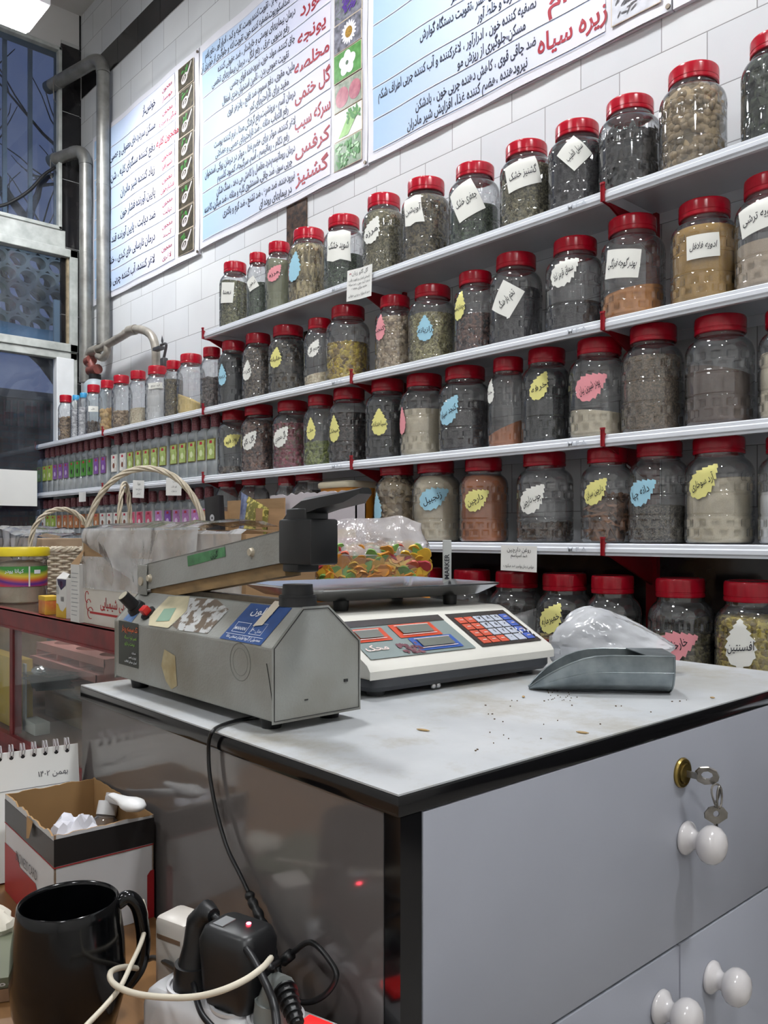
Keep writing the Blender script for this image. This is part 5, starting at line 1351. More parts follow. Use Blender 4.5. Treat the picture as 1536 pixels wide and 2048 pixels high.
# sticker lettering and outlines
bl_ = MB()
def stext(s, x, y, size, w, mb, fn, flip=True, width=None):
    V, Fc = text(s, size, w, width); mb.add([fn(x-a, y+c, .0011) for a, c in V], Fc)
stext('نایلون', .062, .042, .014, .01, bl_, slope, width=.04); stext('MANAN', .080, .017, .006, .01, bl_, slope); stext('مدل ۳۰۰', .048, .017, .006, .01, bl_, slope)
stext('محصولی از گروه تولیدی صنعتی مانا', .062, .006, .006, .01, bl_, slope, width=.066)
for (xa, xb, ya, yb) in ((.028, .100, .009, .0095), (.036, .058, .012, .0125), (.036, .058, .027, .0275), (.066, .092, .012, .0125), (.066, .092, .025, .0255)):
    bl_.add([slope(xa, ya, .001), slope(xb, ya, .001), slope(xb, yb, .001), slope(xa, yb, .001)], [(0, 1, 2, 3)])
for (xa, ya) in ((.036, .012), (.058, .012), (.066, .012), (.092, .012)):
    bl_.add([slope(xa, ya, .001), slope(xa+.0006, ya, .001), slope(xa+.0006, ya+.014, .001), slope(xa, ya+.014, .001)], [(0, 1, 2, 3)])
bl_.build('sticker_lettering', mat('white_print', (220, 224, 230), .5), t, smooth=0)
patch(slope, [(.325, .001), (.352, .003), (.350, .032), (.328, .030)], mat('pale_blue_sticker', (96, 130, 180), .5, var=.2, scale=80), 'control_sticker')
# torn paper and flaked foil remains
patch(slope, [(.135, .004), (.20, .002), (.235, .010), (.25, .030), (.235, .050), (.17, .052), (.13, .040)], mat('torn_foil_remains', (196, 198, 198), .35, .2, col2=(112, 98, 84), scale=70, detail=6, sharp=True), 'torn_label_remains')
patch(slope, [(.225, .002), (.275, .001), (.292, .015), (.285, .048), (.235, .052), (.215, .03)], mat('yellowed_paper', (196, 188, 158), .7, var=.12, scale=30), 'yellowed_label', d=.001)
patch(slope, [(.235, .012), (.265, .008), (.270, .028), (.243, .032)], mat('dull_green_print', (130, 160, 140), .6), 'green_print', d=.0015)
patch(lambda x, s, d: sw(.0, 0, 0)+slope(x, s, d), [(.045, .025), (.06, .022), (.055, .058), (.04, .058)], mat('cream_tape', (206, 198, 180), .5), 'cream_tape', d=.0016)
# dark label on the near side
patch(front, [(SL-.010, .018), (SL-.068, .018), (SL-.068, .075), (SL-.010, .075)], mat('black_gloss_label', (24, 26, 22), .25, var=.3, scale=30, col2=(44, 50, 38)), 'black_label')
bl_ = MB(); stext('تک سیستم پرداز', SL-.044, .066, .010, .015, bl_, front, width=.046); bl_.build('orange_lettering', mat('orange_print', (214, 96, 40), .5), t, smooth=0)
bl_ = MB(); stext('تعمیر انواع دستگاه', SL-.046, .055, .006, .01, bl_, front, width=.036); stext('دوخت و ترازو', SL-.044, .047, .006, .01, bl_, front, width=.03); bl_.build('green_lettering', mat('lime_print', (120, 170, 60), .5), t, smooth=0)
bl_ = MB(); stext('خدمات', SL-.056, .036, .004, .01, bl_, front); stext('فروش و تعمیر', SL-.052, .030, .004, .01, bl_, front, width=.022); stext('تهران میدان انقلاب', SL-.046, .024, .004, .01, bl_, front, width=.036); bl_.build('small_lettering', mat('white_print', (220, 224, 230), .5), t, smooth=0)
patch(front, [(.200, .010), (.205, .045), (.232, .05), (.240, .03), (.228, .012), (.214, .004)], mat('faded_glue_patch', (182, 170, 138), .7, col2=(150, 134, 96), scale=40), 'glue_patch')
b = MB(); b.tube([front(.062+.020*math.cos(a), .062+.020*math.sin(a)-.008, .0) for a in [2*PI*i/28 for i in range(28)]], .0005, 4, closed=True); b.tube([front(.062+.0145*math.cos(a), .054+.0145*math.sin(a), .0) for a in [2*PI*i/24 for i in range(24)]], .0003, 4, closed=True); b.build('embossed_round_stamp', mat('dull_grey_line', (110, 112, 108), .6), t)
b = MB(); b.tube([front(.012, .058, 0), front(.008, .045, 0), front(.004, .030, 0), front(.002, .022, 0)], .0007, 4); b.build('crack', mat('dark_chip', (40, 40, 40), .7), t)
# knob and red switch
M_dial = mat('dial_metal_cap', (190, 182, 160), .35, .4)
nrm = Vector(sw(0, -(z1-(h0+.074))/sl, y1/sl))
k0 = slope(.338, .022, 0)
o = MB().cyl(k0, k0+nrm*.007, .0125, 22, r2=.011).cyl(k0+nrm*.007, k0+nrm*.028, .0085, 22, r2=.0078).build('dial_knob', M_black, t); MB().cyl(k0+nrm*.028, k0+nrm*.0286, .0068, 18).build('dial_cap', M_dial, o)
k1 = slope(.300, .018, 0)
o = MB().cyl(k1, k1+nrm*.003, .0105, 20).build('switch_ring', M_black, t); bb = MB(); bb.box(k1+nrm*.007, (.012, .010, .010), M=Matrix.Rotation(.75*sgn, 4, 'X'), bev=.001); bb.build('red_switch', mat('red_plastic', (190, 36, 34), .35), t)
# sealing bar and strip along the top
b = MB(); b.span(sw(.02, .043, h0+.112), sw(SL-.03, .060, h0+.118)); b.build('sealing_bar', mat('brown_teflon_strip', (92, 80, 64), .5, var=.2, scale=50), t)
b = MB(); b.cyl(sw(.035, .055, h0+.112), sw(.035, .055, h0+.124), .021, 28, r2=.0195); b.cyl(sw(.035, .055, h0+.124), sw(.035, .055, h0+.135), .017, 28, r2=.016); b.cyl(sw(.035, .055, h0+.121), sw(.035, .055, h0+.1225), .0205, 28); b.build('round_stop', M_black, t)
# rear hinge bracket
hx, hy = .355, .046; hz = h0+.112
b = MB()
for dy in (-.0165, .0165): b.span(sw(hx-.014, hy+dy-.001, hz-.004), sw(hx+.012, hy+dy+.001, hz+.036), bev=.0008)
b.span(sw(hx-.014, hy-.0165, hz), sw(hx+.012, hy+.0165, hz+.002)); b.build('hinge_bracket', M_sgrey, t)
# arm: raised channel; pivot at the far end, handle near end
pv = Vector(sw(hx, hy, hz+.014))
ang = math.radians(7.9); ad = Vector((-math.cos(ang), 0, math.sin(ang))); au = Vector((math.sin(ang), 0, math.cos(ang)))
def ap(s, d, y): return pv+ad*s+au*d+Vector((0, y*sgn, 0))
def abox(s0, s1, d0, d1, ya, yb, mb, mi=0):
    c = [ap(s, d, y) for d in (d0, d1) for (s, y) in ((s0, ya), (s1, ya), (s1, yb), (s0, yb))]
    mb.add(c, [(0,3,2,1),(4,5,6,7),(0,1,5,4),(1,2,6,5),(2,3,7,6),(3,0,4,7)], mi)
AL = .328
b = MB(); abox(-.008, AL, -.012, .022, -.0145, -.0130, b); abox(-.008, AL, -.012, .022, .0130, .0145, b); abox(-.008, AL, .0205, .022, -.0145, .0145, b)
b.build('arm', M_sgrey, t, smooth=0)
b = MB(); abox(.010, AL-.004, -.026, -.012, -.010, .010, b); b.build('press_bar', mat('brown_aged_lining', (142, 116, 78), .6, var=.2, scale=25, stretch=(1, 1, 3)), t)
b = MB()
for s, d in ((.02, .002), (.27, .006), (0, 0)): b.cyl(ap(s, d, -.0145), ap(s, d, -.0185), .0055, 14, r2=.004)
b.cyl(ap(0, 0, -.0165), ap(0, 0, -.0195), .006, 14)
b.build('rivet', mat('pale_rivet', (190, 180, 160), .4, .3), t)
patch(lambda s, d, q: ap(s, d, -.0145-q), [(.125, .006), (.215, .008), (.215, .019), (.125, .019)], mat('green_tape_label', (72, 130, 84), .4, var=.2, scale=70), 'green_label')
b = MB(); V, Fc = text('گرین', .009, .01); b.add([ap(.19+a, .0125+c, -.0155) for a, c in V], Fc); b.build('label_lettering', M_pen, t, smooth=0)
# black handle block and lever
b = MB(); bs = AL-.003
def hb_(s0, s1, zA, zB, ya, yb, bev=.003):
    p0 = ap(s0, 0, ya); p1 = ap(s1, 0, yb)
    b.box(((p0.x+p1.x)/2, (p0.y+p1.y)/2, (zA+zB)/2), (abs(p1.x-p0.x), abs(p1.y-p0.y), abs(zB-zA)), bev=bev)
zh = ap(bs+.02, 0, 0).z
hb_(bs, bs+.058, zh-.016, zh+.031, -.018, .018)
hb_(bs+.002, bs+.030, zh-.024, zh-.014, -.014, .014, .002)
b.build('handle_block', M_black, t)
b = MB(); W_ = .017
pts = [(bs-.002, zh+.028, .012, .004), (bs+.012, zh+.036, .013, .008), (bs+.034, zh+.044, .014, .009), (bs+.065, zh+.048, .015, .007), (bs+.105, zh+.052, .014, .006), (bs+.122, zh+.057, .008, .003)]
rings = []
for s, z, w_, h_ in pts:
    x = ap(s, 0, 0).x; yc = hy*sgn
    rings.append([(x, yc-w_, z-h_), (x, yc+w_, z-h_), (x, yc+w_*.9, z+h_*.6), (x, yc+w_*.5, z+h_), (x, yc-w_*.5, z+h_), (x, yc-w_*.9, z+h_*.6)])
loft(rings, b=b); b.span((ap(bs+.01, 0, 0).x, (hy-.015)*sgn, zh+.02), (ap(bs+.045, 0, 0).x, (hy+.015)*sgn, zh+.042), bev=.002)
b.build('handle_lever', M_black, t, smooth=50)

# ------------------------------------------------------------------ digital price scale
hf = HEAD-math.radians(52.5)
Q0 = on_z(741, 1392, WZ+.006)       # near left bottom corner of the base
xf = Vector((math.cos(hf), math.sin(hf), 0))
Rq = hf                              # local x runs along the control front, y = away (to the left)
t = thing('price_scale', (Q0.x, Q0.y, WZ), 'white digital price scale with keypad and steel tray on the worktop', 'scale', Rq)
SWd, SDp = .332, .33
M_ivory = mat('ivory_white_plastic', (216, 214, 206), .38, var=.03)
M_dark = mat('dark_grey_plastic', (52, 54, 58), .4)
b = loft([rrect(SWd-.01, SDp-.01, .02, .008), rrect(SWd, SDp, .024, .014), rrect(SWd, SDp, .024, .024)]); 
b.v = [v+Vector((SWd/2, SDp/2, 0)) for v in b.v]; b.build('base', M_dark, t)
# upper shell: side profile swept across
def shell_ring(x, ins=0):
    return [(x, ins, .024), (x, ins-.0, .034), (x, ins+.006, .041), (x, .100, .088), (x, .112, .092), (x, SDp-ins-.012, .092), (x, SDp-ins, .080), (x, SDp-ins, .024)]
b = loft([shell_ring(.010, .010), shell_ring(.002, .003), shell_ring(0, .0+.001), shell_ring(SWd, .001), shell_ring(SWd-.002, .003), shell_ring(SWd-.010, .010)][1:5]); b.build('upper_shell', M_ivory, t, smooth=40)
# panel helper: s from 0 (front) to 1 (back) on the slope
def pn(u, s, d=.0008):
    y = .012+(.098-.012)*s; z = .0445+(.0865-.0445)*s
    return Vector((u, y-.43*d, z+.9*d))
def pq(u0, u1, s0, s1, m, name, par, d=.0008, lab=None, sk=0):
    bb = MB(); bb.add([pn(u0, s0, d), pn(u1, s0, d), pn(u1+sk, s1, d), pn(u0+sk, s1, d)], [(0, 1, 2, 3)]); return bb.build(name, m, par, smooth=0, label=lab)
M_film = mat('grey_panel_film', (128, 140, 138), .3, var=.05); M_charc = mat('charcoal_film', (54, 50, 48), .25)
disp = pq(.012, .190, .04, .96, M_film, 'display_panel', t)
pq(.012, .190, .80, .96, M_charc, 'dark_strip', t, .0014)
for (u0, u1, s0, s1, c, nm) in ((.008, .072, .42, .74, (196, 76, 48), 'price_window'), (.080, .160, .44, .78, (196, 76, 48), 'unit_price_window'), (.090, .172, .10, .42, (58, 90, 160), 'weight_window')):
    o = pq(u0+.006, u1, s0, s1, mat('film_%d_%d' % (c[0], c[2]), c, .3), nm, t, .0018)
    e = (s1-s0)*.22; pq(u0+.016, u1-.010, s0+e, s1-e*.9, mat('dull_lcd', (110, 114, 108), .2), 'lcd', o, .0036)
    bb = MB()
    for a, c_ in (((u0+.013, s0+e*.6), (u1-.007, s0+e*.6+.015)), ((u0+.013, s1-e*.6-.015), (u1-.007, s1-e*.6))): bb.add([pn(a[0], a[1], .003), pn(c_[0], a[1], .003), pn(c_[0], c_[1], .003), pn(a[0], c_[1], .003)], [(0, 1, 2, 3)])
    bb.build('window_line', mat('pale_outline', (226, 206, 200), .5), o, smooth=0)
bb = MB(); V, Fc = text('محک', .017, .02); bb.add([pn(.035+a, .26+c/.095, .002) for a, c in V], Fc); bb.build('brand_lettering', mat('pale_outline', (226, 206, 200), .5), disp, smooth=0)
bb = MB()
for i in range(30):
    u, s = rnd(.068, .10), rnd(.03, .3); L = rnd(.003, .008); bb.add([pn(u, s, .002), pn(u+L, s+.01, .002), pn(u+L*.8, s+.06, .002), pn(u-L*.3, s+.05, .002)], [(0, 1, 2, 3)])
bb.build('scuffed_maroon_print', mat('maroon_scuff', (112, 70, 78), .5), disp, smooth=0)
kp_ = pq(.203, .322, .05, .96, M_charc, 'keypad', t)
digs = {(2, 3): '۷', (3, 3): '۸', (4, 3): '۹', (2, 2): '۴', (3, 2): '۵', (4, 2): '۶', (2, 1): '۱', (3, 1): '۲', (4, 1): '۳', (3, 0): '۰', (4, 0): '⌫'}
M_kr = mat('orange_red_key', (206, 88, 62), .4); M_kw = mat('pale_grey_key', (186, 192, 206), .4); M_kb = mat('blue_key', (70, 96, 176), .4)
bt = MB()
for r_ in range(4):
    for c_ in range(6):
        m = M_kr if (c_ < 2 or (r_ == 0 and c_ == 2)) else (M_kb if c_ == 5 else M_kw)
        u = .211+c_*.0178; s = .12+r_*.185
        bb = MB(); p = pn(u+.0075, s+.075, .0012); bb.box(p, (.0152, .0152, .0014), M=Matrix.Rotation(math.atan2(.042, .086), 4, 'X'), bev=.0006); bb.build('key_pad_button', m, kp_)
        g = digs.get((c_, r_))
        if g and g != '⌫':
            V, Fc = text(g, .010, .02); bt.add([pn(u+.0075+a, s+.075+c/.095, .0026) for a, c in V], Fc, 0)
        elif m is not M_kw: bt.add([pn(u+.004+a, s+.06+c, .0026) for a, c in ((0, 0), (.007, 0), (.007, .02), (0, .02))], [(0, 1, 2, 3)], 1)
bt.build('key_marks', [M_pen, mat('pale_outline', (226, 206, 200), .5)], kp_, smooth=0)
bb = MB()
for i in range(9):
    u, s = rnd(.29, .318), rnd(.05, .4); bb.add([pn(u, s, .003), pn(u+.006, s+.05, .003), pn(u+.004, s+.09, .0032)], [(0, 1, 2)])
bb.build('torn_clear_tape', mat('tape_shine', (220, 222, 226), .1), kp_, smooth=0)
# front small feet nuts
bb = MB()
for x in (.105, .113): bb.ball((x, .006, .006), .004, 10)
bb.build('levelling_foot', mat('bright_steel', (190, 190, 190), .2, .9), t)
for x, y in ((.03, .03), (.30, .03), (.03, .30), (.30, .30)): MB().cyl((x, y, 0), (x, y, .009), .012, 14).build('rubber_foot', M_dark, t)
# tray: posts, underside frame, steel tray with raised rim
tcx = Vector((SWd/2+.012, .237, 0)); TW, TD, tz = .335, .242, .123
tm_ = Matrix.Translation(tcx) @ Matrix.Rotation(math.radians(-2.5), 4, 'Z')
for x, y in ((-.1, -.07), (.1, -.07), (-.1, .07), (.1, .07)):
    MB().cyl(tm_ @ Vector((x, y, .09)), tm_ @ Vector((x, y, tz-.014)), .010, 14, r2=.012).build('tray_post', M_black, t)
rings = [rrect(TW-.07, TD-.07, .01, tz-.016), rrect(TW-.05, TD-.05, .012, tz-.014), rrect(TW-.004, TD-.004, .016, tz+.0), rrect(TW, TD, .018, tz+.001), rrect(TW, TD, .018, tz+.003), rrect(TW-.006, TD-.006, .016, tz+.0035), rrect(TW-.05, TD-.05, .012, tz-.011), rrect(TW-.07, TD-.07, .01, tz-.0125)]
b = loft(rings); b.v = [tm_ @ v for v in b.v]
b.build('steel_tray', mat('brushed_steel', (214, 216, 220), .16, 1.0, var=.03, scale=10), t, smooth=30)
# indicator pole at the back
# ------------------------------------------------------------------ galvanised scoop
G0 = on_z(1062, 1387, WZ+.001); G1 = on_z(1349, 1392, WZ+.001); gd = (G1-G0); GL = gd.length; gd.normalize()
Rg = math.atan2(gd.y, gd.x)
t = thing('metal_scoop', (G0.x, G0.y, WZ), 'small galvanised metal scoop lying on the worktop', 'scoop', Rg)
M_zinc = mat('galvanised_zinc', (150, 158, 160), .34, .75, var=.12, scale=35, col2=(112, 120, 124), detail=5)
GWd, GH = .066, .046
def sec(x):
    f_ = min(1, x/(.095))
    hh = .003+GH*(1-(1-f_)**2.0)
    ww = GWd*(.10+.90*(1-(1-min(1, x/.06))**2.2))
    pts = []
    for k in range(17):
        a = PI*k/16; # from near rim down round to the far rim
        yy = -math.cos(a)*ww/2; zz = -math.sin(a)
        pts.append((yy*(1 if abs(math.cos(a)) > .001 else 1), zz))
    out = []
    for yy, zz in pts:
        sq = abs(zz)**.55
        out.append((x, GWd/2+yy*(1+.0*sq), hh*(1-sq)+.0008))
    return out, hh
xs_ = [0, .006, .014, .024, .036, .05, .065, .08, .1, .12, .14, GL]
o_ = []; 
for x in xs_: o_.append(sec(x)[0])
b = MB(); n = 17; vs = [p for r in o_ for p in r]; fs = [(k*n+i, k*n+i+1, (k+1)*n+i+1, (k+1)*n+i) for k in range(len(o_)-1) for i in range(n-1)]
b.add(vs, fs)
inn = [[(x, GWd/2+(y-GWd/2)*.97, z+.0012 if abs(y-GWd/2) < GWd*.44 else z) for x, y, z in r] for r in o_]
b.add([p for r in inn for p in r], [f[::-1] for f in fs])
ew = b.build('trough', M_zinc, t, smooth=60)
b = MB()
for sd in (0, 16): b.tube([Vector(r[sd]) for r in o_], .0011, 6)
b.tube([Vector(r[1])+Vector((0, -.0006, -.001)) for r in o_[3:]], .0006, 6)
b.build('rolled_rim', M_zinc, t)
b = MB(); e = o_[-1]; k = len(e); b.add([Vector(p)+Vector((0, 0, 0)) for p in e]+[Vector(p)+Vector((.0015, 0, 0)) for p in e], [tuple(range(k)), tuple(range(k, 2*k))[::-1]]+[(i, (i+1) % k, k+(i+1) % k, k+i) for i in range(k)])
b.tube([Vector(p) for p in e], .0012, 6); b.build('back_plate', M_zinc, t, smooth=30)
b = MB(); zt2 = o_[-1][0][2]
b.add([(GL-.034, 0, zt2), (GL+.001, 0, zt2), (GL+.001, GWd, zt2), (GL-.046, GWd, zt2), (GL-.034, 0, zt2+.0012), (GL+.001, 0, zt2+.0012), (GL+.001, GWd, zt2+.0012), (GL-.046, GWd, zt2+.0012)], [(0,3,2,1),(4,5,6,7),(0,1,5,4),(1,2,6,5),(2,3,7,6),(3,0,4,7)]); b.build('top_cover', M_zinc, t, smooth=0)

# ------------------------------------------------------------------ crumpled clear bag behind the scoop
M_film2 = clear('milky_plastic_film', (236, 238, 242), haze=.5, rough=.16, ior=1.45, refl=1.6, bump=.35, bscale=22, hazecol=(232, 234, 238))
def crumple(name, c, size, seed, m, label=None, cat=None, nseg=40, amp=.2, flat=.0, par=None, rz=0, shape_fn=None):
    rs = random.Random(seed); off = Vector((rs.uniform(0, 50), rs.uniform(0, 50), rs.uniform(0, 50)))
    b = MB(); N = nseg; K = nseg//2; vs = []
    for j in range(K+1):
        ph = PI*j/K
        for i in range(N):
            th = 2*PI*i/N; d = Vector((math.sin(ph)*math.cos(th), math.sin(ph)*math.sin(th), math.cos(ph)))
            q = 1+amp*(noise.noise(d*1.7+off)*1.3)+amp*.55*(1-abs(noise.noise(d*4.3+off))*3.2)*.5+amp*.25*(1-abs(noise.noise(d*9+off))*3)*.5
            p = Vector((d.x*size[0]*q, d.y*size[1]*q, d.z*size[2]*q))
            if shape_fn: p = shape_fn(p, d)
            p.z = max(p.z, -size[2]*(1-flat)); vs.append(p)
    zmin = min(p.z for p in vs); vs = [p-Vector((0, 0, zmin)) for p in vs]
    fs = [(j*N+i, (j+1)*N+i, (j+1)*N+(i+1) % N, j*N+(i+1) % N) for j in range(K) for i in range(N)]
    b.add(vs, fs)
    o = b.build(name, m, par, smooth=28); o.location = c; o.rotation_euler.z = rz
    if label: tag(o, label, cat)
    return o
pb = at_depth(1222, 1300, 1.22)
def peak(p, d):
    # taller on the left, tail to the right
    p.z *= max(.35, 1.12-.62*max(0, p.x+.03)/.09)*(1-.5*max(0, -p.x-.05)/.05); p.x *= 1.12
    return p
crumple('plastic_bag', (pb.x, pb.y, WZ), (.084, .045, .054), 3, M_film2, 'crumpled empty milky plastic bag lying behind the scoop', 'plastic bag', nseg=80, amp=.10, flat=.35, rz=HEAD-PI/2, shape_fn=peak)

# ================================================================== red-framed glass counter in the middle
CT = .90; CY0, CY1, CX0, CX1 = .944, 1.72, -4.7, -1.26
M_redp = mat('chipped_red_paint', (128, 34, 36), .42, var=.2, scale=12, col2=(96, 30, 32), bump=.1)
M_cglass = clear('counter_glass', (246, 250, 249), haze=.05, rough=.03, ior=1.45, refl=.55)
M_card = mat('brown_cardboard', (164, 132, 96), .8, var=.08, scale=9, stretch=(1, 1, 6))
t = thing('display_counter', (CX0, CY0, 0), 'red steel framed glass display counter behind the cabinet, loaded with baskets and cartons', 'counter'); LF = frame(t.location)
M_top = mat('dusty_red_brown_top', (120, 92, 86), .5, var=.1, scale=6)
MB().span((CX0, CY0+.012, CT-.008), (CX1, CY1, CT)).build('counter_top', clear('counter_top_glass', (250, 246, 244), haze=.10, rough=.08, ior=1.5, refl=.7, hazecol=(160, 122, 110)), t, local=LF)
b = MB(); b.span((CX0, CY0, CT-.062), (CX1, CY0+.006, CT-.001)).span((CX0, CY0, CT-.006), (CX1, CY0+.03, CT-.0005)).span((CX0, CY0-.004, CT-.064), (CX1, CY0+.01, CT-.058)); b.build('front_rail', M_redp, t, local=LF)
for x, y in ((CX1-.03, CY0+.01), (CX1-.03, CY1-.04), (CX0, CY0+.01), (CX0, CY1-.04), (-2.98, CY1-.04), (-2.95, CY0+.01) ):
    MB().span((x, y, 0), (x+.03, y+.03, CT-.012)).build('frame_post', M_redp, t, local=LF)
b = MB(); b.span((CX0, CY0, .44), (CX1, CY0+.03, .475)).span((CX0, CY0, .02), (CX1, CY0+.03, .06)); b.build('lower_rail', M_redp, t, local=LF)
MB().span((CX0+.03, CY0+.014, .475), (CX1-.03, CY0+.018, CT-.062)).build('front_glass', M_cglass, t, local=LF)
MB().span((CX0+.02, CY0+.02, .462), (CX1-.02, CY1-.02, .476)).build('bottom_board', mat('brown_board', (96, 70, 56), .6), t, local=LF)
MB().span((CX0+.02, CY0+.10, .628), (CX1-.02, CY1-.02, .636)).build('glass_shelf', M_cglass, t, local=LF)
MB().span((CX0+.02, CY0+.02, .06), (CX1-.02, CY1-.02, .07)).build('bottom_panel', M_redp, t, local=LF)
MB().span((CX0+.02, CY1-.02, .06), (CX1-.02, CY1-.01, .60)).build('back_panel', mat('brown_back_board', (130, 100, 88), .7), t, local=LF)
b = MB(); b.span((CX0, CY0+.03, .03), (CX1, CY0+.036, .46)); b.build('front_panel', M_redp, t, local=LF)
# --- things inside the counter
def pY(px, py, Y): return on_y(px, py, Y)
def cbox(name, lab, cat, px0, px1, py0, zb, Y, depth, m, rz=0, mats=None, extra=None):
    a = pY(px0, py0, Y); c = pY(px1, py0, Y); w = abs(c.x-a.x); h = pY((px0+px1)/2, py0, Y).z-zb
    t = thing(name, ((a.x+c.x)/2, Y+depth/2, zb), lab, cat, rz)
    MB().span((-w/2, -depth/2, 0), (w/2, depth/2, h), bev=.0015).build('box_body', m, t)
    if extra: extra(t, w, depth, h)
    return t
M_yel = mat('yellow_carton', (206, 168, 48), .6, var=.05); M_wht = mat('white_carton', (214, 212, 208), .65, var=.04)
def yx(t, w, d, h):
    b = MB(); b.add([(-w/2+.002, -d/2-.001, .01), (w*.1, -d/2-.001, .01), (w*.1, -d/2-.001, h*.9), (-w/2+.002, -d/2-.001, h*.9)], [(0, 1, 2, 3)]); b.build('printed_face', M_wht, t, smooth=0)
    b = MB(); b.ball((-w*.2, -d/2-.001, h*.35), .03, 12, sc=(1, .03, 1)); b.build('dark_print', mat('dark_print', (60, 56, 66), .5), t)
cbox('product_carton', 'yellow and white carton inside the glass counter at its lower left', 'carton', -60, 36, 1305, .477, .985, .05, M_yel, extra=yx)
cbox('product_carton', 'brown carton on the inner glass shelf at the far left', 'carton', -60, 32, 1245, .637, 1.12, .12, M_card)
MB_ = MB(); a = pY(37, 1300, 1.0); c = pY(50, 1300, 1.0)
o = MB().span((0, 0, 0), (abs(c.x-a.x), .006, .23)).build('white_divider', M_wht); o.location = (a.x, 1.0, .477); tag(o, 'upright white plastic divider strip inside the glass counter', 'divider')
cbox('product_carton', 'grey box behind the white divider inside the counter', 'carton', 52, 84, 1268, .637, 1.32, .12, mat('grey_carton', (120, 122, 120), .6))
cbox('product_carton', 'small white block box at the bottom of the counter', 'carton', 44, 70, 1442, .477, 1.0, .05, M_wht)
cbox('product_carton', 'low brown carton in the lower part of the counter', 'carton', 90, 165, 1395, .477, 1.15, .2, M_card)
# pink cut-out trays
M_pink = mat('pink_plastic', (226, 158, 150), .45, var=.05)
for i, (x, z, lab) in enumerate(((-2.99, .6366, 'lower pink plastic holder with round openings inside the counter'), (-2.97, .688, 'upper pink plastic holder with round openings, stacked on the lower one'))):
    b = MB(); nh = 3; w, d = .62, .22; R = .075; 
    tt = thing('pink_holder', (x, 1.25+i*.02, z), lab, 'plastic holder')
    vs = []; N = 32
    for k in range(nh):
        cx = -w/2+w*(k+.5)/nh; hw = w/nh/2
        out = []; inn = []
        for q in range(N):
            a = 2*PI*q/N; m_ = max(abs(math.cos(a))/hw, abs(math.sin(a))/(d/2)); out.append((cx+math.cos(a)/m_, math.sin(a)/m_)); inn.append((cx+R*math.cos(a), R*math.sin(a)))
        for zz in (0,):
            o_ = len(b.v)
            b.add([(x_, y_, .048) for x_, y_ in out]+[(x_, y_, .048) for x_, y_ in inn]+[(x_, y_, .03) for x_, y_ in inn], [(q, (q+1) % N, N+(q+1) % N, N+q) for q in range(N)]+[(N+q, N+(q+1) % N, 2*N+(q+1) % N, 2*N+q) for q in range(N)])
    b.span((-w/2, -d/2, .022), (w/2, -d/2+.003, .05)).span((-w/2, d/2-.003, 0), (w/2, d/2, .05))
    for sx in (-w/2, -w/6, w/6, w/2-.003): b.span((sx, -d/2, 0), (sx+.003, d/2, .048))
    b.build('tray', M_pink, tt, smooth=30)
# stacked dark sachets
for k in range(7):
    z = .6385+k*.0065; x = -2.86+rnd(-.02, .02)
    b = MB(); b.grid(lambda u, v: ((u-.5)*.17, (v-.5)*.12, .0045*math.sin(PI*u)*math.sin(PI*v)+.002*noise.noise(Vector((u*6, v*6, k)))), 14, 10); b.grid(lambda u, v: ((u-.5)*.17, (v-.5)*.12, .0002), 2, 2)
    o = b.build('foil_sachet', mat('dark_teal_foil', (46, 66, 72), .25, .3, var=.2, scale=30), smooth=180, loc=(x, 1.06, z)); o.rotation_euler.z = rnd(-.3, .3)
    tag(o, '%s dark foil sachet counted from the bottom of the stack inside the counter' % ORD[k], 'sachet', 'dark foil sachets stacked in the counter')
crumple('foil_scrap', (-2.80, 1.0, .6366+.052), (.03, .02, .012), 21, mat('silver_foil', (190, 194, 198), .25, .7), 'crumpled silver foil scrap on the dark sachets in the counter', 'scrap', nseg=20, amp=.4)

# --- things standing on the counter
# big carton with red print, plastic film torn open over it
M_cartlow = mat('white_printed_carton', (206, 200, 190), .6, var=.05)
cx0, cx1, cyf, cyb, ch = -2.335, -1.74, .957, 1.17, .262
t = thing('carton', ((cx0+cx1)/2, (cyf+cyb)/2, CT+.0005), 'large brown carton with red lettering under torn clear film on the counter', 'carton'); LF = frame(t.location)
b = MB()
for (p, q) in (((cx0, cyf, CT), (cx1, cyf+.004, CT+ch)), ((cx0, cyb-.004, CT), (cx1, cyb, CT+ch)), ((cx0, cyf+.004, CT), (cx0+.004, cyb-.004, CT+ch)), ((cx1-.004, cyf+.004, CT), (cx1, cyb-.004, CT+ch)), ((cx0+.004, cyf+.004, CT), (cx1-.004, cyb-.004, CT+.004))): b.span(p, q)
b.build('carton_body', M_card, t, local=LF, smooth=0)
b = MB(); b.span((cx0+.001, cyf-.0012, CT+.001), (cx1-.001, cyf, CT+.105)); b.span((cx0-.0012, cyf, CT+.001), (cx0, cyb-.002, CT+.1)); b.build('white_print_band', M_cartlow, t, local=LF, smooth=0)
M_redprint = mat('red_carton_print', (170, 40, 40), .6)
b = MB(); b.span((cx0+.05, cyf-.002, CT+.030), (cx1-.02, cyf-.0011, CT+.036))
V, Fc = text('نگهدارنده و افزودنی شیمیایی', .038, .015, .36); b.add([(cx0+.30+a, cyf-.002, CT+.062+c) for a, c in V], Fc)
for k in range(3): b.tube([(cx0+.03+.012*k+.012*math.cos(a)*(1+.3*k), cyf-.0018, CT+.075-.022*k+.016*math.sin(a)) for a in [.5+4.6*i/16 for i in range(17)]], .0011, 4)
V, Fc = text('شیمیایی', .03, .015, .11); b.add([(cx0+.25+a, cyf-.002, CT+.155+c) for a, c in V], Fc)
b.build('lettering', M_redprint, t, local=LF, smooth=0)
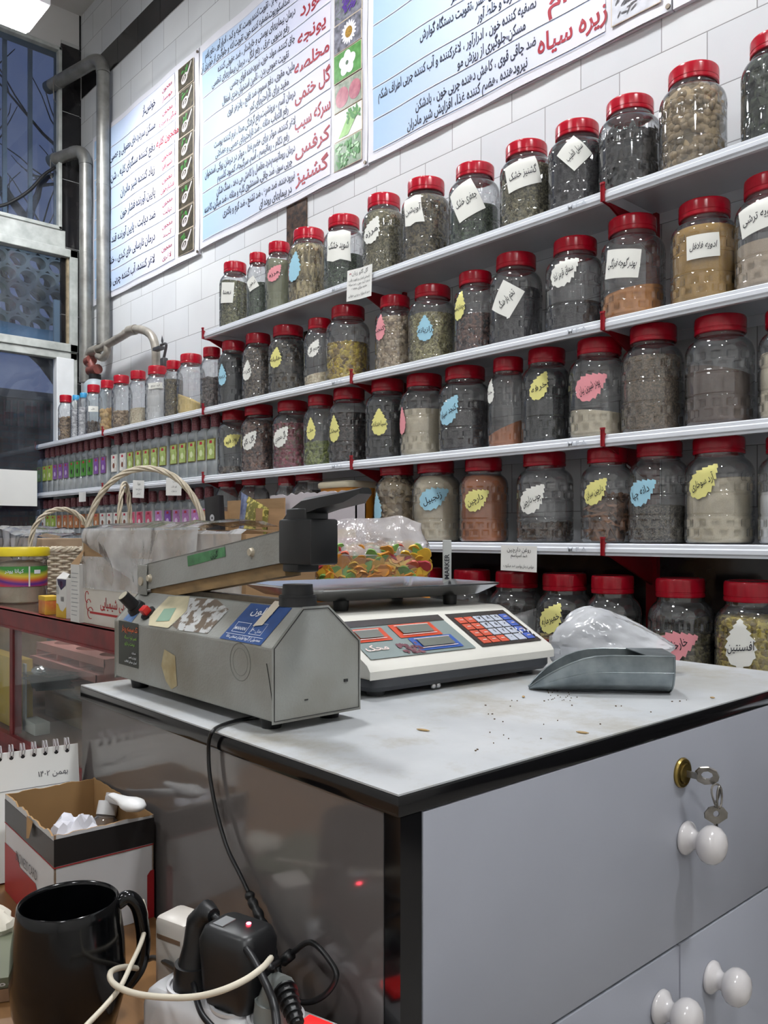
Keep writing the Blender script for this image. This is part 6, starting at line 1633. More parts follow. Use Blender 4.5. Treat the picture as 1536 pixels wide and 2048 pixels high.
M_wrap = clear('clear_wrap_film', (236, 236, 236), haze=.36, rough=.1, ior=1.6, refl=1.8, bump=.35, bscale=20, hazecol=(238, 238, 238))
def film(name, par, LF, fn, nu, nv, amp, seed, label=None, m=None):
    off = Vector((seed*3.1, seed*7.7, seed)); b = MB()
    def g(u, v):
        p, nr = fn(u, v); q = Vector((p[0]*7, p[1]*7, p[2]*4.5))+off
        d = amp*(1-abs(noise.noise(q))*2.4)+amp*.3*(1-abs(noise.noise(q*2.3))*2.4); return Vector(p)+Vector(nr)*d
    b.grid(g, nu, nv); o = b.build(name, m or M_wrap, par, local=LF, smooth=32); return o
def wrapfn(u, v):
    # over the top (v<.5) then down the front; the free edge runs diagonally
    x = cx0+.02+(cx1-cx0+.05)*u; top = CT+ch+.006
    if v < .45: return (x, cyb-(cyb-cyf)*(v/.45), top+.012*math.sin(v*7)), (0, 0, 1)
    k = (v-.45)/.55; drop = (.04+.16*min(1, max(0, (u-.02)/.75)))*k
    return (x, cyf-.004-.006*math.sin(k*3), top-drop), (0, -1, 0)
film('torn_film', t, LF, wrapfn, 60, 40, .007, 1)
film('shrink_film', t, LF, lambda u, v: ((cx0+(cx1-cx0)*u, cyf-.003, CT+.10+.09*v), (0, -1, 0)), 50, 16, .0025, 2)
# second wrapped carton to its right
c2, c3 = cx1+.02, -1.50
t = thing('carton', ((c2+c3)/2, 1.05, CT+.0005), 'brown carton wrapped in clear film behind the sealer arm, right of the printed one', 'carton'); LF = frame(t.location)
MB().span((c2, .965, CT+.001), (c3, 1.15, CT+.252), bev=.002).build('carton_body', M_card, t, local=LF)
b = MB(); b.span((c2+.09, .9635, CT+.02), (c2+.096, .965, CT+.25)); b.build('carton_seam', mat('carton_dark_seam', (110, 84, 58), .8), t, local=LF)
film('shrink_film', t, LF, lambda u, v: ((c2+(c3-c2)*u, 1.15-.188*min(1, v/.4), CT+.258-.0*v) if v < .4 else (c2+(c3-c2)*u, .958, CT+.258-.2*(v-.4)/.6), (0, 0, 1) if v < .4 else (0, -1, 0)), 50, 36, .005, 5)

# small boxes at the counter front
def face_extra_white(t, w, d, h):
    b = MB(); y = -d/2-.0008
    b.add([(-w/2, y, 0), (w/2, y, 0), (w/2, y, h*.30), (w*.15, y, h*.16), (-w*.1, y, h*.2), (-w*.3, y, h*.34), (-w/2, y, h*.36)], [tuple(range(7))], 0)
    b.add([(-w*.4, y, h*.98), (w*.5, y, h*.98), (w*.46, y, h*.84), (0, y, h*.70), (-w*.3, y, h*.84)], [tuple(range(5))], 1)
    b.add([(-w*.15, y, h*.80), (0, y, h*.76), (w*.2, y, h*.84), (w*.1, y, h*.93), (-w*.15, y, h*.93)], [tuple(range(5))], 2)
    for k in range(7): b.add([(w*(-.02+.045*k), y-.0002, h*.42), (w*(-.02+.045*k)+.0012, y-.0002, h*.42), (w*(-.02+.045*k)+.0012, y-.0002, h*.54), (w*(-.02+.045*k), y-.0002, h*.54)], [(0, 1, 2, 3)], 3)
    for k in range(6): b.add([(-w*.47, y-.0002, h*(.60+.035*k)), (-w*.22, y-.0002, h*(.60+.035*k)), (-w*.22, y-.0002, h*(.60+.035*k)+.001), (-w*.47, y-.0002, h*(.60+.035*k)+.001)], [(0, 1, 2, 3)], 3)
    b.build('printed_face', [M_yel, mat('dark_violet_print', (46, 34, 74), .5), mat('purple_photo_print', (150, 70, 120), .5), M_pen], t, smooth=0)
    b = MB(); b.add([(-w*.5, -d*.5, h), (w*.5, -d*.5, h), (w*.45, -d*.2, h+.014), (-w*.3, -d*.1, h+.02)], [(0, 1, 2, 3)]); b.add([(-w*.5, d*.5, h), (w*.5, d*.5, h), (w*.3, d*.1, h+.012), (-w*.4, 0, h+.016)], [(0, 1, 2, 3)]); b.build('torn_flap', M_wht, t, smooth=0)
p = on_z(79, 1229, CT); t = thing('small_box', (p.x, p.y+.03, CT+.0005), 'small yellow and red food box at the front of the counter', 'box', -.1)
b = MB(); w, d, h = .078, .045, .056; b.span((-w/2, -d/2, 0), (w/2, d/2, h), bev=.001); b.build('box_body', mat('orange_red_print', (196, 96, 50), .45, col2=(206, 160, 60), scale=35), t)
MB().span((-w/2-.0005, -d/2-.0006, h-.012), (w/2+.0005, d/2, h+.001)).build('yellow_edge', M_yel, t, smooth=0)
p = on_z(117, 1236, CT); t = thing('medicine_box', (p.x, p.y+.028, CT+.0005), 'opened white, yellow and violet medicine box on the counter front', 'box', .05)
w, d, h = .070, .04, .118; MB().span((-w/2, -d/2, 0), (w/2, d/2, h)).build('box_body', M_wht, t, smooth=0); face_extra_white(t, w, d, h)
p = on_z(148, 1245, CT); t = thing('leaflet_box', (p.x-.006, p.y+.035, CT+.0005), 'tall white box printed with grey lines, against the left side of the large carton', 'box', .0)
w, d, h = .062, .06, .165; MB().span((-w/2, -d/2, 0), (w/2, d/2, h)).build('box_body', M_wht, t, smooth=0)
b = MB()
for k in range(11):
    z = h*(.12+.072*k); a_, b__ = -w*.38, w*rnd(.2, .4)
    b.add([(a_, -d/2-.0006, z), (b__, -d/2-.0006, z), (b__, -d/2-.0006, z+.0016), (a_, -d/2-.0006, z+.0016)], [(0, 1, 2, 3)])
b.build('printed_lines', mat('grey_print', (130, 130, 134), .6), t, smooth=0)
b = MB(); b.add([(-w*.5, -d*.5, h), (w*.5, -d*.5, h), (w*.5, -d*.2, h+.05), (w*.1, -d*.3, h+.03)], [(0, 1, 2, 3)]); b.build('torn_flap', M_card, t, smooth=0)

# jar with yellow lid and rainbow label
t = thing('yellow_lid_tub', (-3.20, 1.075, CT+.0005), 'clear tub with yellow lid and rainbow label at the left on the counter', 'tub', 0); R = .092; H = .2
MB().lathe([(0, 0), (R*.93, 0), (R, .01), (R, .155), (R*1.05, .16), (R*1.05, .166), (R, .172), (R, .18)], 44).build('body', M_jar, t, smooth=50)
MB().lathe([(0, .004), (R*.95, .004), (R*.96, .14), (R*.5, .155), (0.001, .15)], 30).build('dry_contents', G['creampowder'][0], t, smooth=60, kind='stuff')
MB().lathe([(R*.98, .172), (R*1.09, .172), (R*1.1, .176), (R*1.1, .198), (R*1.06, .204), (0.001, .204)], 44).build('lid', mat('bright_yellow_lid', (226, 204, 40), .35), t, smooth=40)
def strip(a0, a1, z0, z1, m, nm, d=.001):
    b = MB(); b.grid(lambda u, v: ((R+d)*math.cos(a0+(a1-a0)*u), (R+d)*math.sin(a0+(a1-a0)*u), z0+(z1-z0)*v), 24, 4); return b.build(nm, m, t, smooth=180)
def rainbow():
    m, n, b = _new('rainbow_label_print'); g = n.nodes.new('ShaderNodeTexCoord'); s = n.nodes.new('ShaderNodeSeparateXYZ'); n.links.new(g.outputs['Object'], s.inputs[0])
    mr = n.nodes.new('ShaderNodeMapRange'); mr.inputs['From Min'].default_value = .06; mr.inputs['From Max'].default_value = .135; n.links.new(s.outputs['Z'], mr.inputs['Value'])
    ad = n.nodes.new('ShaderNodeMath'); ad.operation = 'MULTIPLY_ADD'; ad.inputs[1].default_value = 3.0; n.links.new(s.outputs['X'], ad.inputs[0]); n.links.new(mr.outputs[0], ad.inputs[2])
    rp = n.nodes.new('ShaderNodeValToRGB'); e = rp.color_ramp.elements; e[0].color = C(150, 40, 70); e[1].color = C(60, 130, 60)
    for q, c in ((.2, (190, 50, 60)), (.42, (70, 40, 130)), (.6, (200, 90, 50)), (.8, (200, 190, 60))): x = e.new(q); x.color = C(*c)
    n.links.new(ad.outputs[0], rp.inputs[0]); n.links.new(rp.outputs[0], b.inputs['Base Color']); b.inputs['Roughness'].default_value = .4; return m
fc = math.atan2(-1.075, 3.20)
strip(fc-1.5, fc+1.45, .062, .135, rainbow(), 'rainbow_label'); strip(fc+.28, fc+.34, .062, .135, M_wht, 'label_gap', .0015)
b = MB(); V, Fc = text('کیانا پودر', .018, .02); b.add([((R+.0022)*math.cos(fc-.25+a/R), (R+.0022)*math.sin(fc-.25+a/R), .118+c) for a, c in V], Fc); b.grid(lambda u, v: ((R+.002)*math.cos(fc+.5+.28*u), (R+.002)*math.sin(fc+.5+.28*u), .108+.014*v), 6, 2); b.build('label_print', mat('white_print', (220, 224, 230), .5), t, smooth=0)

# wicker baskets
M_wick = mat('white_wicker', (206, 196, 178), .6, var=.12, scale=40, col2=(176, 164, 142))
def basket(cx, cy, R, rim, hz, half, dirv, label, strands, lean=0, foot=0):
    t = thing('wicker_basket', (cx, cy, CT+.0005), label, 'basket'); b = MB(); n = 22; rows = int(rim/.0115)
    for k in range(n):
        a = 2*PI*k/n; b.tube([(R*(.82+.18*s)*math.cos(a), R*(.82+.18*s)*math.sin(a), .004+rim*s) for s in (0, .5, 1)], .003, 5)
    for j in range(rows):
        s = (j+.5)/rows; rr = R*(.82+.18*s); pts = []
        for i in range(n*4):
            a = 2*PI*i/(n*4); pts.append(((rr+.0045*math.cos(i*PI/4*1+(j % 2)*PI))*math.cos(a), (rr+.0045*math.cos(i*PI/4+(j % 2)*PI))*math.sin(a), .006+rim*s))
        b.tube(pts, .0062, 5, closed=True)
    b.lathe([(0.001, .006), (R*.82, .006)], n)
    b.build('woven_body', M_wick, t, smooth=60)
    b = MB()
    for ph in (0, PI, PI/2): b.tube([((R+.004*math.cos(i*.9+ph)+.004)*math.cos(2*PI*i/90), (R+.004*math.cos(i*.9+ph)+.004)*math.sin(2*PI*i/90), rim+.004+.007*math.sin(i*.9+ph)) for i in range(90)], .0055, 5, closed=True)
    b.build('braided_rim', M_wick, t, smooth=60)
    b = MB(); d = Vector((dirv[0], dirv[1], 0)).normalized(); nn = Vector((-d.y, d.x, 0))
    for q in range(strands):
        ph = 2*PI*q/strands; pts = []
        for i in range(61):
            a = PI*i/60; tw = i*.38+ph; off = .0065
            pts.append(d*(half*math.cos(a)+off*math.cos(tw)*math.cos(a))+nn*(off*math.sin(tw)+lean*math.sin(a))+Vector((0, 0, rim-.03+(hz-rim+.03)*math.sin(a)**.75+off*math.cos(tw)*math.sin(a))))
        b.tube(pts, .0048, 6)
    b.build('arched_handle', M_wick, t, smooth=60)
    return t
basket(-2.62, 1.29, .195, .16, .475, .208, RT, 'large white wicker basket behind the carton, with a tall arched handle', 4)
c = FW[0]*3.52+RT[0]*(-.395*3.52), FW[1]*3.52+RT[1]*(-.395*3.52)
basket(c[0]-.02, c[1]+.03, .125, .185, .36, .125, (RT[0]*.9+FW[0]*.45, RT[1]*.9+FW[1]*.45), 'small white wicker basket with a low arched handle behind the yellow-lid tub', 3)
# second handle standing up between the two baskets
bx = at_depth(187, 1040, 3.45)
basket(bx.x, 1.56, .085, .12, .47, .085, (FW[0], FW[1]), 'slim wicker basket seen end-on left of the large basket handle', 3)

# wrapped brown boxes at the far left
t = thing('wrapped_box', (-4.10, 1.46, CT+.0005), 'pale brown box in clear plastic film at the far left of the counter', 'carton'); LF = frame(t.location)
MB().span((-4.45, 1.36, CT+.001), (-3.78, 1.6, CT+.235), bev=.01).build('box_body', mat('pale_brown_paper', (190, 164, 136), .7, var=.08), t, local=LF)
film('plastic_cover', t, LF, lambda u, v: ((-4.5+.76*u, 1.62-.29*min(1, v/.5), CT+.245+.035*max(0, math.sin(u*5))) if v < .5 else (-4.5+.76*u, 1.335, CT+.245+.035*max(0, math.sin(u*5))-.12*(v-.5)*2), (0, 0, 1) if v < .5 else (0, -1, 0)), 44, 30, .014, 9, m=M_wrap)

# candy bag
cbx, cby = -1.56, 1.37
t = thing('candy_bag', (cbx, cby+.005, CT+.006), 'clear bag of colourful fruit jelly slices standing on the counter behind the scale', 'bag', HEAD-PI/2)
MC = [mat('jelly_'+n_, c, .35, var=.1, scale=30) for n_, c in (('orange', (222, 150, 60)), ('yellow', (218, 176, 62)), ('green', (126, 170, 92)), ('amber', (198, 138, 56)), ('red', (206, 104, 84)), ('pink', (190, 70, 84)))]
rs = random.Random(4); b = MB()
b.span((-.115, -.05, .006), (.115, .05, .19), 3)
for i in range(520):
    k = rs.choice([0, 0, 1, 1, 1, 2, 2, 3, 4, 5] if i % 3 else [0, 1, 3]); 
    if rs.random() < .75: x, y, z = rs.uniform(-.124, .124), -.062+rs.uniform(-.004, .006), rs.uniform(.01, .205)
    elif rs.random() < .5: x, y, z = rs.choice([-1, 1])*.122, rs.uniform(-.05, .05), rs.uniform(.01, .19)
    else: x, y, z = rs.uniform(-.11, .11), rs.uniform(-.045, .045), .192+rs.uniform(0, .018)
    L = rs.uniform(.019, .028); M = Matrix.Translation((x, y, z)) @ Matrix.Rotation(rs.uniform(-.5, .5), 4, 'Z') @ Matrix.Rotation(rs.uniform(-.4, .9), 4, 'X') @ Matrix.Rotation(rs.uniform(0, 6.3), 4, 'Y')
    pts = [(L*math.cos(q)*(1 if math.sin(q) > 0 else .95), L*.62*math.sin(q)*(1+.07*math.cos(8*q))) for q in [2*PI*j/16 for j in range(16)]]
    Mx = M @ Matrix.Rotation(PI/2, 4, 'X'); b.prism(pts, .005, k, Mx, -.0025)
b.build('jelly_slices', MC, t, smooth=30, kind='stuff')
b = MB(); off = Vector((4, 8, 1))
def bagp(u, v):
    a = 2*PI*u; w_, d_ = .142, .074
    q = v; k = 1.0 if q < .62 else max(.03, 1-((q-.62)/.38)**2.2*.9)
    kx = 1.0 if q < .7 else 1-.12*((q-.7)/.3)
    ca, sa = math.cos(a), math.sin(a); sg = lambda s: math.copysign(abs(s)**.55, s)
    p = Vector((w_*sg(ca)*kx, d_*sg(sa)*k, .003+.285*q-.05*max(0, q-.6)*abs(ca-.3)))
    r = noise.noise(p*14+off); am = .0025+.011*max(0, q-.5)
    return p+Vector((ca, sa, .3))*am*(1-abs(r)*2.6)+Vector((0, 0, .012*noise.noise(p*9)*(q > .8)))
b.grid(bagp, 90, 46); b.m = [0 if k//90 < 31 else 1 for k in range(len(b.f))]; b.build('bag_film', [clear('candy_bag_film', (248, 248, 250), haze=.07, rough=.08, ior=1.5, refl=1.4, bump=.3, bscale=20), clear('candy_bag_neck_film', (238, 238, 240), haze=.34, rough=.1, ior=1.5, refl=1.7, bump=.9, bscale=25, hazecol=(226, 222, 224))], t, smooth=35)

# torn white carton, open brown box, black packet, snack packet behind
def torn_top(x0, x1, z, n, amp, seed):
    rs = random.Random(seed); return [(x0+(x1-x0)*i/n, z+rs.uniform(-amp, amp)) for i in range(n+1)]
wa, wb = pY(540, 1000, 1.64), pY(712, 1000, 1.64); zT = pY(640, 985, 1.64).z
t = thing('torn_carton', ((wa.x+wb.x)/2, 1.64, CT+.0005), 'white carton with a torn top edge and yellow and pink stripes behind the sealer handle', 'carton'); W = wb.x-wa.x; H = zT-CT
top = torn_top(-W/2, W/2, H, 26, .005, 3); poly = [(-W/2, 0), (W/2, 0)]+top[::-1]
b = MB(); n = len(poly); b.add([(x, 0, z) for x, z in poly]+[(x, .004, z) for x, z in poly], [tuple(range(n)), tuple(range(n, 2*n))[::-1]]+[(i, (i+1) % n, n+(i+1) % n, n+i) for i in range(n)])
b.span((-W/2, 0, 0), (-W/2+.004, .04, H*.94)).span((W/2-.004, 0, 0), (W/2, .04, H*.96)).span((-W/2, .036, 0), (W/2, .04, H*.9)).span((-W/2, 0, 0), (W/2, .04, .003)); b.build('carton_walls', mat('lilac_white_card', (200, 194, 200), .6, var=.03), t, smooth=0)
b = MB(); b.span((-W/2, -.0012, H-.145), (W/2, -.0004, H-.120), 0); b.span((-W/2, -.0012, H-.20), (W/2, -.0004, H-.145), 1); b.span((-W/2, -.0016, H-.28), (-W/2+.06, -.0006, H-.15), 2); b.build('printed_stripes', [mat('stripe_mustard', (206, 176, 62), .5), mat('stripe_pink', (206, 120, 140), .5), mat('stripe_blue', (80, 150, 180), .5)], t, smooth=0)
wa, wb = pY(428, 1000, 1.56), pY(541, 1000, 1.56); zT = pY(485, 998, 1.56).z
t = thing('open_box', ((wa.x+wb.x)/2, 1.56, CT+.0005), 'open brown cardboard box holding packets, left of the torn white carton', 'box'); W = wb.x-wa.x; H = zT-CT
b = MB(); b.span((-W/2, .056, 0), (W/2, .06, H)).span((-W/2, -.06, 0), (W/2, -.056, H*.62)).span((-W/2, -.056, 0), (-W/2+.004, .056, H*.9)).span((W/2-.004, -.056, 0), (W/2, .056, H*.9)).span((-W/2+.004, -.056, 0), (W/2-.004, .056, .004)); b.build('box_walls', M_card, t, smooth=0)
p = pY(434, 1025, 1.40); t = thing('black_packet', (p.x+.015, 1.405, CT+.0005), 'slim black box leaning beside the large basket handle', 'box', .1)
hh = pY(434, 992, 1.40).z-CT; M = Matrix.Rotation(-.10, 4, 'Y'); b = MB(); b.box(M @ Vector((0, 0, hh/2)), (.075, .022, hh), M=M, bev=.001); b.build('box_body', mat('black_card', (24, 22, 24), .35), t)
b = MB(); b.lathe([(.004, 0), (.012, 0)], 20, 0, Matrix.Translation(M @ Vector((0, -.0118, hh-.07))) @ Matrix.Rotation(PI/2, 4, 'X')); b.box(M @ Vector((.02, -.0117, hh*.55)), (.004, .001, .09), 1, M=M); b.build('emblem', [mat('silver_print', (190, 190, 196), .4), M_redprint], t, smooth=0)
p = pY(500, 1025, 1.53)
t = thing('snack_packet', (p.x, 1.535, CT+.008), 'blue and yellow foil snack packet standing in the open brown box', 'packet'); hh = pY(490, 1000, 1.535).z-CT-.04
def pk(u, v):
    w = .085; x = (u-.5)*w*2*(1-.06*math.sin(PI*v)); pf = .022*math.sin(PI*u)**.6*math.sin(PI*v)**.6
    x2 = x*math.cos(-.25)-(v*hh-hh/2)*math.sin(-.25)*.5
    return (x2, -pf+.004*noise.noise(Vector((u*7, v*7, 2))), v*hh-x*.35+.03)
b = MB(); b.grid(pk, 26, 30); b.grid(lambda u, v: tuple(Vector(pk(u, v))*1+Vector((0, -2*pk(u, v)[1]*.0+.001-2*pk(u, v)[1], 0))), 26, 30)
b.m = [ (0 if (k % 26) < 13-((k//26) % 30)*.22 else 1) for k in range(len(b.f))]
b.build('foil_body', [mat('navy_snack_foil', (70, 84, 130), .28, .3, col2=(150, 160, 190), scale=50), mat('snack_photo_print', (206, 190, 110), .3, .2, col2=(120, 116, 60), scale=55, sharp=True)], t, smooth=60)
b = MB(); V, Fc = text('چیپس', .03, .02); b.add([(a-.035, -.026, hh*.55+c) for a, c in V], Fc); b.build('lettering', mat('white_print', (220, 224, 230), .5), t, smooth=0)

# grey upright marker box beside the scale, on the worktop
mk0 = on_z(893, 1240, WZ) if False else at_depth(894, 1165, 1.40)
t = thing('marker_box', (mk0.x, mk0.y, WZ), 'narrow grey upright box lettered MARKER behind the scale tray', 'marker box', HEAD-PI/2)
hh = (at_depth(894, 1080, 1.40).z-WZ)
b = MB(); b.span((-.007, -.006, .0), (.007, .006, hh), bev=.001); b.build('box_body', mat('light_grey_plastic', (172, 174, 172), .45), t)
b = MB(); V, Fc = text('MARKER', .011, .02); b.add([(-c, -.0068, hh-.045+a) for a, c in V], Fc); b.build('lettering', M_pen, t, smooth=0)
# ================================================================== wooden side table in the foreground
TZ = .72
M_wood = mat('pale_varnished_wood', (138, 100, 60), .42, var=.12, scale=5, col2=(108, 76, 44), stretch=(1, 9, 1), detail=5)
def cl(x, y, z=0): return CF @ Vector((x, y, z))
t = thing('side_table', (cl(-.4, -.4).x, cl(-.4, -.4).y, 0), 'pale wooden side table against the near side of the cabinet', 'table', Rc); LF = Matrix.Translation(t.location) @ Matrix.Rotation(Rc, 4, 'Z')
Q = lambda x, y, z: (CF @ Vector((x, y, z)))
b = MB(); b.span((-.46, -.38, TZ-.025), (.45, .396, TZ), bev=.002); b.build('tabletop', M_wood, t)
for x, y in ((-.43, -.35), (.42, -.35), (-.43, .36), (.42, .36)): MB().span((x-.02, y-.02, 0), (x+.02, y+.02, TZ-.025)).build('leg', M_wood, t)

# black mug
mc = at_depth(137, 1800, .715); mz = mc.z
t = thing('black_mug', (mc.x, mc.y, TZ+.0004), 'glossy black ceramic mug at the lower left on the table', 'mug'); mh = mz-TZ
M_mug = mat('black_glazed_ceramic', (10, 11, 13), .14, var=.3, scale=20, spec=.4)
Rm = .0415
MB().lathe([(0.001, .006), (.030, .006), (.031, 0), (.034, 0), (.039, .004), (.0455, mh*.25), (.0475, mh*.45), (.046, mh*.7), (.0425, mh*.92), (Rm, mh-.001), (Rm-.0012, mh), (Rm-.0030, mh-.001), (Rm-.0035, mh-.004), (.0425, mh*.7), (.0435, mh*.45), (.041, mh*.22), (.034, .011), (.001, .009)], 64).build('mug_body', M_mug, t, smooth=60)
hd_ = Vector((RT[0]+FW[0]*.35, RT[1]+FW[1]*.35, 0)).normalized()
pts = [hd_*.040+Vector((0, 0, mh*.92)), hd_*.049+Vector((0, 0, mh*.955)), hd_*.057+Vector((0, 0, mh*.88)), hd_*.061+Vector((0, 0, mh*.72)), hd_*.062+Vector((0, 0, mh*.55)), hd_*.058+Vector((0, 0, mh*.40)), hd_*.046+Vector((0, 0, mh*.27))]
b = MB(); sp_ = spline(pts, 6); b.tube(sp_, .0062, 12); b.build('handle', M_mug, t, smooth=180)

# open card box with tissue and pump bottle
bz = .836; B0 = on_z(124, 1669, bz); B1 = on_z(320, 1625, bz); B2 = on_z(8, 1589, bz); _o = -uf*.008; B0, B1, B2 = B0+_o, B1+_o, B2+_o
ux = (B1-B0); bw = ux.length; ux.normalize(); uy = (B2-B0); bl_len = uy.length
Rb = math.atan2(ux.y, ux.x)
t = thing('card_box', (B0.x, B0.y, TZ+.0004), 'open white, black and red card box with torn rim behind the mug', 'box', Rb); bh = bz-TZ; bl_n = abs(uy.dot(Vector((-ux.y, ux.x, 0)))) 
M_wb = mat('white_box_print', (196, 196, 198), .5, var=.03); M_in = mat('kraft_inside', (158, 124, 82), .8, var=.06, scale=14)
def wall(p, q, th, seed, n=22, amp=.0018, nm='x'):
    rs = random.Random(seed); P, Qv = Vector(p), Vector(q); d = (Qv-P); nn = Vector((-d.y, d.x, 0)).normalized()*th
    b = MB(); tops = [bh+rs.uniform(-amp, amp*.4) for _ in range(n+1)]
    vs = []
    for k in range(n+1):
        c = P+d*k/n; vs += [(c.x, c.y, 0), (c.x, c.y, tops[k]), (c.x+nn.x, c.y+nn.y, tops[k]), (c.x+nn.x, c.y+nn.y, 0)]
    fs = []; mi = []
    for k in range(n):
        a = 4*k; c = 4*(k+1); fs += [(a, c, c+1, a+1), (a+1, c+1, c+2, a+2), (a+2, c+2, c+3, a+3)]; mi += [0, 1, 1]
    fs += [(0, 1, 2, 3), (4*n, 4*n+3, 4*n+2, 4*n+1)]; mi += [1, 1]
    o = len(b.v); b.add(vs, fs); b.m = mi; return b
b = MB()
for k, (p, q) in enumerate((((0, 0, 0), (bw, 0, 0)), ((bw, 0, 0), (bw, bl_n, 0)), ((bw, bl_n, 0), (0, bl_n, 0)), ((0, bl_n, 0), (0, 0, 0)))):
    w_ = wall(p, q, .0018, k+2, amp=.0035 if k in (3,) else .0015); o = len(b.v); b.v += w_.v; b.f += [tuple(i+o for i in f) for f in w_.f]; b.m += w_.m
b.span((0.002, .002, .0005), (bw-.002, bl_n-.002, .002), 1)
b.build('box_walls', [M_wb, M_in], t, smooth=0)
b = MB(); e = .0006; zk = bh*.72
b.span((-e, -e, zk), (bw+e, 0, bh-.004)).span((-e, 0, zk), (0, bl_n, bh-.006)); b.build('black_band', mat('black_box_print', (30, 28, 28), .4), t, smooth=0)
b = MB(); y = -e
b.add([(-e, 0, 0), (-e, bl_n, 0), (-e, bl_n, bh*.50), (-e, bl_n*.72, bh*.50), (-e, bl_n*.66, bh*.40), (-e, bl_n*.34, bh*.40), (-e, bl_n*.28, bh*.30), (-e, 0, bh*.28)], [tuple(range(8))])
b.add([(bw*.93, y, 0), (bw+e, y, 0), (bw+e, y, bh*.46), (bw*.965, y, bh*.46), (bw*.93, y, bh*.42)], [tuple(range(5))])
b.span((-e, -e*1.5, zk-.0018), (bw, -e*.5, zk-.0008)).span((-e*1.5, 0, zk-.0018), (-e*.5, bl_n, zk-.0008)); b.build('red_print', mat('red_box_print', (150, 28, 34), .45), t, smooth=0)
b = MB(); V, Fc = text('BUSINESS CARD', .013, .0, bl_n*.44); b.add([(-e*2, bl_n*.52-a, bh*.48+c*1.2) for a, c in V], Fc); b.build('lettering', mat('grey_box_print', (70, 70, 74), .5), t, smooth=0)
tl = frame(t.location, Rb)
# torn corner flap
b = MB(); b.add([(-.0015, bl_n*.50, bh-.002), (-.002, bl_n*.36, bh-.002), (-.006, bl_n*.37, bh-.020), (-.005, bl_n*.44, bh-.024)], [(0, 1, 2, 3)]); b.build('torn_flap', M_in, t, smooth=0)
p = tl @ Vector((bw*.36, bl_n*.30, bh*.55)); o = crumple('crumpled_tissue', p, (.026, .022, .024), 8, mat('white_tissue', (206, 206, 214), .8), 'crumpled white tissue in the open card box', 'tissue', nseg=22, amp=.45)
# pump bottle lying in the box, white spout head up
pb0 = tl @ Vector((bw*.62, bl_n*.34, bh*.62)); t = thing('pump_bottle', (pb0.x, pb0.y, TZ+.006), 'clear bottle with a white pump head leaning in the open card box', 'pump bottle', Rb)
hz = bh*.62
ax = Vector((.30, .25, .9)).normalized()
b = MB(); b.tube([Vector((0, .02, .004)), Vector((0, .02, .004))+ax*.06, Vector((0, .02, .004))+ax*.078, Vector((0, .02, .004))+ax*.088], .026, 20, rad=[.024, .026, .02, .011]); b.build('bottle_body', M_jar, t, smooth=60)
tp = Vector((0, .02, .004))+ax*.088
b = MB(); b.tube([tp, tp+ax*.016], .012, 18); b.tube([tp+ax*.016, tp+ax*.026], .005, 10); b.build('pump_collar', mat('white_pump_plastic', (220, 220, 220), .35), t)
def wpt(px, py, Z): return Matrix.Rotation(-Rb, 4, 'Z') @ (at_depth(px, py, Z)-Vector((pb0.x, pb0.y, TZ+.006)))
h0_, h1_ = wpt(272, 1612, .905), wpt(224, 1590, .955)
b = MB(); dd = (h1_-h0_); sidev = dd.cross(Vector((0, 0, 1))).normalized(); upv = sidev.cross(dd).normalized()
prof_ = [(0-.012, .003), (-.006, .0095), (.006, .0135), (.016, .0125), (dd.length*.5, .0082), (dd.length*.8, .0058), (dd.length, .0048)]
dn = dd.normalized(); rings = []
for s, w_ in prof_:
    c_ = h0_+dn*s; rings.append([tuple(c_+sidev*w_*math.cos(2*PI*i/14)+upv*w_*.55*math.sin(2*PI*i/14)) for i in range(14)])
loft(rings, b=b); b.tube([tp+ax*.02, h0_], .0055, 10); b.build('pump_head', mat('white_pump_plastic', (220, 220, 220), .35), t, smooth=60)

# desk calendar
kr = at_depth(173, 1484, 1.105)-uf*.012; kdir = Vector((FW[0]*.545+RT[0]*.839, FW[1]*.545+RT[1]*.839, 0)).normalized(); kn = Vector((kdir.y, -kdir.x, 0))
if kn.dot(Vector((-kr.x, -kr.y, 0))) < 0: kn = -kn
Rk = math.atan2(kdir.y, kdir.x); hK = kr.z-TZ
t = thing('desk_calendar', (kr.x, kr.y, TZ+.0004), 'white spiral-bound desk calendar standing behind the card box', 'calendar', Rk)
sg = 1 if (Matrix.Rotation(Rk, 3, 'Z') @ Vector((0, 1, 0))).dot(kn) > 0 else -1
KW = .235; lean = .03
def kp3(x, z, d=0): return Vector((-x, sg*(lean*(1-z/hK)+.001+d), z))
b = MB(); b.add([kp3(0, .002), kp3(KW, .002), kp3(KW, hK), kp3(0, hK), kp3(0, .002, -.0012), kp3(KW, .002, -.0012), kp3(KW, hK, -.0012), kp3(0, hK, -.0012)], [(0,1,2,3),(7,6,5,4),(0,4,5,1),(1,5,6,2),(2,6,7,3),(3,7,4,0)]); b.build('page', M_paper, t, smooth=0)
b = MB(); b.add([(0, -sg*.05, .0), (-KW, -sg*.05, 0), kp3(KW, hK, -.002), kp3(0, hK, -.002)], [(0, 1, 2, 3)]); b.add([(0, -sg*.05, 0), (-KW, -sg*.05, 0), kp3(KW, 0, -.002), kp3(0, 0, -.002)], [(0, 1, 2, 3)]); b.build('stand', mat('red_stand_card', (130, 30, 40), .6), t, smooth=0)
b = MB()
for k in range(17):
    x = .012+k*.0135
    for q in (0, .0035): b.tube([kp3(x+q, hK-.006, .001), kp3(x+q, hK+.002, .006), kp3(x+q, hK+.009, .002), kp3(x+q, hK+.008, -.005), kp3(x+q, hK-.001, -.006)], .0007, 5)
b.build('wire_binding', mat('white_wire', (200, 196, 200), .3, .3), t)
b = MB()
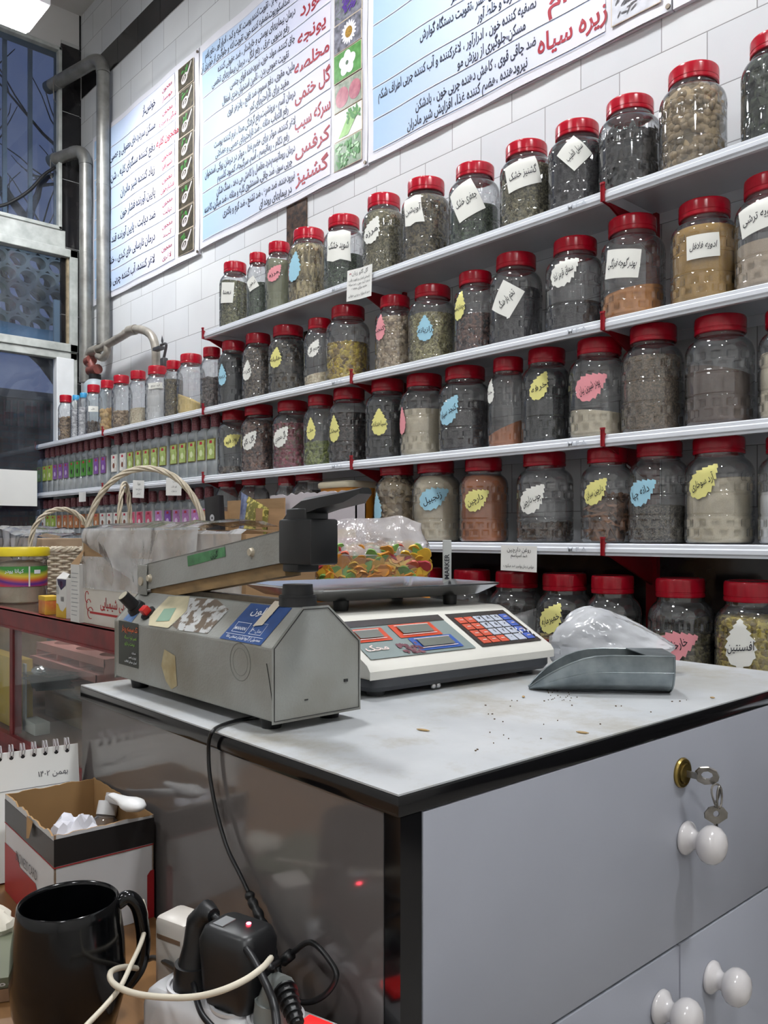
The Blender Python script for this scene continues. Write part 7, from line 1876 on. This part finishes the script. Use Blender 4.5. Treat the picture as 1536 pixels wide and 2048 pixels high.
for k in range(17): b.lathe([(.0001, 0), (.0026, 0)], 12, 0, Matrix.Translation(kp3(.0137+k*.0135, hK-.007, .0006)) @ Matrix.Rotation(PI/2*(-sg), 4, 'X'))
b.build('punched_hole', mat('punched_dark', (30, 28, 30), .8), t, kind='stuff')
b = MB()
def kt(s, x, z, sz, w=.0, mb=None, width=None):
    V, Fc = text(s, sz, w, width); (mb or b).add([kp3(x-a, z+c, .0008) for a, c in V], Fc)
kt('بهمن ۱۴۰۲', .032, hK-.032, .0095, .0)
for c_, s in enumerate('۱۲۳۴۵۶۷'): kt(s, .042+c_*.030, hK-.063, .0085)
for r_ in range(3):
    for c_ in range(7): kt(''.join('۰۱۲۳۴۵۶۷۸۹'[int(q)] for q in str(8+r_*7+c_)), .042+c_*.030, hK-.088-.024*r_, .0085)
b.add([kp3(.012, hK-.046, .0006), kp3(KW-.01, hK-.046, .0006), kp3(KW-.01, hK-.0465, .0006), kp3(.012, hK-.0465, .0006)], [(0, 1, 2, 3)])
b.build('calendar_print', mat('grey_ink', (70, 70, 78), .6), t, smooth=0)

# power strip with plugs
E0 = on_z(282, 1960, TZ+.045); E1 = on_z(355, 1905, TZ+.045)
Rp = HEAD+math.radians(57)+PI; t = thing('power_strip', (E0.x, E0.y, TZ+.0004), 'white power strip with a red lit switch on the table', 'power strip', Rp)
PW = .052; PL = .36; SFr = Matrix.Translation((E0.x, E0.y, TZ)) @ Matrix.Rotation(Rp, 4, 'Z')
M_pw = mat('white_strip_plastic', (206, 206, 208), .35, var=.03)
b = loft([rrect(PL, PW*1.05, .008, 0), rrect(PL, PW*1.05, .008, .026), rrect(PL-.006, PW*.95, .008, .036), rrect(PL-.014, PW*.8, .008, .040)]); b.v = [v+Vector((PL/2, PW/2, 0)) for v in b.v]; b.build('strip_body', M_pw, t, smooth=40)
b = MB()
for k, c_ in enumerate((.038, (SFr.inverted() @ on_z(480, 1992, TZ+.045)).x, (SFr.inverted() @ on_z(556, 2022, TZ+.045)).x)):
    o = MB().lathe([(.0235, .0398), (.0235, .0425), (.021, .0425), (.0195, .034), (.001, .034)], 30, 0, Matrix.Translation((c_, PW/2, 0))); o.build('socket', M_pw, t, smooth=50)
mm = emitter('red_neon_switch', (230, 30, 30), 1.6)
sx = (SFr.inverted() @ on_z(618, 2040, TZ+.043)).x; o = MB().span((sx-.004, PW*.22, .040), (sx+.026, PW*.78, .0415)).build('switch_frame', M_black, t); MB().box((sx+.011, PW/2, .0435), (.024, PW*.42, .006), rz=0, bev=.001).build('rocker', mm, o)
def sp3(x, y, z): return SFr @ Vector((x, y, z))
# white adapter
wa_ = on_z(335, 1925, TZ+.04)
t = thing('white_adapter', (wa_.x, wa_.y, TZ+.0005), 'white charger block with brown marks behind the mug handle', 'adapter', Rp)
b = MB(); b.box((0, .018, .039), (.040, .034, .077), bev=.006); b.build('adapter_body', mat('aged_white_plastic', (198, 192, 184), .35, var=.05), t, smooth=40)
b = MB(); b.box((.0, .0008, .060), (.030, .0006, .004)); b.box((-.0202, .018, .05), (.0006, .02, .045)); b.build('brown_mark', mat('brown_grime', (120, 96, 76), .6), t, smooth=0)
# black adapter with red light
A1 = SFr.inverted() @ on_z(480, 1992, TZ+.045); A1 = sp3(A1.x, PW/2, .0428)
t = thing('black_adapter', A1, 'black power adapter with a glowing red light plugged into the strip', 'adapter', Rp)
b = loft([rrect(.046, .036, .008, 0), rrect(.054, .040, .010, .01), rrect(.058, .044, .010, .052), rrect(.052, .038, .010, .061), rrect(.044, .03, .008, .0635)]); b.build('adapter_body', M_black, t, smooth=40)
b = MB(); b.box((-.012, -.004, .0638), (.011, .016, .001)); b.build('grey_sticker', mat('silver_sticker', (130, 132, 134), .4), t, smooth=0)
b = MB(); b.ball((.008, .004, .0642), .0022, 12, sc=(1, 1, .4)); b.build('indicator_light', emitter('red_led_glow', (255, 60, 80), 30), t)
# black angled plug at the far socket with its cord
t = thing('black_plug', sp3(.038, PW/2, .044), 'black angled plug standing in the left socket of the power strip', 'plug', Rp)
b = MB(); b.cyl((0, 0, -.004), (0, 0, .016), .0185, 24, r2=.017); b.tube([(0, 0, .012), (.001, .002, .030), (.002, .005, .050), (.010, .006, .060), (.020, .003, .060)], .012, 14, rad=[.015, .012, .012, .010, .006]); b.build('plug_body', M_black, t, smooth=60)
w0 = SFr @ Vector((.038+.020, PW/2+.003, .044+.060))
LFp = Matrix.Translation(t.location) @ Matrix.Rotation(Rp, 4, 'Z')
b = MB(); b.tube(spline([w0, at_depth(452, 1855, .70), at_depth(498, 1905, .66), at_depth(528, 1960, .625), at_depth(548, 2010, .60), at_depth(556, 2075, .58)], 8), .0032, 8); b.build('cord', M_black, t, smooth=180, local=LFp)
# grey plug near the switch
gx_ = (SFr.inverted() @ on_z(556, 2022, TZ+.045)).x; t = thing('grey_plug', sp3(gx_, PW/2, .0428), 'grey plug with a ribbed black cord guard next to the red switch', 'plug', Rp)
b = MB(); b.cyl((0, 0, -.004), (0, 0, .014), .0185, 20, r2=.017); b.tube([(0, 0, .012), (.004, -.002, .024), (.014, -.006, .028)], .012, 12, rad=[.015, .0125, .010]); b.build('plug_body', mat('grey_plug_plastic', (120, 124, 122), .45), t, smooth=60)
b = MB(); p0, p1 = Vector((.014, -.006, .028)), Vector((.045, -.028, .020))
b.tube([p0, p1], .006, 10, rad=[.008, .0045])
for k in range(6):
    q = p0.lerp(p1, (k+.5)/6); r_ = .010-.0008*k; d_ = (p1-p0).normalized()
    b.tube([q-d_*.0009, q+d_*.0009], r_, 12)
b.build('ribbed_guard', M_black, t)
# second small black cord over the strip's edge
b = MB(); b.tube(spline([at_depth(292, 1920, .79), at_depth(312, 1916, .78), at_depth(350, 1935, .74), at_depth(385, 1965, .705), at_depth(393, 1998, .685), at_depth(405, 2030, .66), at_depth(430, 2060, .64)], 8), .0026, 8); tag(b.build('thin_black_cord', M_black, smooth=180), 'thin black cord crossing the left end of the power strip', 'cord')
# white cable looping
M_cream = mat('cream_cable', (206, 198, 180), .45, var=.04)
b = MB(); b.tube(spline([at_depth(285, 1802, .80), at_depth(292, 1835, .76), at_depth(284, 1880, .72), at_depth(262, 1930, .68), at_depth(240, 1975, .65), at_depth(210, 2012, .63), at_depth(172, 2052, .61), at_depth(150, 2080, .60)], 8), .0021, 8)
tag(b.build('cream_cable', M_cream, smooth=180), 'cream cable hanging past the mug handle down to the bottom edge', 'cable')
b = MB(); b.tube(spline([at_depth(282, 1938, .74), at_depth(250, 1934, .70), at_depth(222, 1944, .67), at_depth(226, 1966, .65), at_depth(262, 1985, .62), at_depth(320, 1994, .60), at_depth(385, 1994, .59), at_depth(440, 1982, .585), at_depth(490, 1960, .59), at_depth(525, 1935, .60), at_depth(542, 1916, .62)], 8), .0024, 8)
tag(b.build('cream_cable', M_cream, smooth=180), 'cream cable looping in front of the black adapter', 'cable')
# black cable from the sealer down the cabinet side
side = lambda px, py, d=.006: (lambda dd: (lambda tt: Vector((dd[0]*tt, dd[1]*tt, ZC+dd[2]*tt)))( ((cl(0, -d).x*uf.x+cl(0, -d).y*uf.y)/(dd[0]*uf.x+dd[1]*uf.y)) ))(ray(px, py))
zc1 = WZ+.003
pts = [on_z(545, 1432, WZ+.01), on_z(505, 1436, zc1), on_z(470, 1442, zc1), on_z(440, 1452, zc1), on_z(426, 1462, zc1)]
pts += [side(419, 1476, .008), side(417, 1500), side(419, 1545), side(428, 1600), side(440, 1650), side(456, 1700), side(478, 1745), side(497, 1785)]
b = MB(); b.tube(spline(pts, 8), .0021, 8)
pts2 = [side(497, 1785), side(505, 1805), side(520, 1835), side(533, 1868), side(545, 1905, .010), side(556, 1935, .016)]
sp2 = spline(pts2, 8); b.tube(sp2, .0048, 9, rad=[.0034+.0016*abs(math.sin(i*.55)) for i in range(len(sp2))])
b.tube(spline([side(556, 1935, .016), side(568, 1975, .02), side(592, 2000, .02), side(622, 2004, .02), side(655, 1985, .018), side(673, 1952, .015), side(660, 1922, .012), side(632, 1890, .012), side(612, 1886, .012), side(590, 1902, .012), side(560, 1922, .02), at_depth(540, 1935, .63)], 8), .0024, 8)
b.tube([side(583, 1908, .014), side(566, 1922, .018)], .005, 10)
tag(b.build('taped_black_cable', M_black, smooth=180), 'black cable with a taped joint running from the sealer down the cabinet side', 'cable')
# banknotes / booklet at the left behind the mug
p = on_z(-18, 1990, TZ); 
t = thing('booklet', (at_depth(-60, 1960, .80).x, at_depth(-60, 1960, .80).y, TZ+.0004), 'small printed booklet stack at the left edge behind the mug', 'booklet', HEAD-PI/2+.3)
for k, (h_, m) in enumerate(((.012, mat('booklet_brown', (140, 110, 84), .7)), (.010, mat('booklet_olive', (96, 100, 80), .6)))):
    MB().span((-.06+.003*k, -.05, .0005+k*.0125), (.075, .05, k*.0125+h_)).build('booklet_layer', m, t, smooth=0)
b = MB(); V, Fc = text('قرآن من', .016, .01); b.add([(.045+a*1.0, -.0506, .0175+c*.5) for a, c in V], Fc); b.build('lettering', M_pw, t, smooth=0)
p = at_depth(-14, 1850, .86)
crumple('crumpled_tissue', (p.x, p.y, TZ+.0004), (.026, .02, .02), 31, mat('cream_white_tissue', (206, 200, 186), .8), 'blurred white crumpled tissue at the left edge above the booklet', 'tissue', nseg=26, amp=.3)
